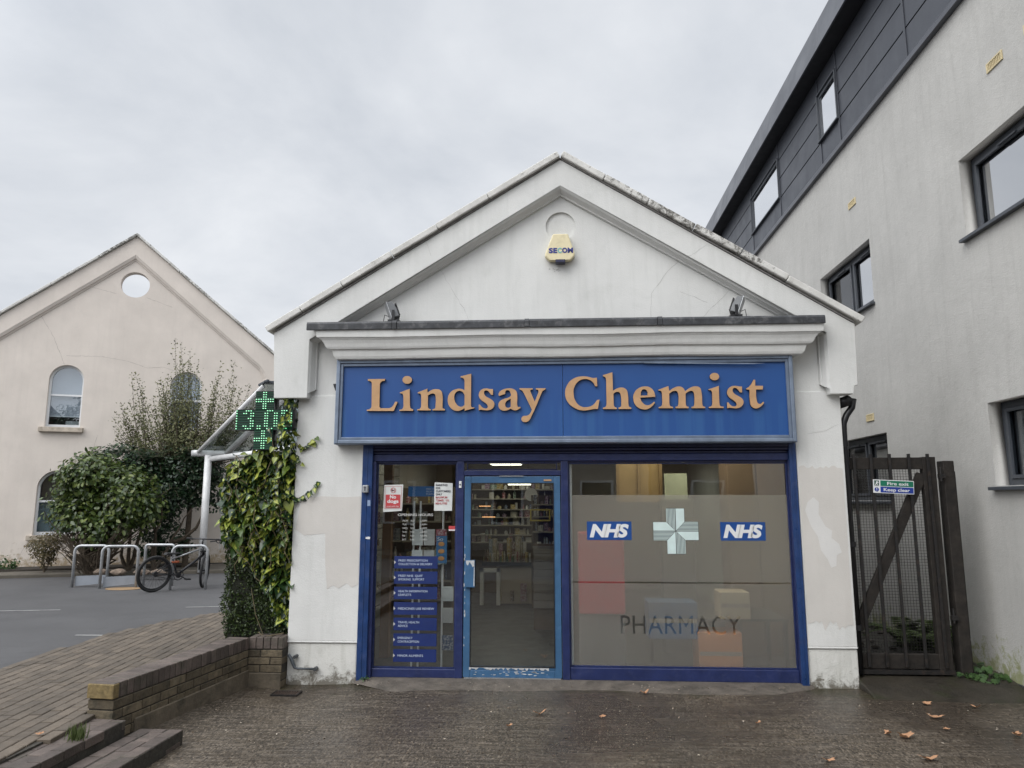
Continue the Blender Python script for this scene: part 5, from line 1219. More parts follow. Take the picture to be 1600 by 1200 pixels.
for k in range(16):
    x = random.uniform(-3.4, -2.8); z = random.uniform(1.2, 2.3); P = [(x, -.06, z)]
    for j in range(6): P.append((P[-1][0] + random.uniform(-.05, .07), -.07 - random.uniform(0, .06), P[-1][2] - random.uniform(-.02, .12)))
    mb.tube(P, .004, 5)
mb.tube([(-3.08, .05, .42), (-2.98, -.06, .395), (-2.9, -.08, .41), (-2.78, -.05, .43)], .006, 5); mb.tube([(-3.0, -.02, .40), (-3.1, .0, .60), (-3.18, .05, .85)], .004, 5)
mb.build('stem', m_stem, iv)

# ---------------------------------------------------------------- gate
gt = thing('gate', 'dark steel and timber side gate with wire mesh and a diagonal brace', 'gate', (3.35, .1, .1))
mb = MB(); mb.box(3.705, 3.835, .10, .17, .12, 2.195); mb.build('stile', m_wood, gt, bevel=.006)
mb = MB(); mb.box(2.90, 2.965, .10, .17, .12, 2.17); mb.build('stile', m_wood, gt, bevel=.006)
for za, zb in ((2.07, 2.19), (.13, .27)): MB().box(2.965, 3.705, .105, .165, za, zb).build('rail', m_wood, gt, bevel=.005)
mb = MB(); mb.bar((2.96, .135, .50), (3.70, .135, 2.02), .05, .095, up=(0, 0, 1)); mb.build('brace', m_wood, gt, bevel=.004)
for xt, xb in ((3.02, 3.03), (3.19, 3.20), (3.375, 3.385), (3.565, 3.57), (3.75, 3.76)):
    MB().bar((xt, .085, 2.225), (xb, .085, .15), .028, .022, up=(0, 1, 0)).build('bar', m_steel, gt, bevel=.003)
mb = MB()
for k in range(27): x = 2.965 + k * .0285; mb.box(x, x + .003, .172, .1742, .2, 2.12)
for k in range(68): z = .2 + k * .0285; mb.box(2.96, 3.72, .1743, .1762, z, z + .003)
mb.build('wire_mesh', m_wire, gt)
for z in (2.0, .62):
    mb = MB(); mb.box(3.84, 3.90, .06, .10, z - .02, z + .02); mb.tube([(3.86, .07, z - .05), (3.86, .07, z + .09)], .010, 8); mb.build('hinge', m_steel, gt)
MB().box(2.90, 3.84, .08, .18, .085, .125).build('bottom_rail', m_steel, gt)
gpst = thing('gate_post', 'thick weathered black timber post standing right of the side gate', 'post', (3.95, .15, .05))
mb = MB(); mb.box(3.905, 4.015, .10, .23, .06, 2.155); mb.build('shaft', m_wood, gpst, bevel=.008)
mb = MB(); mb.box(4.016, 4.040, .14, .22, .06, 2.05); mb.build('batten', m_wood, gpst, bevel=.004)
fs = thing('fire_exit_sign', 'green and blue sign reading Fire exit Keep clear, wired to the side gate', 'sign', (3.385, .06, 1.82))
Tf = Matrix.Translation((3.383, .062, 1.892)) @ Matrix.Rotation(R(2.6), 4, 'Y')
def ftb(x0, x1, z0, z1, y, mat, name='panel'):
    mb = MB(); mb.box(x0, x1, y - .0015, y, z0, z1, T=Tf); return mb.build(name, mat, fs)
ftb(-.200, .200, -.067, .067, 0, m_whitep, 'plate'); ftb(-.128, .194, .004, .060, -.0016, M('sign_green', (.006, .16, .09), .5)); ftb(-.128, .194, -.060, -.002, -.0016, M('sign_blue_panel', (.008, .035, .26), .5))
ftb(-.188, -.142, .006, .058, -.0016, M('sign_green_dark', (.01, .07, .045), .5), 'pictogram')
for s_, x, z, sz, wd in (('Fire exit', -.062, .016, .045, .21), ('Keep clear', -.098, -.046, .045, .255)):
    me = text_mesh(s_, sz, bold=.0008); xs_ = [v.co.x for v in me.vertices]; k = wd / (max(xs_) - min(xs_)); a = min(xs_)
    for v in me.vertices: v.co = Tf @ Vector((x + (v.co.x - a) * k, -.0045 - v.co.z, z + v.co.y))
    link('lettering', me, m_whitep, fs)
mb = MB(); mb.prism([(-.165 + .022 * math.cos(a * .5), -.033 + .022 * math.sin(a * .5)) for a in range(12)], 'y', -.003, -.0016); mb.v = [tuple(Tf @ Vector(v)) for v in mb.v]; mb.build('pictogram', M('sign_blue_disc', (.008, .035, .26), .5), fs)
mb = MB(); mb.box(-.168, -.162, -.0045, -.003, -.036, -.016, T=Tf); mb.box(-.168, -.162, -.0045, -.003, -.048, -.042, T=Tf)
mb.build('pictogram', m_whitep, fs)
mb = MB(); P = [(-.182, .010), (-.174, .026), (-.170, .044), (-.160, .054), (-.154, .044), (-.146, .038), (-.150, .032), (-.160, .036), (-.158, .024), (-.150, .010), (-.157, .010), (-.166, .024), (-.175, .010)]
mb.prism(P, 'y', -.0045, -.0032); mb.v = [tuple(Tf @ Vector(v)) for v in mb.v]; mb.build('pictogram', m_whitep, fs)
# ---------------------------------------------------------------- grey rendered building on the right
gb = thing('grey_building', 'tall grey rendered block with dark metal cladding under its roof, right of the shop', 'building', (7, 5, 0))
GX = 4.35
wins = [(-1.95, .09, 4.50, 5.37), (2.40, 4.33, 4.45, 5.35), (-1.95, .01, 1.90, 2.73), (2.34, 4.25, 1.76, 2.65), (-6.2, -4.3, 4.5, 5.37)]
rect = lambda a, b, c, d: [(a, c), (b, c), (b, d), (a, d)]
shape('wall', [rect(-9, 19, -.2, 7.06)] + [rect(*w_) for w_ in wins], 'yz', GX, GX + .17, m_grey, gb)
MB().box(GX + .55, 14, -9, 19, -.2, 8.6).build('core', m_soffit, gb)
MB().box(GX - .012, GX + .02, -9, 19, -.25, .04).build('plinth', M('dark_plinth', (.05, .05, .05), .8, var=.4, vscale=8, bump=.4), gb)
for k, (a, b, c_, d_) in enumerate(wins):
    xf = GX + .13
    mb = MB(); t = .065
    mb.box(xf, xf + .06, a, a + t, c_, d_); mb.box(xf, xf + .06, b - t, b, c_, d_); mb.box(xf, xf + .06, a + t, b - t, c_, c_ + t); mb.box(xf, xf + .06, a + t, b - t, d_ - t, d_)
    ym = b - (b - a) * .52; mb.box(xf + .002, xf + .058, ym - .035, ym + .035, c_ + t, d_ - t)
    wn = mb.build('window', m_frame, gb, bevel=.004)
    # opening casement frame
    mb = MB(); a2, b2 = ym + .04, b - t - .005
    for (p, q) in ((a + t + .005, ym - .04), (a2, b2)):
        x2 = xf - .018
        mb.box(x2, xf + .01, p, p + .035, c_ + t + .004, d_ - t - .004); mb.box(x2, xf + .01, q - .035, q, c_ + t + .004, d_ - t - .004); mb.box(x2, xf + .01, p + .035, q - .035, c_ + t + .004, c_ + t + .039); mb.box(x2, xf + .01, p + .035, q - .035, d_ - t - .039, d_ - t - .004)
        mb.box(x2 - .02, x2, p + .2, p + .5, d_ - t - .03, d_ - t - .012)
    mb.build('casement', m_frame, wn, bevel=.003)
    MB().box(xf + .03, xf + .036, a + t, ym - .035, c_ + t, d_ - t).build('pane', m_solar if k != 2 else m_uglass, wn)
    MB().box(xf + .03, xf + .036, ym + .035, b - t, c_ + t, d_ - t).build('pane', (m_solar if k != 2 else m_uglass) if k not in (1, 3) else glassmat('clear_dark', (.5, .5, .5), .06), wn)
    mb = MB()
    mb.box(xf + .12, xf + .13, a, b, c_, d_); mb.build('blind', M('room_shade', (.10, .115, .12), .8) if k in (2, 0) else m_soffit, wn)
    mb = MB(); mb.prism([(GX - .065, c_ - .045), (GX + .17, c_ - .03), (GX + .17, c_ + .004), (GX - .065, c_ - .012)], 'y', a - .03, b + .03); mb.build('sill', m_frame, wn, bevel=.003)
# cladding: dark backing with four rows of panels
MB().box(GX - .002, GX + .3, -9, 19, 7.062, 8.62).build('cladding_backing', m_soffit, gb)
cw_ = [(3.03, 3.82), (6.02, 8.0), (11.0, 13.0), (-2.5, -1.2)]
seams = [-9, -5.6, -2.5, -1.2, .9, 3.03, 3.82, 6.02, 8.0, 11.0, 13.0, 16, 19]
rows_z = [7.10, 7.50, 7.88, 8.25, 8.62]
mb = MB()
for i in range(len(seams) - 1):
    for j in range(4):
        y0, y1, z0, z1 = seams[i] + .012, seams[i + 1] - .012, rows_z[j] + .010, rows_z[j + 1] - .010
        isw = any(abs(seams[i] - w_[0]) < .01 for w_ in cw_)
        if isw and j in (1, 2): continue
        if isw and j == 3: z0 = 8.30
        mb.box(GX - .022, GX - .003, y0, y1, z0, z1)
mb.build('cladding_panels', m_anth, gb, bevel=.004)
for s_ in seams[1:-1]: MB().box(GX - .036, GX - .022, s_ - .022, s_ + .022, 7.09, 8.6).build('cover_strip', m_anth, gb, bevel=.003)
mb = MB(); mb.prism([(GX - .07, 7.0), (GX - .002, 7.0), (GX - .002, 7.12), (GX - .03, 7.12), (GX - .06, 7.07), (GX - .07, 7.06)], 'y', -9, 19)
mb.build('drip_flashing', m_anth2, gb)
for (a, b) in cw_:
    mb = MB(); z0, z1 = 7.51, 8.29; xf = GX - .0; t = .05
    for args in ((a, a + t, z0, z1), (b - t, b, z0, z1), (a + t, b - t, z0, z0 + t), (a + t, b - t, z1 - t, z1)): mb.box(GX - .03, GX - .0025, *args)
    wn = mb.build('window', m_frame, gb, bevel=.003)
    MB().box(GX - .016, GX - .0105, a + t, b - t, z0 + t, z1 - t).build('pane', glassmat('sky_pane', (.2, .22, .24), .82, 3), wn)
    mb = MB(); mb.box(GX - .06, GX - .03, a - .01, a + .02, z0 - .02, z1 + .02); mb.box(GX - .06, GX - .03, b - .02, b + .01, z0 - .02, z1 + .02); mb.box(GX - .075, GX - .028, a - .02, b + .02, z0 - .03, z0 - .005); mb.box(GX - .06, GX - .03, a, b, z1, z1 + .02); mb.build('surround', m_frame, wn, bevel=.003)
# parapet: soffit and overhanging fascia
MB().box(4.06, GX + .3, -9, 19, 8.622, 8.66).build('soffit', m_soffit, gb)
mb = MB(); ys = [-9 + i * 2.4 for i in range(12)] + [19]
for i in range(len(ys) - 1): mb.prism([(4.035, 8.60), (4.065, 8.60), (4.15, 9.10), (4.10, 9.12)], 'y', ys[i] + .004, ys[i + 1] - .004)
mb.build('fascia', m_anth2, gb, bevel=.004)
MB().box(4.12, 14, -9, 19, 8.67, 9.08).build('roof', m_anth, gb)
m_vent = M('cream_vent', (.56, .47, .28), .6, var=.1)
for (y, z, wd) in ((-.70, 6.03, .26), (2.86, 6.05, .26), (2.80, 2.895, .24), (-1.30, 6.04, .26), (6.6, 4.9, .24)):
    mb = MB(); f_ = .018
    mb.box(GX - .014, GX - .001, y - wd / 2, y - wd / 2 + f_, z - .05, z + .05); mb.box(GX - .014, GX - .001, y + wd / 2 - f_, y + wd / 2, z - .05, z + .05); mb.box(GX - .014, GX - .001, y - wd / 2 + f_, y + wd / 2 - f_, z - .05, z - .034); mb.box(GX - .014, GX - .001, y - wd / 2 + f_, y + wd / 2 - f_, z + .034, z + .05)
    v_ = mb.build('vent', m_vent, gb, bevel=.002)
    mb = MB(); mb.box(GX - .006, GX - .001, y - wd / 2 + f_, y + wd / 2 - f_, z - .034, z + .034)
    mb.build('grille', M('vent_grille', (.26, .20, .11), .7, var=.3, vscale=30), v_)
    mb = MB()
    for q in range(9): yy = y - wd / 2 + f_ + (wd - 2 * f_) * (q + .5) / 9; mb.box(GX - .012, GX - .0065, yy - .004, yy + .004, z - .034, z + .034)
    mb.build('louvre', m_vent, v_)
# black cable at the foot, weed
cbl = MB(); cbl.tube([(4.33, .9, .10), (4.30, .5, .06), (4.27, .15, .03), (4.29, -.15, -.015), (4.27, -.5, -.02), (4.3, -1.3, -.02)], .014, 8)
tag(cbl.build('cable', m_blackm, smooth=True), 'black cable running along the foot of the grey wall', 'cable')
m_weed = leafmat('weed_leaf', [(0, (.025, .055, .018)), (1, (.065, .125, .035))], .5, .3)
LOBE = [(0, 0, 0), (.3, .1, .04), (.55, .35, 0), (.35, .45, .05), (.45, .8, -.02), (.15, .7, .04), (0, 1.05, -.04), (-.15, .7, .04), (-.45, .8, -.02), (-.35, .45, .05), (-.55, .35, 0), (-.3, .1, .04), (0, .4, -.02)]
LOF = [(12, i, i + 1) for i in range(11)] + [(12, 11, 0)]
def weed(label, x, y, z, n, r_, h, s_, seed, cat='plant', mat=None):
    random.seed(seed); t = thing('weed', label, cat, (x, y, z)); P, Nn, T_, S_ = [], [], [], []; mb = MB()
    for k in range(n):
        a = random.uniform(0, 6.283); rr = r_ * math.sqrt(random.random()); hh = h * (1 - .6 * rr / r_) * random.uniform(.5, 1); q = (x + rr * math.cos(a), y + rr * math.sin(a), z + hh)
        P.append(q); Nn.append((math.cos(a) * .5, math.sin(a) * .5 - .5, 1)); T_.append((math.cos(a), math.sin(a), -.3)); S_.append(s_ * random.uniform(.6, 1.2)); mb.tube([(x, y, z), ((x + q[0]) / 2, (y + q[1]) / 2, z + hh * .7), q], .0025, 4)
    mb.build('stems', m_weed, t); link('leaves', leafmesh('leaves', P, Nn, T_, S_, LOBE, LOF), mat or m_weed, t)
weed('leafy green weed growing at the foot of the grey wall', 4.15, .12, .0, 60, .17, .22, .055, 3)
weed('small yellow-green weed at the foot of the gate post', 3.93, .06, .06, 14, .09, .08, .05, 4)
weed('tiny weed growing in the threshold beside the left blue guide', -1.93, -.06, -.01, 10, .05, .05, .02, 5)
m_grassm = leafmat('grass_blade', [(0, (.05, .08, .02)), (1, (.14, .17, .06))], .6, .3)
def tuft(label, x, y, z, n, h, spread, seed):
    r_ = np.random.default_rng(seed); P = np.stack([x + r_.normal(0, spread, n), y + r_.normal(0, spread, n), np.full(n, z)], 1)
    a = r_.uniform(0, 6.28, n); T_ = np.stack([np.cos(a) * .45, np.sin(a) * .45, np.ones(n)], 1); Nn = np.stack([-np.cos(a), -np.sin(a), np.full(n, .5)], 1)
    me = leafmesh('blades', P, Nn, T_, r_.uniform(.5, 1, n) * h, [(-.03, 0, 0), (.03, 0, 0), (.022, .5, .05), (0, 1, .22), (-.022, .5, .05)], [(0, 1, 2, 3, 4)])
    tag(link('grass_tuft', me, m_grassm), label, 'grass', kind=None)
tuft('grass tuft growing in the joint of the upper brick step', -3.24, -2.58, .165, 90, .12, .03, 2)
# fern and rubbish in the alley
m_fernl = leafmat('fern_leaf', [(0, (.05, .08, .025)), (1, (.13, .17, .06))], .6, .3)
def fern(label, x, y, z, n, ln, seed, mat):
    r_ = random.Random(seed); t = thing('fern', label, 'plant', (x, y, z)); P, Nn, T_, S_ = [], [], [], []; mb = MB()
    for k in range(n):
        a = r_.uniform(0, 6.28); L_ = ln * r_.uniform(.6, 1); pts_ = []
        for j in range(9):
            f = j / 8; pts_.append(Vector((x + math.cos(a) * L_ * f * .8, y + math.sin(a) * L_ * f * .8, z + L_ * (1.1 * f - .85 * f * f))))
        mb.tube(pts_, .004, 4)
        for j in range(1, 9):
            d_ = (pts_[j] - pts_[j - 1]).normalized(); sd_ = d_.cross(Vector((0, 0, 1))).normalized()
            for s_ in (-1, 1):
                for q in (0, .5): P.append(tuple(pts_[j] - (pts_[j] - pts_[j - 1]) * q)); Nn.append((0, 0, 1)); T_.append(tuple(sd_ * s_ + d_ * .5 - Vector((0, 0, .25)))); S_.append(L_ * .26 * (1.15 - j / 9))
    mb.build('stems', mat, t); link('leaves', leafmesh('leaves', P, Nn, T_, S_, LEAF_V, LEAF_F), mat, t)
fern('arching fern growing in the alley behind the gate', 3.95, 1.15, .1, 22, .85, 1, m_fernl)
fern('smaller fern deeper in the alley, low by the white wall', 3.15, 1.9, .1, 12, .5, 2, m_weed)
mb = MB(); random.seed(8)
for k in range(60): mb.ball((random.uniform(3.0, 4.2), random.uniform(.5, 3), .10), random.uniform(.01, .045), 6, 4, (1.4, 1, .5))
tag(mb.build('rubble', M('rubble', (.06, .05, .04), .9, var=.5, vscale=15)), 'dark stones and soil scattered on the alley floor behind the gate', 'rubble', kind='stuff')
tag(MB().box(2.9, 4.34, 7.9, 8.1, -.1, 2.3).build('alley_wall', M('alley_end_brick', (.12, .10, .09), .9, var=.3, vscale=8)), 'dim brick wall closing the far end of the alley behind the gate', 'wall')

# ---------------------------------------------------------------- cream building on the left (local frame: x along its front, y into it)
UB = -6.0
ox, oy = fr(UB, VD)
cbn = thing('cream_building', 'cream rendered gabled building with arched sash windows and a round opening', 'building', (ox, oy, 0), TH)
SL = .825
def gy(u): return 8.22 - SL * abs(u)
out_ = [(-6.2, .1), (3.5, .1), (3.5, gy(3.5)), (0, 8.22), (-6.2, gy(6.2))]
def arch(cx, z0, z1, hw, n=18): return [(cx - hw, z0), (cx + hw, z0)] + [(cx + hw * math.cos(math.pi * i / n), z1 - hw + hw * math.sin(math.pi * i / n)) for i in range(n + 1)]
aw_ = [(-1.26, 3.46, 4.95, .365), (1.35, 3.46, 4.93, .365), (-1.24, .98, 2.46, .41)]
nw = (2.35, 2.60, .95, 2.20)
shape('front_wall', [out_, circ(.03, 7.05, .325)] + [arch(*a) for a in aw_] + [rect(*nw)], 'xz', 0, .22, m_cream, cbn, local=True)
# raised raking band and moulding
band = [(-6.2, gy(6.2) + .02), (0, 8.27), (3.5, gy(3.5) + .04), (3.5, 4.40), (3.24, 4.40), (3.24, 4.86), (3.18, 5.0), (3.05, 5.18), (0, 7.78), (-6.2, 7.78 - SL * 6.2)]
shape('raking_band', [band], 'xz', -.09, .01, m_cream, cbn, local=True, bevel=.01)
mb = MB(); pth = [(-6.2, 7.78 - SL * 6.2), (0, 7.78), (3.05, 5.18), (3.18, 5.0), (3.24, 4.86), (3.24, 4.40)]
pr = [(0, -.085), (.05, -.06), (.055, -.03), (.09, -.02), (.095, -.001)]
for (k, y) in pr:
    for (u, v) in pth: mb.v.append((u - (k if u > 3.1 else 0), y, v - (k * 1.3 if u <= 3.1 else k * .3)))
for a in range(len(pr) - 1):
    for i in range(len(pth) - 1): n_p = len(pth); mb.f.append((a * n_p + i, a * n_p + i + 1, (a + 1) * n_p + i + 1, (a + 1) * n_p + i)); mb.mi.append(0)
mb.build('rake_moulding', m_cream, cbn, local=True)
mb = MB(); random.seed(14)
for side in (-1, 1):
    Lr_ = 6.3 if side < 0 else 3.58; cuts = [0]
    while cuts[-1] < Lr_: cuts.append(cuts[-1] + random.uniform(.75, 1.05))
    cuts[-1] = Lr_
    for i in range(len(cuts) - 1):
        a, b = cuts[i] + .004, cuts[i + 1] - .004; o_ = random.uniform(-.006, .006)
        za, zb = 8.27 - SL * a + o_ + .0, 8.27 - SL * b + o_
        vs = []
        for (u, z) in ((side * a, za), (side * b, zb)):
            for y, h in ((-.16, 0), (.30, 0), (.30, .075), (-.16, .075)): vs.append((u, y, z + h))
        mb.add(vs, [(0, 1, 2, 3), (7, 6, 5, 4), (0, 4, 5, 1), (1, 5, 6, 2), (2, 6, 7, 3), (3, 7, 4, 0)])
mb.build('coping', m_coping, cbn, local=True, bevel=.01)
MB().prism([(-6.2, 2.4), (-6.2, 2.6), (0, 6.3), (3.5, 4.2), (3.5, 3.9), (3.4, .1), (-6.2, .1)], 'y', .9, 12).build('roof', M('slate', (.10, .10, .11), .6, var=.3, vscale=6), cbn, local=True)
mb = MB(); mb.box(3.28, 3.5, .22, 12, .1, 4.35); mb.box(3.5, 3.62, -.02, .4, 4.26, 4.40); mb.build('side_wall', m_cream, cbn, local=True)
for i, (cx_, z0, z1, hw) in enumerate(aw_):
    mb = MB(); y0 = .10
    o1 = arch(cx_, z0, z1, hw); t = .045
    wn = shape('sash_window', [o1, arch(cx_, z0 + .07, z1 - t, hw - t)], 'xz', y0, y0 + .07, m_upvc, cbn, local=True)
    zm = z0 + (z1 - z0) * .52
    MB().box(cx_ - hw + t, cx_ + hw - t, y0 + .0, y0 + .05, zm - .025, zm + .02).build('meeting_rail', m_upvc, wn, local=True)
    shape('pane', [arch(cx_, z0 + .05, z1 - t + .01, hw - t + .01)], 'xz', y0 + .038, y0 + .042, m_uglass, wn, local=True)
    bl = MB(); zb_ = z0 + .28 if i == 0 else z0
    shape('blind', [arch(cx_, zb_, z1 - t + .01, hw - t + .01) if i != 2 else rect(cx_ - hw, cx_ + hw, z0, zm)], 'xz', y0 + .085, y0 + .09, m_blind if i != 2 else m_tealblind, wn, local=True)
    if i == 0:
        MB().box(cx_ - hw + t, cx_ + hw - t, y0 + .07, y0 + .085, z0 + .26, z0 + .285).build('blind_rail', m_upvc, wn, local=True)
        MB().box(cx_ - .0, cx_ + hw - t, y0 + .2, y0 + .3, z0 + .05, z0 + .18).build('papers', m_paper, wn, local=True)
    if i == 2: MB().box(cx_ - hw, cx_ + hw, .5, .55, zm, z1).build('room_wall', M('room_beige', (.30, .27, .22), .8), wn, local=True)
    else: MB().box(cx_ - hw, cx_ + hw, .45, .5, z0, z1).build('room_wall', m_soffit, wn, local=True)
    MB().box(cx_ - hw - .10, cx_ + hw + .08, -.10, .12, z0 - .115, z0 - .0).build('sill', m_stone, wn, local=True, bevel=.012)
mb = MB(); a, b, c_, d_ = nw; mb = frame_mb(a, b, c_, d_, .04, .1, .15); mb.box(a + .04, b - .04, .1, .14, 1.55, 1.60); wn = mb.build('narrow_window', m_upvc, cbn, local=True)
MB().box(a, b, .16, .17, c_, d_).build('pane', m_tealblind, wn, local=True)
m_ccrack = M('cream_crack', (.36, .32, .29), .9, var=.2)
for pts, sd_ in (([(-1.95, 6.15), (-1.62, 5.62), (-1.42, 5.15), (-1.34, 4.96)], 21), ([(-1.32, 5.17), (-.6, 5.20), (0, 5.12), (.45, 4.98), (.8, 5.02), (1.05, 4.94)], 22), ([(-1.66, .95), (-1.85, .55), (-1.95, .35)], 23), ([(-.5, 3.3), (-.62, 2.75)], 24), ([(-.35, 6.78), (-.9, 6.9)], 25), ([(.3, 6.75), (.9, 6.55)], 26)):
    crack(pts, -.0008, .008, seed=sd_).build('crack', m_ccrack, cbn, local=True)
mb = MB(); mb.box(-6.2, 3.5, -.012, .0, .1, .27); mb.build('damp_course', M('bitumen_band', (.045, .042, .04), .9, var=.4, vscale=9), cbn, local=True)

# ---------------------------------------------------------------- shrubs in front of it
m_bark = M('shrub_bark', (.085, .065, .045), .9, var=.4, vscale=12, bump=.6)
def local2w(u, v, z): p = fr(UB + u, VD + v); return Vector((p[0], p[1], z))
def branchy(mb, base, tips, r0, rnd, jit=.12):
    for tpt in tips:
        P = [Vector(base)]; n = 6
        for j in range(1, n + 1):
            f = j / n; q = Vector(base).lerp(Vector(tpt), f); q += Vector((rnd.gauss(0, jit), rnd.gauss(0, jit), 0)) * (1 - f) * f * 2; P.append(q)
        mb.tube(P, [r0 * (1 - .8 * j / n) for j in range(n + 1)], 5)
def blob_leaves(rnd, blobs, n, size, up=.5, droop=-.5, edge=.35):
    """leaf clumps: clusters of leaves around twig ends spread through ellipsoid shells"""
    P, Nn, T_, S_ = [], [], [], []
    wts = [b[3] * b[4] * b[5] for b in blobs]; tot = sum(wts)
    for (cx_, cy_, cz_, rx, ry, rz), wt in zip(blobs, wts):
        k = int(n * wt / tot / 9)
        for q in range(k):
            d_ = rnd.normal(0, 1, 3); d_ /= np.linalg.norm(d_); rr = 1 - abs(rnd.normal(0, edge * .55)); rr = max(.1, rr)
            lump = 1 + .13 * math.sin(d_[0] * 7 + cz_) * math.sin(d_[2] * 6 + cx_) + rnd.normal(0, .05)
            c0_ = np.array((cx_, cy_, cz_)) + d_ * np.array((rx, ry, rz)) * rr * lump
            for j in range(9):
                P.append(c0_ + rnd.normal(0, size * .8, 3)); nv = d_ * .8 + rnd.normal(0, .45, 3) + (0, -.2, up); Nn.append(nv); T_.append(d_ * .6 + rnd.normal(0, .6, 3) + (0, 0, droop)); S_.append(size * rnd.uniform(.65, 1.35))
    return np.array(P), np.array(Nn), np.array(T_), np.array(S_)
m_laurel = leafmat('laurel_leaf', [(0, (.020, .038, .010)), (.4, (.050, .085, .018)), (.8, (.105, .145, .032)), (1, (.17, .20, .055))], .32, .2, spec=.5)
m_darkleaf = leafmat('mahonia_leaf', [(0, (.008, .020, .010)), (.5, (.018, .042, .018)), (1, (.045, .085, .035))], .35, .12, spec=.45)
m_olive = leafmat('olive_leaf', [(0, (.045, .052, .022)), (.5, (.10, .11, .045)), (1, (.19, .19, .09))], .6, .2)
m_brownl = leafmat('brown_bush_leaf', [(0, (.05, .045, .018)), (.5, (.10, .085, .035)), (1, (.16, .12, .06))], .6, .2)
def at(px, py, Yp):   # a picture point at depth Yp, used while measuring; returns world metres
    F_ = cam.matrix_basis; return None
rg = np.random.default_rng(5); rn = random.Random(5)
sh = thing('laurel_bush', 'broad glossy green bush against the cream wall behind the left bike stands', 'bush', (-9.6, 7.6, .25))
bl_ = [(-10.12, 7.7, 1.90, .52, .5, .50), (-9.85, 7.5, 2.30, .55, .5, .42), (-9.30, 7.7, 1.85, .60, .5, .62), (-10.0, 7.5, 1.50, .52, .45, .34), (-8.95, 7.8, 1.7, .45, .4, .5), (-9.5, 7.5, 1.25, .5, .4, .3)]
P_, N_, T_, S_ = blob_leaves(rg, bl_, 11500, .10)
link('leaves', leafmesh('leaves', P_, N_, T_, S_, LEAF_V, LEAF_F), m_laurel, sh)
mb = MB(); tips = [(x + rn.gauss(0, .3), y + rn.gauss(0, .2), z + rn.gauss(0, .3)) for (x, y, z, *_r) in bl_ for _ in range(9)]
branchy(mb, (-9.75, 7.6, .25), tips, .028, rn, .25)
for k in range(70):
    a = rn.uniform(0, 6.28); b0 = (-9.7 + rn.gauss(0, .1), 7.5, .25); mb.tube([b0, (b0[0] + .35 * math.cos(a), 7.4 + .2 * math.sin(a), .65), (b0[0] + .75 * math.cos(a) + rn.gauss(0, .1), 7.4 + .3 * math.sin(a), 1.2 + rn.gauss(0, .2))], [.012, .008, .004], 4)
mb.build('branches', m_bark, sh)
KM = 1.075
def back(p): return (p[0] * KM, (p[1] + 7.65) * KM - 7.65, 1.75 + (p[2] - 1.75) * KM)
mh = thing('mahonia_shrub', 'dark green shrub with spiky layered leaves, behind the right bike stands', 'shrub', (-8.9, 8.5, .25))
bl_ = [(-9.15, 7.5, 2.55, .80, .5, .36), (-8.7, 7.6, 2.35, .6, .4, .45), (-8.05, 7.9, 2.40, .65, .5, .50), (-8.45, 7.7, 1.95, .6, .5, .55), (-7.65, 8.0, 2.1, .42, .4, .50), (-8.6, 7.9, 1.4, .45, .4, .45), (-8.25, 8.0, .9, .38, .3, .35), (-7.6, 8.0, 2.5, .40, .4, .35), (-8.75, 8.1, .75, .33, .3, .32)]
bl_ = [(*back(b[:3]), b[3] * KM, b[4], b[5] * KM) for b in bl_]
P_, N_, T_, S_ = blob_leaves(rg, bl_, 15000, .075)
link('leaves', leafmesh('leaves', P_, N_, T_, S_, LEAF_V, LEAF_F), m_darkleaf, mh)
P, Nn, T2, S2 = [], [], [], []
mbs = MB()
for (cx_, cy_, cz_, rx, ry, rz) in bl_[:5]:
    for k in range(34):
        a = rn.uniform(0, 6.28); c0_ = Vector((cx_ + rn.gauss(0, rx * .4), cy_ - ry * rn.uniform(.2, .9), cz_ + rn.uniform(-.3, 1) * rz)); d_ = Vector((math.cos(a), math.sin(a) * .6 - .3, rn.uniform(-.1, .35))).normalized(); L_ = rn.uniform(.25, .42)
        pts_ = [c0_ + d_ * L_ * j / 8 + Vector((0, 0, -.16 * (j / 8) ** 2)) for j in range(9)]; mbs.tube(pts_, .004, 4); sd_ = d_.cross(Vector((0, 0, 1))).normalized()
        for j in range(1, 9):
            for s_ in (-1, 1): P.append(tuple(pts_[j])); Nn.append((0, -.2, 1)); T2.append(tuple(sd_ * s_ + d_ * .35 + Vector((0, 0, .1)))); S2.append(.095 * (1.1 - j / 14))
link('fronds', leafmesh('fronds', P, Nn, T2, S2, LEAF_V, LEAF_F), m_darkleaf, mh)
mb = MB(); mb.v += mbs.v; mb.f += mbs.f; mb.mi += mbs.mi
branchy(mb, (-9.4, 8.4, .25), [(-9.8, 8.4, 1.2), (-9.1, 8.5, 1.8), (-9.5, 8.4, 1.9)], .05, rn, .1); branchy(mb, (-8.9, 8.5, .25), [(-9.0, 8.5, 1.7), (-8.2, 8.7, 1.6), (-8.8, 8.5, 1.9)], .045, rn, .1)
mb.tube([back(p) for p in ((-8.05, 7.6, .90), (-7.80, 7.6, .98), (-7.55, 7.6, 1.20), (-7.42, 7.6, 1.50))], [.05, .045, .035, .02], 7)
mb.build('branches', m_bark, mh)
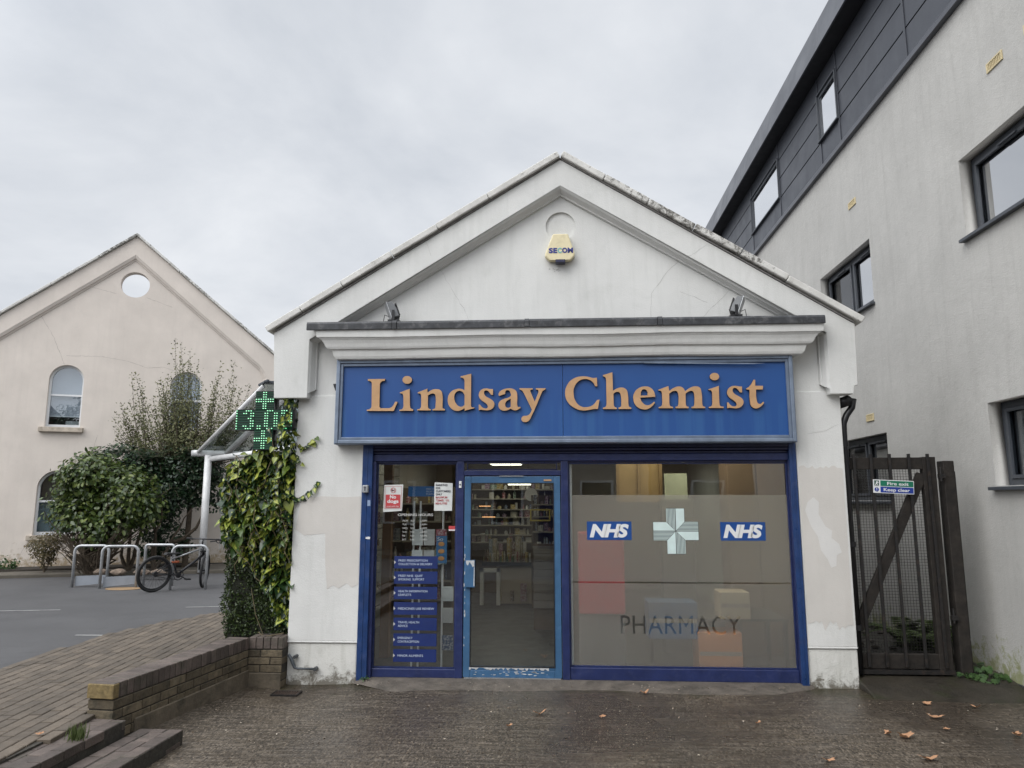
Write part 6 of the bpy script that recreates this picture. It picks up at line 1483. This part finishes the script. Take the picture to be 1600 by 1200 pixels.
# tall wispy shrub with upright shoots
ws = thing('wispy_shrub', 'tall wispy olive shrub with thin upright shoots in front of the upper right arched window', 'shrub', (-8.5, 9.2, .25))
P, Nn, T2, S2 = [], [], [], []; mb = MB(); rn = random.Random(12)
base0 = Vector((-8.5, 9.1, 2.5))
mb.tube([(-8.55, 9.2, .25), (-8.5, 9.15, 1.4), base0], [.07, .06, .045], 7)
shoots = []
tipsT = [(-10.2, 4.05), (-10.02, 4.74), (-9.89, 4.7), (-9.38, 4.47), (-9.26, 4.59), (-8.96, 5.54), (-8.82, 5.38), (-8.61, 5.26), (-9.02, 4.92), (-8.38, 4.99), (-7.86, 4.91), (-7.45, 4.98), (-7.96, 4.61), (-7.6, 4.45), (-7.14, 4.45), (-7.05, 4.27), (-10.22, 3.79), (-9.66, 4.17), (-8.56, 4.92), (-8.2, 4.4), (-10.01, 3.64), (-10.24, 3.27), (-8.69, 5.07), (-9.13, 4.7), (-8.9, 5.1), (-8.75, 4.95)]
for (tx, tz) in tipsT:
    shoots.append((Vector((tx * .72 + base0.x * .28, 8.95, 2.9)) + Vector((rn.gauss(0, .12), rn.gauss(0, .15), 0)), Vector((tx, 8.9 + rn.gauss(0, .1), tz))))
    for q_ in range(3): tt_ = rn.uniform(.5, .85); shoots.append((Vector((tx * .72 + base0.x * .28, 8.95, 2.9)), Vector((tx + rn.gauss(0, .14), 8.9 + rn.gauss(0, .15), 2.9 + (tz - 2.9) * tt_))))
for k in range(48):
    x = rn.uniform(-9.9, -7.0); zt = 3.3 + rn.random() * (1.25 - abs(x + 8.4) * .35); shoots.append((Vector((x * .75 + base0.x * .25, 8.95 + rn.gauss(0, .1), 2.7)), Vector((x, 8.95 + rn.gauss(0, .15), zt))))
for (a, b) in shoots:
    mb.tube([base0 + Vector((rn.gauss(0, .1), 0, rn.uniform(-.1, .3))), a, a.lerp(b, .5) + Vector((rn.gauss(0, .03), 0, 0)), b], [.015, .008, .005, .002], 4)
    L_ = (b - a).length; n = int(L_ * 50)
    for j in range(n):
        f = j / n; q = a.lerp(b, f) + Vector((rn.gauss(0, .028), rn.gauss(0, .03), rn.gauss(0, .02)));
        if rn.random() < .3: q += Vector((rn.gauss(0, .09), rn.gauss(0, .06), rn.gauss(0, .05)))
        P.append(tuple(q)); ang_ = rn.uniform(0, 6.28); T2.append((math.cos(ang_), math.sin(ang_) * .5, .7)); Nn.append((rn.gauss(0, .6), -.8, rn.gauss(.5, .5))); S2.append(rn.uniform(.035, .062))
P_, N_, T_, S_ = blob_leaves(rg, [(-8.5, 9.0, 3.15, 1.1, .3, .55), (-7.7, 9.0, 3.2, .75, .3, .5), (-9.4, 8.9, 3.1, .6, .3, .40), (-8.7, 9.0, 3.7, .3, .3, .5)], 2300, .05)
P = np.concatenate([np.array(P), P_]); Nn = np.concatenate([np.array(Nn), N_]); T2 = np.concatenate([np.array(T2), T_]); S2 = np.concatenate([np.array(S2), S_])
link('leaves', leafmesh('leaves', P, Nn, T2, S2, LEAF_V, LEAF_F), m_olive, ws); mb.build('branches', m_bark, ws)
# small brownish bush and plants
bb = thing('small_bush', 'small brownish bush under the lower left arched window', 'bush', (-11.0, 7.9, .24))
P_, N_, T_, S_ = blob_leaves(rg, [(-11.05, 7.9, .80, .34, .28, .22), (-10.85, 7.9, .92, .26, .2, .18), (-11.0, 7.9, .60, .20, .2, .2)], 2000, .045)
link('leaves', leafmesh('leaves', P_, N_, T_, S_, LEAF_V, LEAF_F), m_brownl, bb)
mb = MB(); branchy(mb, (-10.98, 7.9, .24), [(-11.3, 7.9, .8), (-10.7, 7.9, .95), (-11, 7.8, .9), (-11.15, 7.9, .95), (-10.85, 7.8, .8)], .014, rn, .05); mb.build('branches', m_bark, bb)
lp = thing('low_plant', 'low green plant at the far left foot of the cream wall', 'plant', (-12.0, 8.1, .24))
P_, N_, T_, S_ = blob_leaves(rg, [(-12.1, 8.1, .38, .28, .2, .12)], 260, .06)
link('leaves', leafmesh('leaves', P_, N_, T_, S_, LEAF_V, LEAF_F), m_weed, lp)
mb = MB(); branchy(mb, (-12.1, 8.1, .24), [(-12.3, 8.1, .4), (-11.9, 8.1, .4)], .006, rn, .02); mb.build('stems', m_bark, lp)
m_rock = M('bed_rock', (.17, .13, .10), .9, var=.4, vscale=9, bump=.5)
random.seed(41)
for k, (x, lb) in enumerate(((-9.3, 'brown rock at the foot of the glossy bush, left of its stems'), (-8.95, 'brown rock right of the glossy bush stems'), (-8.45, 'larger brown rock in the bed behind the bike stands'), (-8.1, 'last brown rock at the right end of the planting bed'))):
    bm = bmesh.new(); bmesh.ops.create_icosphere(bm, subdivisions=2, radius=.11)
    for v in bm.verts: v.co = Vector((v.co.x * 1.5, v.co.y, v.co.z * .65)) * random.uniform(.85, 1.12)
    me = bpy.data.meshes.new('rock'); bm.to_mesh(me); bm.free(); o = link('rock', me, m_rock); o.location = (x, 7.25, .32); tag(o, lb, 'rock')
dkt = thing('tree', 'dark tree top just visible behind the right end of the cream gable', 'tree', (-13.6, 26, 0))
mb = MB(); mb.tube([(-13.6, 26, 0), (-13.5, 26, 4), (-13.3, 26, 7.6)], [.3, .22, .08], 8); mb.build('trunk', m_bark, dkt)
P_, N_, T_, S_ = blob_leaves(rg, [(-13.2, 26, 7.6, 1.0, 1, 1.25), (-13.3, 26, 6.6, 1.4, 1.2, 1.1)], 2500, .14)
link('crown', leafmesh('crown', P_, N_, T_, S_, LEAF_V, LEAF_F), m_darkleaf, dkt)

# ---------------------------------------------------------------- bike stands
def hoop(label, x0, y0, x1, y1, zt, r_=.11):
    t = thing('bike_stand', label, 'bike stand', (x0, y0, .17), 0, 'galvanised hoop bike stands')
    A, B = Vector((x0, y0, 0)), Vector((x1, y1, 0)); d_ = (B - A).normalized(); L_ = (B - A).length; P = [A + Vector((0, 0, .12))]
    P.append(A + Vector((0, 0, zt - r_)))
    for i in range(1, 7): a = math.pi / 2 * i / 6; P.append(A + d_ * r_ * (1 - math.cos(a)) + Vector((0, 0, zt - r_ + r_ * math.sin(a))))
    for i in range(0, 7): a = math.pi / 2 * i / 6; P.append(A + d_ * (L_ - r_ + r_ * math.sin(a)) + Vector((0, 0, zt - r_ + r_ * math.cos(a))))
    P.append(B + Vector((0, 0, .12)))
    MB().tube(P, .025, 12).build('hoop', m_galv, t, smooth=True)
    return t
hoop('leftmost of the four hoop bike stands, with a grey plate at its foot', -9.008, 5.9, -8.40, 5.98, .925)
hoop('second hoop bike stand from the left, with a grey plate at its foot', -8.38, 5.75, -7.78, 5.9, .925)
hoop('third hoop bike stand from the left, standing behind the rear wheel of the bicycle', -7.87, 6.3, -7.31, 6.3, .925, .05)
hoop('rightmost hoop bike stand, with the bicycle locked to it', -6.97, 5.6, -6.39, 5.75, .945)
m_plate = M('grey_plate', (.22, .24, .27), .5, var=.12, vscale=5)
for lb, xa, ya, xb, yb in (('grey metal plate low between the legs of the leftmost bike stand', -8.97, 5.93, -8.43, 5.99), ('grey metal plate low between the legs of the second bike stand', -8.35, 5.80, -7.81, 5.92)):
    mb = MB(); mb.v = [(xa, ya, .19), (xb, yb, .24), (xb, yb, .39), (xa, ya, .37), (xa, ya + .015, .19), (xb, yb + .015, .24), (xb, yb + .015, .39), (xa, ya + .015, .37)]
    mb.f = [(0, 1, 2, 3), (7, 6, 5, 4), (0, 4, 5, 1), (1, 5, 6, 2), (2, 6, 7, 3), (3, 7, 4, 0)]; mb.mi = [0] * 6; tag(mb.build('metal_plate', m_plate), lb, 'plate')
shape('cardboard', [circ(-7.9, 5.72, .22, 14, 1.5)], 'xy', .172, .180, M('wet_cardboard', (.26, .17, .09), .8, var=.2))['label'] = 'flat piece of wet brown cardboard on the asphalt left of the bicycle'
bpy.data.objects['cardboard']['category'] = 'cardboard'

# ---------------------------------------------------------------- bicycle (local: x forward, y left, z up; rear hub at origin)
ba = R(56); bk = thing('bicycle', 'black bicycle with a pale top tube and an orange shock, locked to a stand', 'bicycle', (-7.12, 5.28, .17), ba)
WR = .315; lean = R(5)
TL = Matrix.Rotation(lean, 4, 'X')
def bt(mb): mb.v = [tuple(TL @ Vector(v)) for v in mb.v]; return mb
def wheel(cx_, steer, name='wheel'):
    Tw = Matrix.Translation((cx_, 0, WR)) @ Matrix.Rotation(steer, 4, 'Z')
    def ring(rr, tube_r, seg=40): return [Tw @ Vector((rr * math.cos(2 * math.pi * i / seg), 0, rr * math.sin(2 * math.pi * i / seg))) for i in range(seg)]
    hub = MB(); hub.tube([Tw @ Vector((0, -.05, 0)), Tw @ Vector((0, .05, 0))], .022, 10)
    for i in range(28):
        a = 2 * math.pi * i / 28; s_ = .03 if i % 2 else -.03
        hub.tube([Tw @ Vector((.018 * math.cos(a + .5), s_, .018 * math.sin(a + .5))), Tw @ Vector(((WR - .045) * math.cos(a), 0, (WR - .045) * math.sin(a)))], .0016, 4)
    w_ = bt(hub).build(name, m_blackm, bk, local=True)
    bt(MB().tube(ring(WR - .022, .025), .024, 8, closed=True)).build('tyre', m_rubber, w_, local=True, smooth=True)
    bt(MB().tube(ring(WR - .052, .01), .012, 6, closed=True)).build('rim', m_blackm, w_, local=True, smooth=True)
    return Tw
wheel(0, 0); FX = .95; Tf_ = wheel(FX, R(47))
mb = MB(); bbp = (.42, 0, .27); st_ = (.30, 0, .56); ht, hb_ = (.86, 0, .72), (.89, 0, .60)
mb.tube([bbp, st_], .018, 8); mb.tube([bbp, hb_], .024, 8); mb.tube([ht, hb_], .026, 8)
for s_ in (-.05, .05): mb.tube([(0, s_, WR), (.40, s_ * .5, .27)], .010, 6); mb.tube([(0, s_, WR), (.28, s_ * .5, .50)], .009, 6)
bt(mb).build('frame', m_blackm, bk, local=True, smooth=True)
bt(MB().tube([st_, ht], .014, 8)).build('top_tube', m_galv, bk, local=True, smooth=True)
mb = MB()
cst, sst = math.cos(R(47)), math.sin(R(47))
def fs_(x, y, z): return (FX - .06 + (x * cst - y * sst), (x * sst + y * cst), z)
for s_ in (-.06, .06): mb.tube([fs_(.06, s_, WR), fs_(.03, s_, .66)], .017, 8)
mb.tube([fs_(.03, -.07, .66), fs_(.03, .07, .66)], .02, 8); mb.tube([(.885, 0, .62), fs_(.03, 0, .66)], .02, 8)
bt(mb).build('fork', m_blackm, bk, local=True, smooth=True)
mb = MB(); mb.tube([ht, (.84, 0, .84), (.87, .02, .88)], .016, 8); mb.tube([(.87 + .31 * -sst * -1, -.31 * cst, .885), (.87, .02, .885), (.87 - .31 * sst, .31 * cst, .885)], .012, 8)
hbr = bt(mb).build('handlebar', m_blackm, bk, local=True, smooth=True)
mb = MB()
for s_ in (-1, 1): mb.tube([(.87 - .31 * sst * s_, .31 * cst * s_, .885), (.87 - .21 * sst * s_, .21 * cst * s_, .885)], .018, 8); mb.tube([(.88 - .19 * sst * s_, .19 * cst * s_, .88), (.94 - .27 * sst * s_, .27 * cst * s_, .86)], .006, 6)
bt(mb).build('grip', m_rubber, hbr, local=True)
mb = MB(); mb.tube([(.28, 0, .60), (.27, 0, .64)], .014, 8); mb.prism([(.14, .64), (.18, .675), (.30, .665), (.42, .66), (.43, .645), (.30, .64), (.2, .63)], 'y', -.05, .05)
bt(mb).build('saddle', m_rubber, bk, local=True, bevel=.012)
bt(MB().tube([(.30, 0, .50), (.43, 0, .50)], .022, 10)).build('shock', m_orange, bk, local=True, smooth=True)
mb = MB(); ring_ = [(.42 + .085 * math.cos(a * math.pi / 12), -.055, .27 + .085 * math.sin(a * math.pi / 12)) for a in range(24)]; mb.tube(ring_, .008, 6, closed=True); mb.tube([(.42, -.06, .27), (.42, -.04, .27)], .05, 12)
mb.tube([(.42, -.07, .27), (.55, -.08, .20)], .010, 6); mb.box(.51, .60, -.17, -.09, .19, .21); mb.tube([(.42, .07, .27), (.29, .08, .34)], .010, 6); mb.box(.24, .33, .09, .17, .33, .35)
mb.tube([(.42, -.055, .185), (0, -.055, WR - .035)], .005, 5); mb.tube([(.42, -.055, .355), (0, -.055, WR + .03)], .005, 5); mb.tube([(0, -.055, WR), (0, -.045, WR)], .045, 12)
bt(mb).build('crankset', m_blackm, bk, local=True)
# lock hanging on the stand
lk = thing('bike_lock', 'black cable lock hanging beside the downpipe chain right of the bicycle', 'lock', (-6.3, 5.9, .95))
MB().tube([(-6.27 + .035 * math.cos(a * .5), 5.9, 1.02 + .035 * math.sin(a * .5)) for a in range(13)], .008, 6, closed=True).build('loop', m_rubber, lk); MB().bar((-6.31, 5.9, 1.02), (-6.42, 5.9, 1.01), .02, .02).build('clasp', m_blackm, lk)

# ---------------------------------------------------------------- porch canopy of white tubes and glass
pc = thing('porch_canopy', 'glazed entrance canopy of white steel tubes in front of the cream building', 'canopy', (-7.85, 8.6, .2))
A = Vector((-8.14, 8.60, 2.82)); Dv = Vector((CX, CY, 0)); C_ = Vector((-5.78, 6.95, 2.75)); Rg = Vector((-6.05, 7.05, 4.10))
B = A + Dv * 2.6; Rg2 = Rg + Dv * 2.4
mb = MB(); mb.tube([A - Dv * .12, A, B], .072, 14); mb.build('eaves_beam', m_whtube, pc, smooth=True)
MB().tube([A + Dv * .28 + Vector((0, -.05, -.13)), C_ + Vector((.55, -.4, .02))], .062, 14).build('tie_beam', m_whtube, pc, smooth=True)
MB().tube([A, Rg], .045, 12).build('rafter', m_whtube, pc, smooth=True)
MB().tube([A + Dv * .62, Rg + Dv * .62], .068, 12).build('rafter', m_whtube, pc, smooth=True)
MB().tube([A + Dv * 1.9, Rg + Dv * 1.9], .05, 12).build('rafter', m_whtube, pc, smooth=True)
mb = MB(); up_ = Vector((0, 0, .07)); mb.v = [tuple(A + up_), tuple(B + up_), tuple(Rg2 + up_), tuple(Rg + up_)]; mb.f = [(0, 1, 2, 3)]; mb.mi = [0]
o = mb.build('glass_roof', m_pglass, pc, fix=False); sm = o.modifiers.new('thickness', 'SOLIDIFY'); sm.thickness = .01
mb = MB()
for k in (1.1, 1.45, 2.2): mb.bar(A + Dv * k + up_, Rg + Dv * k + up_, .03, .03)
mb.build('glazing_bar', m_frame, pc)
mb = MB(); mb.bar(Rg + Vector((0, 0, .08)), Rg2 + Vector((0, 0, .08)), .22, .05); mb.bar(Rg - Dv * .0 + Vector((-.12, .08, .03)), Rg + Vector((.14, -.1, .10)), .06, .05); mb.build('ridge_cap', m_frame, pc, bevel=.01)
MB().tube([(-7.86, 8.58, .2), (-7.86, 8.58, 2.78)], .078, 16).build('post', m_whtube, pc, smooth=True)
ch = MB()
for k in range(44):
    z = 2.32 - k * .036; P = [(-6.975 + (.008 * math.cos(a * .785) if k % 2 else 0), 7.5 + (0 if k % 2 else .008 * math.cos(a * .785)), z + .018 * math.sin(a * .785)) for a in range(8)]
    ch.tube(P, .003, 4, closed=True)
tag(ch.build('rain_chain', m_galv), 'thin metal chain hanging left of the hedge in front of the cream building', 'chain')

# ---------------------------------------------------------------- houses across the street, seen only as reflections in the glass
m_hb1 = M('house_brick_brown', (.17, .12, .085), .9, var=.2, vscale=3); m_hb2 = M('house_stucco', (.42, .38, .33), .9, var=.12); m_hroof = M('house_roof_tile', (.11, .065, .05), .8, var=.25, vscale=5); m_hwin = M('house_window_dark', (.03, .035, .04), .2)
def house(label, x0, x1, y, eave, ridge, mat, gable):
    h = thing('street_house', label, 'house', ((x0 + x1) / 2, y - 4, 0)); y0, y1 = y - 8, y; xm = (x0 + x1) / 2
    MB().box(x0, x1, y0, y1, -.2, eave).build('wall', mat, h)
    mb = MB()
    if gable: mb.prism([(x0 - .2, eave), (x1 + .2, eave), (xm, ridge)], 'y', y0, y1 + .2)
    else: mb.prism([(y0 - .3, eave), (y1 + .3, eave), ((y0 + y1) / 2, ridge)], 'x', x0, x1)
    rf = mb.build('roof', m_hroof, h)
    if not gable:
        mb = MB(); mb.box(x1 - 1.2, x1 - .3, (y0 + y1) / 2 - .4, (y0 + y1) / 2 + .4, ridge - 1, ridge + 1.2)
        for k in range(4): mb.tube([(x1 - 1.05 + k * .2, (y0 + y1) / 2, ridge + 1.2), (x1 - 1.05 + k * .2, (y0 + y1) / 2, ridge + 1.55)], .08, 8)
        mb.build('chimney', mat, rf)
    for z in (.9, 3.7):
        for k in range(2):
            xc = x0 + (x1 - x0) * (.27 + .46 * k)
            if z + 1.7 > eave: continue
            wn = frame_mb(xc - .6, xc + .6, z, z + 1.6, .08, y1 - .02, y1 + .06).build('window', m_whitep, h); MB().box(xc - .52, xc + .52, y1, y1 + .02, z + .08, z + 1.52).build('pane', m_hwin, wn)
    mb = MB(); mb.box(xm - .5, xm + .5, y1, y1 + .06, 0, 2.1); mb.build('door', m_navy, h)
house('brown brick terraced house with a chimney across the street, reflected in the large window', 3.5, 11, -20, 5.8, 8.8, m_hb1, False)
house('pale stucco house across the street, reflected above the door', -3.8, 3.4, -20, 5.6, 8.2, m_hb2, True)
house('brown gabled house across the street, reflected in the narrow window', -11.2, -4.0, -20, 4.4, 7.6, m_hb1, True)
house('end brick terraced house across the street at the far right', 11.2, 19, -20, 5.8, 8.8, m_hb1, False)
house('end pale house across the street at the far left', -19, -11.5, -20, 5.6, 8.6, m_hb2, False)
st = thing('street_tree', 'bushy street tree across the road, reflected in the glass', 'tree', (-5.5, -18, 0))
MB().tube([(-5.5, -18, 0), (-5.4, -18, 2.5), (-5.5, -18, 5)], [.2, .16, .08], 8).build('trunk', m_bark, st)
P_, N_, T_, S_ = blob_leaves(rg, [(-5.5, -18, 5.6, 2.0, 1.8, 1.8), (-6.8, -18, 4.8, 1.2, 1, 1)], 3000, .2)
link('crown', leafmesh('crown', P_, N_, T_, S_, LEAF_V, LEAF_F), m_darkleaf, st)
